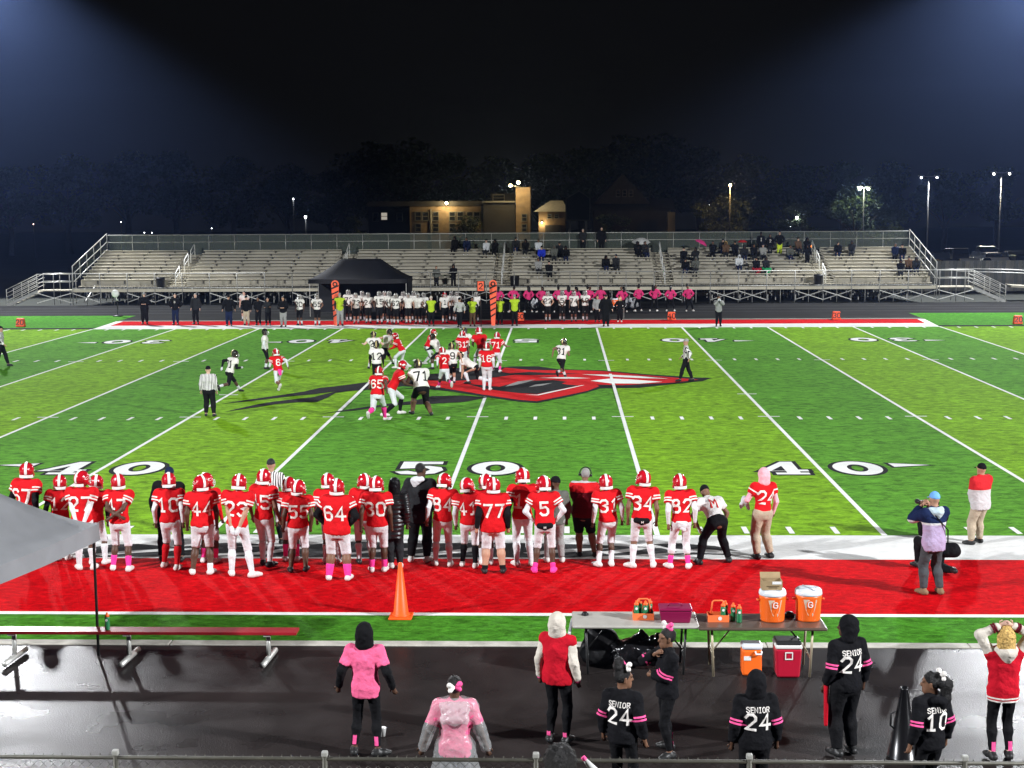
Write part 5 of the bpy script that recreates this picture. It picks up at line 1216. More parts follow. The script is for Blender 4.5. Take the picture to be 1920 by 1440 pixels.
NEAR = [
 (54, 1056, 866, -14, 'stand', red('67', under=C_black, pants=C_char, skin=1, girth=1.12), 'red jersey player number 67 with black sleeves and dark trousers behind the grey canopy'),
 (117, 1052, 890, 8, 'stand', red('12', under=C_black, sock=(C_redsock, 1.1), pants=C_redsock, pl=1.0, girth=1.0), 'shorter red jersey player with red trousers, half hidden by the grey canopy corner'),
 (184, 1060, 889, 6, 'stand', red('', under=C_black, sock=(C_white, 1.2)), 'red jersey player with a black sleeve standing behind number 27'),
 (159, 1071, 881, 6, 'backlow', red('27', under=C_white, sock=(C_white, 1.25)), 'red jersey player number 27, white sleeved arms held behind his back'),
 (227, 1070, 887, 8, 'backhigh', red('47', sock=PINK, skin=0, pl=1.1), 'red jersey player number 47, bare forearms folded behind his back, pink socks'),
 (322, 1053, 872, 4, 'stand', civ(C_black, C_black, ('cap', C_navy), 1, girth=1.25), 'coach in a black jacket and navy cap behind number 10'),
 (320, 1067, 885, 2, 'stand', red('10', under=C_white, sock=(C_redsock, 1.12), pl=1.1), 'red jersey player number 10 with white sleeves and long red socks'),
 (391, 1057, 885, -6, 'stand', red('', sock=PINK, under=C_red, pl=1.15), 'red jersey player with pink socks tucked behind number 44'),
 (382, 1076, 890, 14, 'stand', red('44', sock=(None, 1.7), sockr=C_white, skin=0, girth=1.1, pl=1.02), 'red jersey player number 44, bare calves and one white ankle sock', ),
 (452, 1081, 886, 4, ('backlow', dict(fl=(-.16, .05, .09), fr=(.2, -.1, .09), yr=-60)), red('23', skin=2, sock=(C_white, 1.05), pl=1.1, glove=C_white), 'red jersey player number 23, white gloved hands clasped low behind his back'),
 (498, 1062, 878, -4, 'stand', red('45', skin=1, sock=(C_white, 1.1), shoe=H_shoeb), 'tall red jersey player number 45 in front of the striped official'),
 (545, 1053, 894, 0, 'stand', red('', sock=(C_pink, 1.3), under=C_white), 'red jersey player mostly hidden behind number 55, one pink sock showing'),
 (563, 1072, 898, 10, 'stand', red('55', sock=(None, 1), skin=0, girth=1.12, shoe=H_shoeb), 'red jersey player number 55, helmet turned right, bare lower legs'),
 (618, 1056, 886, -4, 'stand', red('', under=C_white, sock=(C_white, 1.3)), 'red jersey player with a white collar behind and left of number 64'),
 (635, 1088, 896, 4, ('hips', dict(fl=(-.17, 0, .09), fr=(.17, 0, .09))), red('64', under=C_black, sock=PINK, girth=1.28, hem=-.09, skin=1), 'heavyset red jersey player number 64, black sleeved hands on hips, pink socks'),
 (686, 1056, 886, 4, 'stand', red('', sock=(C_white, 1.2), shoe=H_shoeb), 'red jersey player standing behind and left of number 30'),
 (708, 1075, 892, 6, 'stand', red('30', sock=(C_pink, 1.62), skin=0, girth=1.05), 'red jersey player number 30, arms down, short pink socks'),
 (742, 1067, 894, 0, 'stand', civ(C_jet, C_char, ('hood', C_jet), 0, name='puffer_jacket', hem=-.3, shoe=H_shoew), 'person in a long black quilted puffer jacket with the hood up'),
 (789, 1053, 866, 0, ('front', dict(hl=(-.2, .12, .02), hr=(.2, .12, .02))), civ(C_char, C_black, ('hair', H_hair, 'hooddown', C_white), 0, hem=-.22, shoe=H_shoew, girth=1.12), 'tall coach in a loose black jacket with a pale collar, right of the puffer jacket'),
 (834, 1061, 886, -3, 'stand', red('84', under=C_white, sock=(C_white, 1.08), skin=1), 'red jersey player number 84 with white sleeves and full length white legwear'),
 (877, 1064, 894, 0, 'stand', red('41', under=C_white, sock=(C_black, 1.12)), 'red jersey player number 41 with white sleeves and dark lower legs'),
 (912, 1060, 888, 0, 'stand', red('', sock=(C_white, 1.4)), 'red jersey player almost hidden behind number 77'),
 (926, 1075, 894, 6, ('stand', dict(fl=(-.17, 0, .09), fr=(.17, 0, .09))), red('77', under=C_black, sock=(C_black, 1.82), skin=2, girth=1.3, hem=-.12, shoe=H_shoeb), 'heavyset red jersey player number 77 in black shoes, bare pale calves'),
 (982, 1062, 876, 0, 'stand', red('12', under=C_black, sock=(C_white, 1.05), pl=1.15), 'tall red jersey player number 12 between number 77 and number 5'),
 (1020, 1074, 891, 2, ('hips', dict(fl=(-.17, 0, .09), fr=(.17, .0, .09))), red('5', under=C_white, sock=(C_pink, 1.74), skin=0, shoe=cloth('shoe_pink', (.85, .06, .32))), 'red jersey player number 5, white sleeved hands on hips and black waist pouch'),
 (1044, 1056, 892, 6, 'stand', civ(C_olive, C_grey, ('beanie', C_black), 0, name='hoodie', shoe=H_shoew), 'person in a grey green hoodie and black beanie behind number 5'),
 (1097, 1046, 875, 0, 'front', civ(banded('coach_shirt', [(0, (.09, .003, .006)), (.98, (.10, .004, .008)), (1.28, (.50, .012, .015)), (1.45, (.42, .42, .42))]), C_black, ('hair', H_grey), 1, name='shirt', pl=1.0, sleeve=.8, girth=1.22, hem=-.12), 'coach in a red and grey shirt and black shorts wearing a headset'),
 (1137, 1061, 888, 2, 'stand', red('31', under=C_white, sock=(C_white, 1.45), skin=0, pl=1.15), 'red jersey player number 31, white sleeves, beside the headset coach'),
 (1206, 1065, 880, 2, ('stand', dict(fl=(-.2, 0, .09), fr=(.18, .02, .09), yl=50)), red('34', under=None, sock=(C_white, 1.16), skin=1, pl=1.05), 'red jersey player number 34, feet apart, tall white socks and black waist pouch'),
 (1275, 1067, 888, -3, 'stand', red('82', under=C_white, sock=(C_pink, 1.58), skin=1, pl=1.55), 'red jersey player number 82 with a white towel and pink ankle socks'),
 (1341, 1058, None, 18, 'bend', civ(cloth('bend_jersey', (.60, .58, .56)), C_black, ('beanie', C_black), 1, name='jersey', sleeve=.6, hem=.05, prints=[('M', .2, .33, 'back', C_numr)]), 'player in a white jersey and black leggings bending forward, hands on knees'),
 (1432, 1047, 875, 38, 'hold', dict(skin=1, top=dict(mat=C_red, pads=True, sleeve=.5, hem=.0, under=C_palepink), pants=dict(mat=C_khaki, len=1.95, infl=.022, loose=.01), shoe=H_shoeb, head=('hood', C_palepink), prints=[('24', .24, .30, 'back', C_num)], bands=[(C_num, .17, .26)]), 'red jersey player number 24 in a pink hood and khaki trousers holding a white cloth'),
 (1836, 1022, 866, 40, 'front', civ(banded('coat_red_grey', [(0, (.50, .48, .48)), (1.12, (.50, .02, .025))]), C_khaki, ('cap', C_black), 2, name='jacket', girth=1.2, hem=-.14, pin=.014, infl=.03), 'coach in a red and pale grey jacket and khaki trousers at the right'),
 (1748, 1115, 919, 32, ('camera', dict(fl=(-.14, .05, .09), fr=(.14, -.02, .09))), civ(banded('photographer_jacket', [(0, (.40, .31, .47)), (1.235, (.62, .62, .64)), (1.275, (.010, .018, .06))]), C_darkgrey, ('cap', C_skyblue, 'hooddown', cloth('hood_ice', (.45, .55, .60))), 2, name='jacket', shoe=H_tan, hem=-.16, girth=1.05, infl=.03), 'photographer in a navy and lavender jacket and light blue cap aiming a camera'),
 (1752, 1070, None, 20, 'kneel', civ(C_black, C_black, ('cap', C_black), 2, name='jacket'), 'person in black kneeling behind the photographer'),
]
def extras_for(label, root, S):
    sc = S.sc
    if 'waist pouch' in label:
        me = sdf_mesh('waist_pouch', [([Cap(S.pel-S.fw*.125-S.rx*.1-S.up*.02, S.pel-S.fw*.125+S.rx*.1-S.up*.02, .055, .055, .02), Cap(S.pel-S.fw*.13-S.up*.04, S.pel-S.fw*.13-S.up*.06, .06, .05, .03)], 0, [], .02)], .02)[0]; link('waist_pouch', me, root, material=C_black)
        f = MB(); 
        for dx in (-.016, .016): f.box(dx-.005, -.2, -.02, dx+.005, -.196, .02)
        f.box(-.016, -.2, -.005, .016, -.196, .005)
        o = f.build('pouch_logo', C_num, root); o.location = Vector(S.pel-S.up*.03)
    if 'headset' in label:
        M = S.HM; o = MB().tube([(math.sin(a)*.112, -.01, .03+math.cos(a)*.125) for a in np.linspace(-1.6, 1.6, 13)], .012, 6).lathe([(.001, -.02), (.035, -.02), (.035, .02), (.001, .02)], 10, (-.1, -.005, .0)).lathe([(.001, -.02), (.035, -.02), (.035, .02), (.001, .02)], 10, (.1, -.005, .0)).build('headset', H_shoeb, root, True); o.matrix_local = M
    if 'white towel' in label:
        me = sdf_mesh('towel', [([Cap(S.pel-S.fw*.13-S.rx*.1, S.pel-S.fw*.14+S.rx*.06-S.up*.02, .02, .02, .02), Cap(S.pel-S.fw*.14-S.up*.02, S.pel-S.fw*.14-S.up*.17, .03, .015, .02, 3.5, 3.0, S.rx)], 0, [], .02)], .02, noise_warp(.008, 50))[0]; link('towel', me, root, material=C_white)
def vary(pose, i, o):
    # nobody stands the same: weight shifted, feet apart by different amounts, heads turned
    b, d = (pose, {}) if isinstance(pose, str) else pose
    if b in ('bend', 'kneel'): return pose
    r_ = random.Random(i*31+5); q = dict(POSES[b]); q.update(d); sh = r_.uniform(-.045, .045); d = dict(d)
    d.setdefault('pel', (sh, 0, .945-abs(sh)*.25)); d['lean'] = (r_.uniform(-2, 7), -sh*90); d['twist'] = r_.uniform(-12, 12); d['hy'] = q.get('hy', 0)+r_.choice((-34, -20, -8, 5, 16, 30)); d['hp'] = r_.uniform(-14, 4)
    if 'fl' not in q: d['fl'] = (-r_.uniform(.08, .19), r_.uniform(-.06, .14), .09); d['fr'] = (r_.uniform(.08, .19), r_.uniform(-.08, .12), .09); d['yl'] = r_.uniform(0, 30); d['yr'] = -r_.uniform(0, 30)
    if 'hl' not in q: a = r_.uniform(-.06, .1); d['hl'] = (-.27-r_.uniform(-.02, .04), a, -.03); d['hr'] = (.27+r_.uniform(-.02, .04), r_.uniform(-.06, .1), -.03)
    return (b, d)
for ri, row in enumerate(NEAR):
    px, py, top, yaw, pose, o, label = row[:7]
    pose = vary(pose, ri, o); yaw += ((ri*47) % 31-15)*.8
    if o['top'].get('name') == 'puffer_jacket': o['top']['puff'] = True; o['top']['mat'] = mat('puffer_black', (.010, .010, .011), .35, spec=.5)
    root, S = put(px, py, top, yaw, pose, o, label, h=1.75 if top is None else None, gear=.055 if o['head'][0] == 'helmet' else .03, group=TEAM if o['head'][0] == 'helmet' else None)
    extras_for(label, root, S)
    if 'photographer in a navy' in label: PHOTOG = (root, S)
    if 'number 24 in a pink' in label: CLOTHMAN = (root, S)
# ---- players and officials on the field
FIELDP = [
 (708, 791, 690, -12, 'runb', red('65', sock=(C_pink, 1.15), skin=0, girth=1.18), 'red jersey player number 65 running upfield, long pink socks'),
 (738, 779, 680, -75, 'block', red('', sock=(C_black, 1.1), skin=0), 'red jersey player blocking number 71, dark socks, seen from the side'),
 (790, 778, 680, 22, ('block', dict(hl=(-.3, .38, .34))), opp('71', skin=0, girth=1.3, sock=(C_brown, 1.25)), 'large white jersey player number 71 blocked by a red player'),
 (707, 724, 645, 4, 'stand', opp('12', skin=1, under=C_black), 'white jersey player number 12 with black sleeves, just behind number 65'),
 (702, 692, 629, 14, 'reach', opp('28', skin=3), 'white jersey player with both arms spread, behind number 12'),
 (722, 688, 634, -50, 'run', opp('', skin=2), 'white jersey player running beside the one with spread arms'),
 (753, 690, 630, 82, 'block', red('5', under=C_red, sock=(C_white, 1.1), skin=1, fb='back'), 'red jersey player leaning left with an outstretched arm'),
 (803, 682, 626, -60, 'block', red('', sock=(C_white, 1.2)), 'red jersey player crouched at the left end of the line'),
 (823, 692, 641, 70, 'block', opp('', skin=0, under=C_black), 'white jersey player bent low beside number 9'),
 (849, 721, 645, 14, 'runb', opp('9', skin=2), 'white jersey player number 9 with bare arms'),
 (834, 733, 668, 24, 'run', red('2', under=C_white, sock=PINK, girth=1.0), 'smaller red jersey player number 2 with white sleeves in front of number 9'),
 (868, 698, 630, -10, 'stand', red('61', skin=1, sock=(C_white, 1.3)), 'red jersey player number 61 in the middle of the pile'),
 (873, 682, 615, 168, 'reach', opp('', skin=1, glove=C_black, fb='front'), 'white jersey player with spread arms and black gloves behind number 61'),
 (886, 719, None, 78, 'crouch', opp('', skin=2, sock=(C_white, 1.05)), 'white jersey player bent over with black trousers and long white socks'),
 (913, 732, 642, -4, 'stand', red('16', under=C_white, sock=(C_white, 1.05), girth=1.12), 'red jersey player number 16 standing with his back turned at midfield'),
 (903, 693, 618, 24, 'block', red('', sock=(C_white, 1.2)), 'red jersey player on the line behind number 16'),
 (931, 697, 625, -14, 'reach', red('71', skin=1, sock=PINK), 'red jersey player number 71 with a pink sock right of number 16'),
 (1052, 712, 640, -28, 'run', opp('31', skin=1), 'white jersey player number 31 running alone on the red emblem'),
 (431, 740, 659, -48, 'run', opp('21', skin=0, under=C_black, glove=C_white), 'white jersey player number 21 with black sleeves running right'),
 (498, 692, 618, -80, 'stand', opp('1', skin=0, under=C_white), 'white jersey player standing sideways behind the red ball carrier'),
 (523, 735, 657, 30, 'runb', red('6', under=C_white, sock=(None, 1), skin=1), 'red jersey ball carrier number 6 with a pink towel running'),
]
for px, py, top, yaw, pose, o, label in FIELDP:
    h = 1.8 if top is None else None
    if top is not None:
        hh = at(px, top, g(px, py).y).z-.055; h = min(max(hh*(1.1 if pose in ('run', 'runb') else 1.22 if (pose == 'block' or isinstance(pose, tuple)) else 1.12 if pose == 'reach' else 1.0), 1.62), 1.98)
    root, S = put(px, py, top, yaw, pose, o, label, h=h, v=.03, fine=False, group='players on the field')
    if 'towel' in label: link('towel', sdf_mesh('towel', [([Cap(S.pel-S.fw*.15-S.up*.02, S.pel-S.fw*.16-S.up*.2, .045, .03, .02, 1.8, 1.6, S.rx)], 0, [], .02)], .025)[0], root, material=C_pink)
put(393, 781, 685, 2, ('stand', dict(fl=(-.14, .08, .09), fr=(.16, -.02, .09))), official(girth=1.15, skin=3), 'official in a black and white striped shirt and black cap left of midfield', v=.028, gear=.03)
put(4, 688, 610, -80, 'walk', official(), 'official cut off by the left edge of the picture', v=.03, fine=False, gear=.03)
put(1286, 716, 634, 84, 'walk', official(head=('cap', cloth('cap_white', (.7, .68, .65)))), 'official in a white cap walking left over the tip of the emblem', v=.03, fine=False, gear=.03)
put(862, 615, 557, 176, 'walk', official(), 'official standing on the far white border in front of the white team', v=.035, fine=False, gear=.03)
put(512, 1017, 858, -4, ('walk', dict(fl=(-.22, .1, .09), fr=(.22, -.12, .09))), official(skin=2, head=('cap', mat('cap_piped', (.014, .014, .014), .7))), 'official in a striped shirt and black cap standing behind number 45', gear=.03)
# ---- far sideline
ST = civ; BK, KH = C_black, C_khaki
FAR = [
 (272, 608, 547, 190, 'read', civ(C_black, C_black, ('cap', C_grey), 3, girth=1.2), 'large man in black reading a sheet, leftmost on the far sideline'),
 (330, 609, 549, 180, 'hips', civ(C_black, C_navy, ('hair', H_hair), 3, prints=[('O', .1, .36, 'front', C_num)]), 'man in a black sweatshirt, second from the left on the far sideline'),
 (368, 608, 549, 170, 'stand', civ(C_char, C_black, ('hair', H_grey), 3), 'man in a dark jacket, third from the left on the far sideline'),
 (430, 611, 552, 184, 'dangle', civ(C_black, C_navy, ('cap', C_black), 2, girth=1.15), 'stocky man in a black jacket with arms out, fourth from the left'),
 (463, 610, 553, 176, 'stand', civ(C_black, C_khaki, ('cap', C_char), 3), 'man in black with light khaki trousers and dark cap on the far sideline'),
 (459, 601, 545, 180, 'stand', dict(opp('', skin=3, head=('hair', H_hair), fb='front')), 'bareheaded player behind the man in light khaki trousers'),
 (485, 610, 556, 174, 'front', civ(C_black, C_black, ('hair', H_hair), 1), 'person all in black right of the light khaki trousers'),
 (503, 610, 557, 186, 'crossed', civ(C_char, C_black, ('hair', H_hair), 2), 'person in charcoal beside the one all in black'),
 (532, 613, 555, 178, 'read', civ(C_black, C_grey, ('hair', H_hair), 2, girth=1.1), 'man in a black jacket and grey trousers left of two lone players'),
 (638, 611, 548, 190, 'hold', civ(C_hiviz, C_grey, ('cap', C_grey), 3, name='vest', sleeve=.2), 'chain crew member in a yellow vest beside the left striped marker'),
 (809, 611, 554, 180, 'stand', civ(C_hiviz, C_black, ('cap', C_cream), 3, name='vest', sleeve=.25), 'chain crew member in a bright yellow vest in front of the white team'),
 (886, 612, 556, 180, 'hips', civ(C_hiviz, C_brown, ('hair', H_hair), 1, name='vest', sleeve=.25), 'chain crew member in a yellow vest left of the down indicator'),
 (938, 609, 556, 172, 'stand', civ(C_hiviz, C_black, ('hair', H_hair), 1, name='vest', sleeve=.15), 'chain crew member in a yellow vest right of the right striped marker'),
 (965, 611, 551, 182, 'stand', civ(C_hiviz, C_black, ('cap', C_grey), 3, name='vest', sleeve=.25), 'chain crew member in a yellow vest with arms down at midfield'),
 (1120, 604, 553, 180, 'stand', civ(C_grey, C_black, ('hair', H_hair), 2), 'person in a grey top left of the big coach in black'),
 (1136, 612, 551, 182, 'dangle', civ(C_black, C_black, ('cap', C_char), 3, girth=1.35), 'very large coach all in black on the far sideline'),
 (1162, 604, 556, 176, 'hips', civ(C_black, C_black, ('long', H_blond), 3, female=True, shoe=H_shoew), 'blond woman in black right of the large coach'),
 (1347, 612, 553, 182, 'camera', civ(C_grey, C_black, ('hair', H_hair), 1, glove=C_white), 'person in a grey sweatshirt filming alone at the right of the far sideline'),
]
for px, py, top, yaw, pose, o, label in FAR:
    root, S = put(px, py, top, yaw, pose, o, label, v=.036, fine=False, gear=.03, group='staff on the far sideline')
    if 'vest' in label:
        for sd in (-1, 1): link('sleeve', sdf_mesh('sleeve', [(S.arm(sd, 1.9), .016, [], .02)], .036)[0], root, material=C_char if 'bright' not in label else C_black)
OPX = [(563, 610, 552), (595, 610, 552), (654, 603, 541), (668, 607, 549), (680, 602, 548), (691, 606, 550), (712, 607, 546), (722, 602, 550), (731, 607, 546), (743, 608, 551), (757, 603, 548), (766, 607, 547), (777, 602, 546), (784, 607, 549), (795, 606, 548), (834, 606, 547), (847, 602, 547), (857, 603, 549), (893, 604, 549), (1027, 603, 549), (1054, 602, 549), (1076, 603, 545), (1097, 602, 544)]
NUMS = ['20', '55', '72', '73', '', '24', '15', '', '40', '62', '8', '', '33', '', '54', '1', '', '', '', '22', '5', '74', '10']
PV = ['stand', 'hips', 'front', 'stand', 'crossed', 'dangle']
for i, (px, py, top) in enumerate(OPX):
    pv = PV[i % 6]; lab = 'white jersey player, %s' % (
        ['standing alone left of number 55 on the far sideline', 'number 55, alone on the far sideline by the striped marker'][i] if i < 2 else ORD[i-2]+' in the far sideline bunch right of the striped marker' if i < 19 else ORD[i-19]+' of four apart on the far sideline')
    o = opp('', skin=[0, 1, 0, 2][i % 4], head=SIL_H if i != 15 else RED_H, sock=(C_white, 1.5), fb='front', girth=1.04+.05*(i % 3))
    if NUMS[i]: o['prints'] = [(NUMS[i], .27, .30, 'front', C_numb)]
    h = min(max(at(px, top, g(px, py).y).z-.055, 1.66), 1.98); p = g(px, py)
    person(p, 180+((i*37) % 40-20), round(h, 1), pv, o, lab, 'white team on the far sideline', .04, False, ('opp', pv, round(h, 1), i % 3))
CHX = [935, 962, 991, 1015, 1047, 1064, 1080, 1104, 1126, 1167, 1197, 1227, 1257, 1291]
for i, px in enumerate(CHX):
    p = g(px, 586 if px < 1190 else 584); po = ['dance', 'dance2'][i % 2]; yw = [-8, 12, 30, -15][i % 4]
    o = dict(skin=[0, 1, 2, 0][i % 4], female=True, top=dict(mat=C_cheer, sleeve=1.85, hem=-.06, infl=.02, name='jacket'), pants=dict(mat=C_black, len=1.92, infl=.01), shoe=H_shoew, head=(['ponytail', 'bun', 'long'][i % 3], H_hair))
    person(p, yw+180*(i % 5 == 3), 1.62+.03*(i % 3), po, o, 'cheer squad member in a pink top on the far track, %s from the left' % ORD[i], 'cheer squad in pink tops on the far track', .04, False, ('cheer', po, i % 3), mir=i % 4 > 1)
# ---- spectators on the bleachers
SP = [(854, 446, C_black), (878, 444, C_navy), (913, 451, C_white), (929, 451, C_black), (969, 446, C_char), (986, 449, C_black), (1010, 450, C_white), (1016, 463, C_blue), (1039, 461, C_olive), (1049, 457, C_char), (1060, 463, C_black), (1009, 487, C_grey), (1029, 489, C_black), (1134, 476, C_black), (1154, 477, C_char), (1195, 453, C_black), (1209, 453, C_char),
      (1283, 465, C_black), (1305, 464, C_char), (1287, 481, C_black), (1305, 482, C_olive), (1337, 454, C_black), (1356, 446, C_char), (1361, 452, C_brown), (1378, 455, C_black), (1395, 457, C_char), (1413, 460, C_black), (1430, 457, C_grey), (1384, 475, C_white), (1417, 482, C_black), (1435, 482, C_char), (1478, 457, C_olive), (1495, 447, C_brown), (1512, 446, C_black), (1573, 452, C_black), (1598, 452, C_char), (1679, 456, C_navy), (1692, 456, C_black), (1689, 485, C_black), (1704, 479, C_brown), (1717, 483, C_char)]
NMC = {id(C_black): 'black', id(C_navy): 'navy', id(C_white): 'white', id(C_char): 'charcoal', id(C_blue): 'bright blue', id(C_olive): 'dark green', id(C_grey): 'grey', id(C_brown): 'brown'}
HEADS_ = [('hood', None), ('hair', H_hair), ('beanie', C_black), ('hood', None), ('cap', C_char)]
SPOT = {}; cnt = {}
for i, (px, top, mm) in enumerate(SP):
    best = min(range(ROWS), key=lambda r: abs(at(px, top, BY+seat_y(r)).z-(seat_z(r)+.84)))
    p = at(px, top, BY+seat_y(best)); po = ['sit', 'sitlean', 'sit'][i % 3] if px not in (1195, 1209, 1305) else 'situmb'
    hd = HEADS_[i % 5]; hd = (hd[0], hd[1] or mm)
    if px == 1361: hd = ('long', H_blond)
    o = dict(skin=[0, 1, 3, 0, 2][i % 5], top=dict(mat=mm, sleeve=1.9, hem=-.14, infl=.03, name='coat'), pants=dict(mat=[C_black, C_navy, C_char][i % 3], len=1.95, infl=.018), shoe=[H_shoeb, H_shoew][i % 2], head=hd)
    c = NMC[id(mm)]; cnt[c] = cnt.get(c, 0)+1
    root, S = person((p.x, BY+seat_y(best)-.04, seat_z(best)-.43), 180+((i*53) % 50-25), 1.72, po, o, 'bleacher spectator in a %s coat, %s of that colour from the left' % (c, ORD[cnt[c]-1]), 'spectators seated on the bleachers', .042, False, ('spec', po))
    SPOT[px] = (root, S)
    if px in (1417, 1435): link('blanket', part_mesh('blanket', lambda: sdf_mesh('blanket', [([Cap((-.2, .12, .5), (.2, .12, .5), .12, .12, .05), Cap((-.2, .42, .5), (.2, .42, .46), .1, .1, .05), Cap((-.18, .46, .4), (.18, .46, .15), .08, .06, .05)], 0, [], .03)], .04, noise_warp(.01, 20))[0]), root, material=cloth('blanket_red', (.35, .02, .03)) if px == 1417 else C_green)
def stand_at(px, top, row, o, label, yaw=180, po='stand', dy=0.0, z=None):
    Y = BY+(seat_y(row)-.32 if z is None else .55)+dy; zf = (seat_z(row)-.43) if z is None else z; p = at(px, top, Y); h = min(max(p.z-zf-.03, 1.5), 1.95)
    return person((p.x, Y, zf), yaw, round(h, 2), po, o, label, 'people standing on the bleachers', .04, False)
stand_at(1093, 428, 9, civ(C_char, C_black, ('hair', H_grey), 3), 'person in charcoal standing at the top rail, left one of two', po='front', dy=.75); stand_at(1128, 424, 9, civ(C_black, C_black, ('hair', H_hair), 3), 'person in black standing at the top rail, right one of two', dy=.75)
stand_at(1427, 434, 8, civ(C_black, C_black, ('cap', C_black), 0, prints=[('I', .2, .3, 'front', C_num)]), 'standing spectator in black with a white mark on the chest', dy=.3); stand_at(1444, 438, 8, civ(C_black, C_char, ('hair', H_hair), 1, prints=[('2', .2, .3, 'front', C_num)]), 'standing spectator in black with a white number on the chest', dy=.3); stand_at(1462, 433, 8, civ(C_black, C_hivizp, ('hair', H_hair), 3), 'standing spectator in bright yellow trousers and a black jacket', dy=.2, po='hips')
stand_at(1514, 458, 5, civ(C_black, C_black, ('hood', C_black), 0), 'person in black standing halfway up the right rows', po='dangle')
stand_at(850, 495, 0, civ(C_black, C_black, ('hood', C_black), 1), 'person in black holding a sheet, standing on the bleacher walkway', z=1.0, po='read'); stand_at(818, 499, 0, civ(C_olive, C_black, ('hair', H_hair), 2), 'person in dark green on the bleacher walkway beside the canopy', z=1.0)
def umbrella(px, py, Y, r, m_, label, tilt=(0, 0)):
    p = at(px, py, Y); t = empty('umbrella', (p.x, Y, p.z-r*.45)); t.rotation_euler = (R(tilt[0]), R(tilt[1]), 0); tag(t, label, 'umbrella')
    n = 8; V = [(0, 0, r*.45)]; F = []
    for q in (.35, .7, 1.0):
        for k in range(16):
            a = 2*math.pi*k/16; s_ = 1.0 if k % 2 == 0 else .955; V.append((r*q*s_*math.cos(a), r*q*s_*math.sin(a), r*.45*(1-q**2.1)+(.0 if k % 2 == 0 else .015)))
    F += [(0, 1+k, 1+(k+1) % 16) for k in range(16)]
    for j in range(2): F += [(1+j*16+k, 17+j*16+k, 17+j*16+(k+1) % 16, 1+j*16+(k+1) % 16) for k in range(16)]
    MB().add(V, F).build('canopy', m_, t); MB().tube([(0, 0, r*.47), (0, 0, -.55)], .012, 6).build('shaft', M_galv, t, True); MB().tube([(0, 0, -.55), (.0, .02, -.62), (.04, .02, -.63)], .016, 6).build('handle', M_blackp, t, True)
umbrella(1202, 446, BY+seat_y(8)-.05, .68, cloth('umbrella_white', (.62, .62, .6)), 'white umbrella held over two spectators near the top row', (12, 0)); umbrella(1314, 450, BY+seat_y(7)-.1, .5, cloth('umbrella_pink', (.85, .06, .28)), 'bright pink umbrella tilted over a spectator', (5, 28)); umbrella(1392, 450, BY+seat_y(8)-.1, .36, cloth('umbrella_red', (.6, .02, .02)), 'small red umbrella among the seated spectators')
# things around the far sideline
t = empty('folding_table', g(1150, 597)); tag(t, 'small white table with drinks behind the large coach', 'table'); MB().box(-.7, -.3, .7, .7, .3, .74).build('tabletop', M_wlab, t)
for sx in (-.6, .6): MB().box(sx-.02, -.2, 0, sx+.02, .2, .7).build('leg', M_frame, t)
p = g(1153, 597); round_cooler((p.x, p.y, .742), 'orange drink cooler on the small white table on the far sideline', .42, .17)
for k, (px, py) in enumerate(((1000, 578), (1006, 579), (1176, 578), (1182, 577), (1190, 579), (1125, 578))):
    me = part_mesh('sackm', lambda: sdf_mesh('sack', [([Cap((-.12, 0, .22), (.12, 0, .25), .2, .17, .1), Cap((0, 0, .4), (.02, 0, .62), .14, .05, .08)], 0, [((0, 0, 0), (0, 0, -1))], .03)], .045, noise_warp(.02, 18))[0])
    o = link('equipment_sack', me, None, g(px, py), mat('sack_white', (.55, .56, .58), .6)); tag(o, 'white sack on the far track behind the cheer squad, %s from the left' % ORD[k], 'sack', 'white sacks on the far track')
t = empty('stand_fan', g(221, 593)); tag(t, 'white fan on a thin black stand at the left of the far track', 'fan'); MB().tube([(0, 0, .05), (0, 0, 1.2)], .02, 8).build('pole', M_blackp, t, True); MB().lathe([(.3, 0), (.3, .04), (.02, .06)], 14).build('base', M_blackp, t, True); o = MB().lathe([(.02, -.07), (.2, -.06), (.24, 0), (.2, .06), (.02, .07)], 16).build('fan_head', M_wlab, t, True, loc=(-.1, 0, 1.38)); o.rotation_euler = (R(80), 0, 0); MB().tube([(-.1, 0, 1.3), (0, 0, .95)], .04, 6).build('neck', M_wlab, t, True)
# ---- people on the near track
C_tee = cloth('tee_bright_pink', (.80, .13, .27)); C_leg = cloth('leggings_black', (.008, .008, .009)); C_senior = cloth('senior_black', (.008, .008, .0095)); C_band = cloth('band_pink', (.85, .10, .30)); C_vest = cloth('vest_red', (.46, .008, .02)); C_fleece = cloth('fleece_cream', (.56, .51, .44)); C_maroon = cloth('cuff_maroon', (.12, .01, .02))
def calf_patch(root, S, m_, t0=1.52, t1=1.82):
    for sd in (-1, 1):
        a, n = S.legend(sd, t0); b, _ = S.legend(sd, t1); back = -S.fw*.056
        V = []; 
        for p, q in ((a, 1.34), ((a+b)/2, 1.22), (b, 1.06)):
            for s_ in (-1, 0, 1): V.append(p+back*q*(1.0 if s_ == 0 else .86)+S.rx*s_*.024)
        me = np_mesh('calf_stripe', V, [(0, 1, 4, 3), (1, 2, 5, 4), (3, 4, 7, 6), (4, 5, 8, 7)]); me.materials.append(m_); link('calf_stripe', me, root)
def collar(root, S, m_):
    c = S.neck-S.up*.012*S.sc; n = 18; o = MB().tube([c+(S.rx*math.cos(a)*.085+S.fw*math.sin(a)*.08-S.up*.02*math.sin(a))*S.sc for a in np.linspace(0, 6.2832, n+1)], .014, 6).build('collar', m_, root, True)
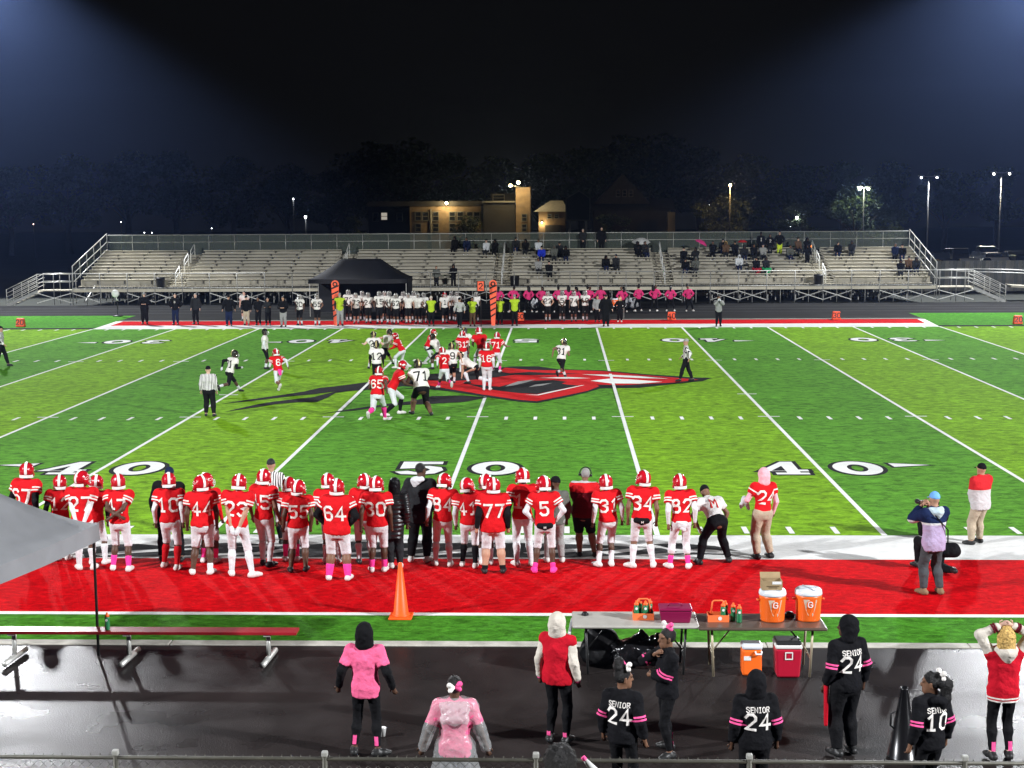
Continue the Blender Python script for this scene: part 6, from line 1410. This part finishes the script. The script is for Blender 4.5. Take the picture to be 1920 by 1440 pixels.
def bow(root, S, m1, m2, off=(0, -.1, .12)):
    for sx, m_ in ((-1, m1), (1, m2)):
        me = part_mesh(('bow', sx), lambda: sdf_mesh('hair_bow', [([Cap((0, 0, 0), (sx*.05, -.01, .028), .012, .026, .01, 1, 1), Cap((0, 0, 0), (sx*.045, -.015, -.02), .012, .022, .01)], 0, [], .01)], .009)[0])
        o = link('hair_bow', me, root, material=m_); o.matrix_local = S.HM@Matrix.Translation(off)@Matrix.Rotation(R(25), 4, 'Z')@Matrix.Scale(1.25, 4)
def senior(txt='24', hd=('hood', C_senior), skin=0, **kw):
    d = dict(skin=skin, female=True, girth=.95, top=dict(mat=C_senior, sleeve=1.9, hem=-.1, infl=.022, name='sweatshirt'), pants=dict(mat=C_leg, len=1.95, infl=.008), shoe=H_shoeb, head=hd, bands=[(C_band, .74, .82), (C_band, .88, .96)],
             prints=[('SENIOR', .058, .42, 'back', C_num), (txt, .19, .27, 'back', C_num)], pkw={'SENIOR': dict(gap=.012)}); d.update(kw); return d
def nearp(px, py, top, yaw, pose, o, label, h, **kw):
    if py is None:      # feet below the frame: solve the place from the head
        lo, hi = -16.5, -8.0
        for _ in range(40):
            Y = (lo+hi)/2; z = at(px, top, Y).z
            if z > h+.02: lo = Y
            else: hi = Y
        p = at(px, top, Y); p.z = 0
        return person(p, yaw, h, pose, o, label, None, .02, True)
    return person(g(px, py), yaw, h, pose, o, label, None, .02, True)
r, S = nearp(688, 1417, 1175, -4, ('dangle', dict(fl=(-.17, .02, .09), fr=(.15, -.02, .09), yr=-60)), dict(skin=0, female=True, girth=.93, top=dict(mat=C_tee, sleeve=.72, hem=-.13, infl=.022, loose=.02, name='tee_shirt', under=C_black), pants=dict(mat=C_leg, len=1.9, infl=.008), shoe=H_shoeb, head=('hood', C_black)), 'woman in a bright pink tee shirt and black hood seen from behind on the track', 1.66)
for sd in (-1, 1): link('sleeve', sdf_mesh('sleeve', [(S.arm(sd, 1.95, .55), .022, [], .02)], .02, noise_warp(.008, 40))[0], r, material=C_black)
calf_patch(r, S, C_band)
M_pon = bpy.data.materials.new('poncho_clear'); M_pon.use_nodes = True; nt = M_pon.node_tree; b_ = nt.nodes['Principled BSDF']; b_.inputs['Base Color'].default_value = (.55, .56, .56, 1); b_.inputs['Roughness'].default_value = .3; b_.inputs['Alpha'].default_value = .3
_n = nn(nt, 'ShaderNodeTexNoise'); _n.inputs['Scale'].default_value = 9; _tc = nn(nt, 'ShaderNodeTexCoord'); nt.links.new(_tc.outputs['Object'], _n.inputs['Vector']); _bp = nn(nt, 'ShaderNodeBump'); _bp.inputs['Strength'].default_value = .8; _bp.inputs['Distance'].default_value = .03; nt.links.new(_n.outputs[0], _bp.inputs['Height']); nt.links.new(_bp.outputs[0], b_.inputs['Normal'])
M_pon2 = M_pon.copy(); M_pon2.name = 'poncho_folds'; M_pon2.node_tree.nodes['Principled BSDF'].inputs['Alpha'].default_value = .45; M_pon2.node_tree.nodes['Principled BSDF'].inputs['Base Color'].default_value = (.62, .56, .57, 1)
r, S = nearp(852, None, 1265, 2, 'poncho', dict(skin=0, female=True, girth=1.05, top=dict(mat=C_tee, sleeve=.8, hem=-.12, infl=.016, loose=.02, name='tee_shirt'), pants=dict(mat=cloth('trousers_dim_grey', (.12, .12, .12)), len=1.95, infl=.01), shoe=H_shoew, head=('hair', H_hair)), 'woman in a pink shirt under a clear plastic rain poncho', 1.64)
pt, nr = S.armend(-1, 1.98)
link('poncho', sdf_mesh('poncho', [(S.torso()+[Cap(S.neck-S.up*.05, P, .07, .065, .05) for P in (S.sl, S.sr)]+[Cap(S.pel, S.pel-S.up*.3, .14, .17, .05, 1.3, 1.35, S.rx)], .03, [(S.pel-S.up*.42, -S.up)], .04), (S.arm(-1), .034, [], .03), (S.arm(1), .034, [], .03)], .02, noise_warp(.008, 34))[0], r, material=M_pon)
link('poncho_hood', sdf_mesh('poncho_hood', [([Cap(S.neck-S.fw*.1-S.rx*.12-S.up*.02, S.neck-S.fw*.1+S.rx*.12-S.up*.02, .05, .05, .05), Cap(S.chest-S.fw*.15-S.rx*.1+S.up*.02, S.chest-S.fw*.15+S.rx*.11+S.up*.02, .05, .05, .06), Cap(S.neck-S.fw*.13-S.up*.08, S.chest-S.fw*.17+S.up*.02, .07, .05, .05, 1.8, 1.8, S.rx)], 0, [], .03)], .018, noise_warp(.014, 45))[0], r, material=M_pon2)
bow(r, S, C_num, C_band, (0, -.11, .03))
r, S = nearp(1046, 1393, 1168, -22, 'stand', dict(skin=0, female=True, girth=1.0, top=dict(mat=C_vest, sleeve=0, hem=-.1, infl=.035, name='vest'), pants=dict(mat=C_leg, len=1.95, infl=.008), shoe=H_shoeb, head=('hood', C_fleece)), 'woman in a red vest with cream hood and sleeves left of the tables', 1.66)
for sd in (-1, 1):
    link('sleeve', sdf_mesh('sleeve', [(S.arm(sd, 1.92), .024, [], .02)], .02, noise_warp(.008, 40))[0], r, material=C_fleece); c, n = S.armend(sd, 1.86); link('cuff', sdf_mesh('cuff', [([Cap(c, c+n*.05, .042, .04)], 0, [], .01)], .016)[0], r, material=C_band)
calf_patch(r, S, C_band, 1.8, 1.95)
r, S = nearp(1168, None, 1249, -24, ('stand', dict(hy=-48)), senior(hd=('bun', H_hair), skin=1, eyes=True), 'girl with a high hair bun and pink bow wearing a black senior shirt', 1.60); collar(r, S, C_band); bow(r, S, C_band, C_num, (.03, .02, .15))
r, S = nearp(1250, 1418, 1180, 108, ('chin', dict(fr=(.22, -.12, .09), yr=-40)), senior(hd=('hair', H_hair), skin=1, eyes=True, prints=[]), 'girl in black with pink sleeve bands, hand raised to her chin, facing left', 1.60); collar(r, S, C_band); bow(r, S, C_band, C_num, (0, 0, .15)); calf_patch(r, S, C_band, 1.6, 1.85)
r, S = nearp(1418, None, 1256, 4, 'stand', senior(girth=1.06), 'hooded girl in a black shirt lettered SENIOR 24, closest to the red ice chest', 1.62); collar(r, S, C_band)
r, S = nearp(1584, 1416, 1167, 22, ('stand', dict(hy=44, hl=(-.24, .1, -.02))), senior(eyes=True, pants=dict(mat=C_black, len=1.97, infl=.02, loose=.012)), 'tall hooded person in a black SENIOR 24 shirt right of the brown table', 1.74); collar(r, S, C_band)
link('red_ribbon', sdf_mesh('red_ribbon', [([Cap(S.wl+np.array((0, -.02, .02)), S.wl+np.array((-.01, -.04, -.5)), .028, .022, .01, 1.6, 1.4, S.fw)], 0, [], .01)], .018)[0], r, material=C_vest)
r, S = nearp(1748, None, 1258, 24, ('stand', dict(hy=50)), senior('10', hd=('ponytail', H_hair), skin=1, eyes=True), 'girl with a long ponytail in a black senior hoodie beside the megaphone', 1.60); headgear('hooddown', r, S.HM, C_senior, .014); bow(r, S, C_num, C_num, (0, -.1, .1))
r, S = nearp(1876, 1424, 1182, 3, 'onhead', dict(skin=3, female=True, girth=.95, top=dict(mat=C_vest, sleeve=0, hem=-.14, infl=.034, name='vest'), pants=dict(mat=C_leg, len=1.95, infl=.008), shoe=H_shoeb, head=('long', H_blond), hoops=[(C_num, -.13, -.11), (C_num, -.09, -.07)]), 'blond woman in a red vest with cream sleeves, both hands on her head', 1.66)
for sd in (-1, 1):
    link('sleeve', sdf_mesh('sleeve', [(S.arm(sd, 1.92), .026, [], .02)], .02, noise_warp(.008, 40))[0], r, material=C_fleece)
    for q in (1.72, 1.84): c, n = S.armend(sd, q); link('cuff', sdf_mesh('cuff', [([Cap(c-n*.03, c+n*.03, .064, .06, .01)], 0, [(c+n*.011, n), (c-n*.011, -n)], .01)], .008)[0], r, material=C_maroon)
headgear('hooddown', r, S.HM, C_fleece, .014); calf_patch(r, S, C_band, 1.6, 1.9)
# spectator on the walkway of the home stand, just inside the guard fence
p = at(1050, 1388, -17.42); r, S = person((p.x, -17.5, .95), 0, p.z-.95-.08, 'stand', dict(skin=0, female=True, top=dict(mat=C_black, sleeve=1.9, hem=-.1, infl=.02, name='coat'), pants=dict(mat=C_leg, len=1.95, infl=.01), shoe=H_shoeb, head=('afro', H_hair)), 'spectator with big curly dark hair right behind the guard fence', None, .022)
q = at(1100, 1428, -17.3); t = empty('megaphone', q); t.rotation_euler = (0, R(-38), 0); tag(t, 'small white and pink cone megaphone beside the curly hair', 'megaphone'); MB().lathe([(.055, -.25), (.058, -.24), (.018, .02), (.001, .022)], 14).build('horn', M_wlab, t, True); MB().lathe([(.02, .02), (.02, .05), (.001, .055)], 12).build('tip', C_band, t, True)
# ---- things held or set down on the sideline
r, S = PHOTOG
cm = empty('camera', r.matrix_basis@Vector((S.wl+S.wr)/2+S.fw*.06+np.array((0, 0, .03))), r.rotation_euler.z); tag(cm, 'black camera with a lens held up by the photographer', 'camera'); MB().box(-.07, -.035, -.045, .07, .035, .05).build('camera_body', M_blackp, cm, bevel=.01); l = MB().lathe([(.036, 0), (.036, .1), (.042, .11), (.042, .16), (.03, .162)], 14).build('lens', M_blackp, cm, True); l.rotation_euler = (R(-90), 0, 0); l.location = (0, .03, 0)
bg_ = g(1787, 1062); me = sdf_mesh('camera_bag', [([Cap((-.09, 0, 0), (.09, 0, 0), .11, .11, .03), Cap((-.08, 0, .06), (.08, 0, .06), .09, .09, .03)], 0, [], .02)], .02)[0]; o = link('camera_bag', me, None, r.matrix_basis@Vector((.3, -.02, .74)), C_black); tag(o, 'black camera bag hanging at the hip of the photographer', 'bag')
o = MB().tube([r.matrix_basis@Vector((.27, -.02, .82)), r.matrix_basis@Vector((.16, -.16, 1.15)), r.matrix_basis@Vector((-.1, -.16, 1.42))], .012, 6).build('bag_strap', C_black, None, True); o.parent = COL.objects['camera_bag']; o.matrix_parent_inverse = Matrix.Translation(-COL.objects['camera_bag'].location)
r, S = CLOTHMAN; c = r.matrix_basis@Vector(S.wl); me = sdf_mesh('cloth_towel', [([Cap((0, 0, .04), (-.05, .03, -.12), .05, .04, .03), Cap((.03, 0, 0), (.08, -.02, -.16), .045, .03, .03)], 0, [], .02)], .018, noise_warp(.015, 45))[0]; o = link('cloth_towel', me, None, c+Vector((-.03, 0, -.02)), C_white); tag(o, 'crumpled white cloth in the hand of the pink hooded player', 'cloth')
# ================================================================== BEYOND THE STAND
M_bark = mat('bark', (.05, .038, .028), .9, var=.3, vs=4); M_leaf = [mat('leaves_%d' % i, c, .7, var=.4, vs=.8) for i, c in enumerate([(.03, .045, .014), (.04, .05, .012), (.025, .04, .016)])]
def tree_meshes(seed, lobes, nleaf):
    rng = np.random.default_rng(seed); t = MB(); t.tube([(0, 0, -.1), (.1, .05, 2.4), (-.05, .1, 4.4)], .34, 9, .2); tips = []
    for k in range(8):
        a = k*2.4+rng.uniform(0, .5); z0 = rng.uniform(2.4, 4.3); L = rng.uniform(2.2, 4.0); e = (math.cos(a)*L*.8, math.sin(a)*L*.8, z0+L*.9)
        t.tube([(0, .05, z0), (e[0]*.4, e[1]*.4, z0+L*.5), e], .11, 6, .03)
    C = []; 
    for _ in range(lobes):
        a = rng.uniform(0, 6.28); r = rng.uniform(.3, 3.0); C.append((math.cos(a)*r, math.sin(a)*r, rng.uniform(4.2, 9.8)-r*.35, rng.uniform(1.0, 2.1)))
    V = []; F = []
    per = nleaf//lobes
    for cx, cy, cz, r in C:
        d = rng.normal(size=(per, 3)); d /= np.linalg.norm(d, axis=1)[:, None]; d *= (r*rng.uniform(.45, 1.08, per)**.6)[:, None]; d[:, 2] *= .75
        for q in d:
            p = np.array((cx, cy, cz))+q; u = rng.normal(size=3); u /= np.linalg.norm(u); w = np.cross(u, rng.normal(size=3)); w /= np.linalg.norm(w); s_ = rng.uniform(.14, .27)
            n = len(V); V += [p-u*s_, p+w*s_*.6, p+u*s_, p-w*s_*.6]; F.append((n, n+1, n+2, n+3))
    return t.mesh('trunk', True), np_mesh('crown', np.array(V), F, False)
TREES = [tree_meshes(11, 16, 3200), tree_meshes(23, 20, 3600), tree_meshes(37, 13, 2800)]
def tree(px, top, Y, k, label, sc=None, group='dark trees beyond the stand'):
    z = at(px, top, Y).z; s_ = z/10.6; p = at(px, 440, Y); o = empty('tree', (p.x, Y, -.1), k*1.3+px*.01); o.scale = (s_*1.12, s_*1.12, s_); tag(o, label, 'tree', group)
    link('trunk', TREES[k % 3][0], o, material=M_bark); link('crown', TREES[k % 3][1], o, material=M_leaf[k % 3]); return o
TL = [(20, 300), (130, 285), (240, 275), (330, 268), (440, 290), (540, 300), (620, 310), (700, 262), (765, 250), (840, 272), (925, 290), (1010, 280), (1090, 262), (1170, 250), (1235, 242), (1310, 262), (1400, 285), (1490, 300), (1580, 290), (1670, 300), (1770, 310), (1870, 300)]
for i, (px, top) in enumerate(TL):
    tree(px, top, 168+7*((i*5) % 4), i, 'dark leafy tree on the night skyline, %s from the left' % (ORD[i] if i < 18 else ['nineteenth', 'twentieth', 'second last', 'last'][i-18]))
# ---- buildings
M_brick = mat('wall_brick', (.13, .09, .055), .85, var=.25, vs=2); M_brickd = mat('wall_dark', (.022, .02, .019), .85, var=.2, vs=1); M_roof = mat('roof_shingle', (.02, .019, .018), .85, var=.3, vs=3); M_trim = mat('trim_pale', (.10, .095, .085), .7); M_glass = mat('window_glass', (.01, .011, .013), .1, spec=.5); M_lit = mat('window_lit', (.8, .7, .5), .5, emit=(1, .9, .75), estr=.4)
def block(t, nm, px0, px1, ptop, Y, dep, m_, pbot=None):
    a = at(px0, ptop, Y); b = at(px1, ptop, Y); z0 = -.1 if pbot is None else at(px0, pbot, Y).z
    return MB().box(a.x, Y, z0, b.x, Y+dep, a.z).build(nm, m_, t), a, b
def window(t, px0, py0, px1, py1, Y, lit=False, mull=True):
    a = at(px0, py0, Y); b = at(px1, py1, Y); w = MB()
    fr = .08; x0, x1, z0, z1 = a.x, b.x, b.z, a.z
    w.box(x0-fr, Y-.09, z0-fr, x1+fr, Y-.01, z0).box(x0-fr, Y-.09, z1, x1+fr, Y-.01, z1+fr).box(x0-fr, Y-.09, z0, x0, Y-.01, z1).box(x1, Y-.09, z0, x1+fr, Y-.01, z1)
    if mull: w.box(x0, Y-.085, (z0+z1)/2-.03, x1, Y-.02, (z0+z1)/2+.03)
    o = w.build('window', M_trim, t); MB().box(x0, Y-.05, z0, x1, Y-.02, z1).build('pane', M_lit if lit else M_glass, o)
def gable(t, px0, px1, peave, ppeak, Y, dep, nm='roof', m_=None, along='y'):
    a = at(px0, peave, Y); b = at(px1, peave, Y); zp = at((px0+px1)/2, ppeak, Y).z; m_ = m_ or M_roof
    if along == 'y': MB().extr([(a.x-.3, a.z-.02), (b.x+.3, b.z-.02), ((a.x+b.x)/2, zp)], 'y', Y-.3, Y+dep).build(nm, m_, t)
    else: MB().extr([(Y-.4, a.z-.02), (Y+dep+.4, a.z-.02), (Y+dep/2, zp)], 'x', a.x-.4, b.x+.4).build(nm, m_, t)
def lamp(parent, loc, watts, col, r=.14, down=False):
    o = MB().lathe([(.01, -r), (r*.8, -r*.7), (r, 0), (r*.8, r*.7), (.01, r)], 12).build('lamp_globe', mat('lamp_%d_%d' % (int(col[1]*100), int(col[2]*100)), (.9, .9, .9), .4, emit=col, estr=14), parent, True, loc=loc)
    if watts:
        l = bpy.data.lights.new('lamp_light', 'SPOT' if down else 'POINT'); l.energy = watts
        if down: l.spot_size = R(135); l.spot_blend = .3
        l.use_shadow = True; l.color = col; l.shadow_soft_size = r; lo = bpy.data.objects.new('lamp_light', l); COL.objects.link(lo); lo.parent = parent; lo.location = Vector(loc)+Vector((0, -r*1.6, -.05))
    return o
WARM = (1.0, .78, .38); COOL = (.9, .95, 1.0)
Y1 = 132.0
t = empty('brick_building', (0, 0, 0)); tag(t, 'long two storey brick building with a wall lamp, left of centre behind the bleachers', 'building')
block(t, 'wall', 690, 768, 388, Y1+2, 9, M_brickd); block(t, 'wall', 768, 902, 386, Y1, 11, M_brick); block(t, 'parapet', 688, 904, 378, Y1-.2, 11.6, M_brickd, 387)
window(t, 715, 399, 726, 412, Y1+2, True)
for px in (700, 745): window(t, px, 400, px+9, 414, Y1+2)
for px in (779, 793, 812, 843, 858, 876, 889): window(t, px, 398, px+10, 413, Y1)
for px in (779, 812, 843, 876): window(t, px, 420, px+10, 434, Y1)
c = at(838, 381, Y1); lamp(t, (c.x, Y1-.6, c.z), 750, WARM, .17); MB().bar((c.x, Y1, c.z+.1), (c.x, Y1-.55, c.z+.15), .06).build('lamp_bracket', M_pole, t)
MB().tube([(at(808, 395, Y1).x, Y1-.12, 0), (at(808, 395, Y1).x, Y1-.12, at(808, 392, Y1).z)], .07, 8).build('downpipe', M_trim, t, True)
t = empty('tower_block', (0, 0, 0)); tag(t, 'narrow tall brick stair tower lit by twin lamps, beside a dark flat roofed hall', 'building')
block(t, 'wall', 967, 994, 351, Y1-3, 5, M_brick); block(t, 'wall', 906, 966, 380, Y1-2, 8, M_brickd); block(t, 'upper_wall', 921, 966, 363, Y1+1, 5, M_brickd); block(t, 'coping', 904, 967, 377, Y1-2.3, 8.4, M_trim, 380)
window(t, 925, 366, 945, 376, Y1+1); window(t, 979, 402, 987, 414, Y1-3); window(t, 979, 421, 987, 434, Y1-3)
c = at(963, 348, Y1-3); lamp(t, (c.x-.3, Y1-4.2, c.z), 800, WARM, .17); c2 = at(973, 346, Y1-3); lamp(t, (c2.x, Y1-4.6, c2.z+.2), 900, WARM, .18); MB().bar((c.x-.3, Y1-4.1, c.z), (c.x+.9, Y1-3, c.z-.2), .08).bar((c2.x, Y1-4.5, c2.z+.1), (c2.x, Y1-3, c2.z-.1), .08).build('lamp_bracket', M_pole, t)
t = empty('small_house', (0, 0, 0)); tag(t, 'small tan house with a hipped grey roof right of the lit tower', 'building')
block(t, 'wall', 1010, 1060, 397, Y1-5, 7, M_brick); a, b = at(1000, 397, Y1-5), at(1066, 397, Y1-5); zp = at(1040, 376, Y1-5).z
MB().add([(a.x, Y1-6, a.z), (b.x, Y1-6, a.z), (b.x, Y1+3, a.z), (a.x, Y1+3, a.z), (a.x+1.8, Y1-1.5, zp), (b.x-.6, Y1-1.5, zp)], [(0, 1, 5, 4), (1, 2, 5), (2, 3, 4, 5), (3, 0, 4), (3, 2, 1, 0)]).build('roof', mat('roof_pale', (.2, .19, .18), .8, var=.2, vs=3), t)
window(t, 1027, 402, 1034, 409, Y1-5); window(t, 1040, 402, 1047, 409, Y1-5); x0 = at(1022, 422, Y1-5); x1 = at(1050, 422, Y1-5); MB().box(x0.x, Y1-5.1, 0, x1.x, Y1-5.02, x0.z).build('garage_door', M_brickd, t)
c = at(1016, 417, Y1-5); lamp(t, (c.x, Y1-5.3, c.z), 200, WARM, .07)
t = empty('gabled_scoreboard', (0, 0, 0)); tag(t, 'back of a dark gabled scoreboard with a pale frame beside the small tan house', 'building')  # back of a scoreboard: thin framed panel on two posts, no barn behind it
Yg = Y1-8; a, b, c, d = at(1061, 413, Yg), at(1106, 413, Yg), at(1106, 372, Yg), at(1086, 358, Yg)
MB().extr([(a.x, a.z), (b.x, a.z), (b.x, c.z), (d.x, d.z), (a.x, c.z)], 'y', Yg, Yg+.5).build('panel', M_brickd, t)
for p, q in ((a, b), (b, c), (c, d), (d, Vector((a.x, Yg, c.z))), (Vector((a.x, Yg, c.z)), a)): MB().bar((p.x, Yg-.05, p.z), (q.x, Yg-.05, q.z), .12).build('frame_bar', M_trim, t)
for xx in (a.x+.4, b.x-.4): MB().bar((xx, Yg+.3, -.1), (xx, Yg+.3, a.z+.05), .25).build('post', M_pole, t)
t = empty('large_house', (0, 0, 0)); tag(t, 'large dim gabled house in the dark behind the right half of the bleachers', 'building')
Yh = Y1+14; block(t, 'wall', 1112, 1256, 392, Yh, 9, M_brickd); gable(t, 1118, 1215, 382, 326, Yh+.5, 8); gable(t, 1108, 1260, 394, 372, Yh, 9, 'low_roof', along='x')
for px in (1156, 1168, 1180): window(t, px, 357, px+6, 368, Yh+.2)
block(t, 'chimney', 1252, 1266, 398, Yh-4, 1.2, M_trim)
# ---- lamp posts
def lamp_post(px, py, Y, label, heads=2, watts=0, col=COOL, pole_only=False, r=.2, arm=.9):
    p = at(px, py, Y); t = empty('lamp_post', (p.x, Y, 0)); tag(t, label, 'lamp post', 'street and car park lamps')
    MB().tube([(0, 0, -.1), (0, 0, p.z)], .085, 8, .055).build('pole', mat('lamp_post_dark', (.05, .05, .05), .6), t, True)
    xs = (-arm, arm) if heads == 2 else (0,)
    if heads == 2: MB().bar((-arm, 0, p.z), (arm, 0, p.z), .08).build('crossarm', M_pole, t)
    for k, x in enumerate(xs):
        if heads == 2: MB().box(x-.3, -.22, p.z+.02, x+.3, .22, p.z+.16).build('lamp_head', M_pole, t)
        lamp(t, (x, -.05, p.z-.12 if heads == 2 else p.z+r), watts if k == 0 else 0, col, r, heads == 2 and py < 345)
    return t
lamp_post(1742, 331, 140, 'twin headed car park lamp post, second from the right edge', 2, 12000, r=.11); lamp_post(1878, 324, 140, 'twin headed car park lamp post nearest the right edge', 2, 12000, (1, .95, .8), r=.13)
lamp_post(1369, 350, 135, 'tall amber street lamp above a lit tree, right of centre', 1, 1500, (1, .62, .22), r=.15); lamp_post(1620, 352, 138, 'lamp post shining through yellow green leaves', 2, 1500, (.95, 1, .7), r=.16, arm=.5)
lamp_post(550, 374, 150, 'lone slim street lamp left of the brick building', 1, 40, COOL, r=.08); lamp_post(573, 409, 145, 'low bright white lamp left of the brick building', 1, 90, COOL, r=.14)
for px, py, txt in ((63, 421, 'small warm lamp far off at the left edge'), (227, 417, 'tiny far lamp above the left corner of the bleachers'), (271, 437, 'low far lamp, left one of a close pair'), (285, 437, 'low far lamp, right one of a close pair'), (397, 429, 'small far lamp above the left rows of the bleachers'), (1330, 384, 'small round far lamp left of the amber street lamp'), (1494, 411, 'bright low lamp right of the amber street lamp'), (1482, 426, 'faint low lamp just below the bright low one')):
    lamp_post(px, py, 150, txt, 1, 0 if px != 1494 else 150, COOL if px != 63 else (1, .6, .5), r=.055 if px != 1494 else .17)
tree(1352, 362, 139, 1, 'small tree lit amber by the street lamp', group='trees lit by lamps'); tree(1604, 342, 141, 2, 'small tree lit yellow green by the lamp inside it', group='trees lit by lamps'); tree(1500, 372, 150, 0, 'dim bushy tree between the two lamp lit trees', group='trees lit by lamps'); tree(1660, 380, 152, 1, 'dim low tree right of the yellow green lit tree', group='trees lit by lamps')
for px, top, txt in ((660, 398, 'low bush at the left corner of the brick building'), (880, 402, 'bush in front of the lit brick wall'), (1140, 392, 'dark bush by the gabled scoreboard')): tree(px, top, 126, px % 3, txt, group='bushes by the buildings')
# ---- parked cars
car_paint = [mat('paint_%d' % i, c, .25, spec=.5, coat=.5) for i, c in enumerate([(.02, .025, .035), (.35, .36, .37), (.05, .06, .08), (.5, .5, .5), (.03, .03, .03), (.12, .02, .02)])]
PROF = {'sedan': [(-2.25, .35), (2.25, .35), (2.28, .7), (2.1, .85), (1.05, .95), (.45, 1.38), (-.9, 1.42), (-1.6, 1.02), (-2.2, .95), (-2.3, .65)], 'suv': [(-2.3, .4), (2.3, .4), (2.33, .85), (2.15, 1.05), (1.15, 1.12), (.6, 1.66), (-2.05, 1.72), (-2.32, 1.1)], 'pickup': [(-2.8, .45), (2.7, .45), (2.73, .95), (2.55, 1.12), (1.35, 1.2), (.8, 1.78), (-.35, 1.8), (-.55, 1.2), (-2.8, 1.18)]}
CABIN = {'sedan': [(.95, .97), (.42, 1.34), (-.85, 1.37), (-1.45, 1.02)], 'suv': [(1.05, 1.14), (.55, 1.6), (-1.9, 1.64), (-2.1, 1.14)], 'pickup': [(1.25, 1.22), (.75, 1.72), (-.3, 1.73), (-.4, 1.22)]}
def car(px, Y, rz, kind, k, label):
    p = at(px, 470, Y); t = empty('parked_car', (p.x, Y, -.1), R(rz)); tag(t, label, 'car', 'cars parked beyond the stand'); m_ = car_paint[k % 6]
    MB().extr(PROF[kind], 'y', -.88, .88).build('car_body', m_, t, bevel=.08)
    for s_ in (-1, 1):
        y0, y1 = (.885, .90) if s_ > 0 else (-.90, -.885); MB().extr(CABIN[kind], 'y', y0, y1).build('side_window', M_glass, t)
    for wx in ((-1.4, 1.4) if kind != 'pickup' else (-1.75, 1.7)):
        for wy in (-.8, .8):
            w = MB().lathe([(.12, -.11), (.3, -.11), (.34, -.06), (.34, .06), (.3, .11), (.12, .11)], 16).build('wheel', M_blackp, t, True, loc=(wx, wy, .34)); w.rotation_euler = (R(90), 0, 0); MB().lathe([(.02, -.115), (.2, -.12), (.2, .12), (.02, .115)], 12).build('rim', M_galv, w, True)
    for s_ in (-.6, .6): MB().box(2.26 if kind != 'pickup' else 2.68, s_-.2, .66, 2.31 if kind != 'pickup' else 2.74, s_+.2, .8).build('headlight', mat('headlight_glass', (.7, .7, .7), .1), t)
    return t
LOT = [(1762, 112, 100, 'pickup', 2, 'dark pickup truck parked nearest the end of the bleachers'), (1815, 108, 85, 'sedan', 1, 'pale sedan parked beside the dark pickup'), (1868, 110, 95, 'sedan', 3, 'white sedan catching the lamp light in the car park'), (1912, 109, 88, 'suv', 0, 'dark sport utility vehicle parked at the right edge'),
       (1790, 128, 92, 'suv', 4, 'black sport utility vehicle in the second row of the car park'), (1850, 130, 90, 'pickup', 0, 'navy pickup truck in the second row of the car park'), (1900, 127, 87, 'sedan', 2, 'grey sedan in the second row of the car park'), (1620, 116, 10, 'sedan', 3, 'white car behind the right rail of the bleachers'), (1665, 122, 5, 'suv', 1, 'silver car behind the right rail of the bleachers'), (1700, 118, 84, 'sedan', 4, 'black car just left of the end of the bleachers')]
for r_ in LOT: car(*r_)
ec = car(1529, 132, 0, 'suv', 4, 'dark emergency vehicle with a glowing orange light bar on the roof'); MB().box(-.75, -.6, 1.74, -.45, .6, 1.92).build('light_bar', mat('lightbar_orange', (.8, .2, .05), .4, emit=(1, .22, .03), estr=12), ec)
struct(rect(26, 84, 120, 150, -.134, 'car_park', M_asphalt)); struct(rect(-40, 98, 20, 126, -.134, 'service_road', M_asphalt))
# ---- the damp night air, lit by the floodlights
hz = MB().box(-300, -70, -2, 300, 350, 36).build('haze', mat('haze_surface'), None); hz['kind'] = 'stuff'; tag(hz, 'thin damp night air glowing blue near the floodlights', 'haze')
mh = bpy.data.materials.new('haze'); mh.use_nodes = True; nt = mh.node_tree; nt.nodes.clear(); out = nn(nt, 'ShaderNodeOutputMaterial'); pv = nn(nt, 'ShaderNodeVolumePrincipled')
pv.inputs['Color'].default_value = (.30, .46, 1.0, 1); pv.inputs['Density'].default_value = .0003; pv.inputs['Anisotropy'].default_value = .85
nt.links.new(pv.outputs[0], out.inputs['Volume']); hz.data.materials[0] = mh
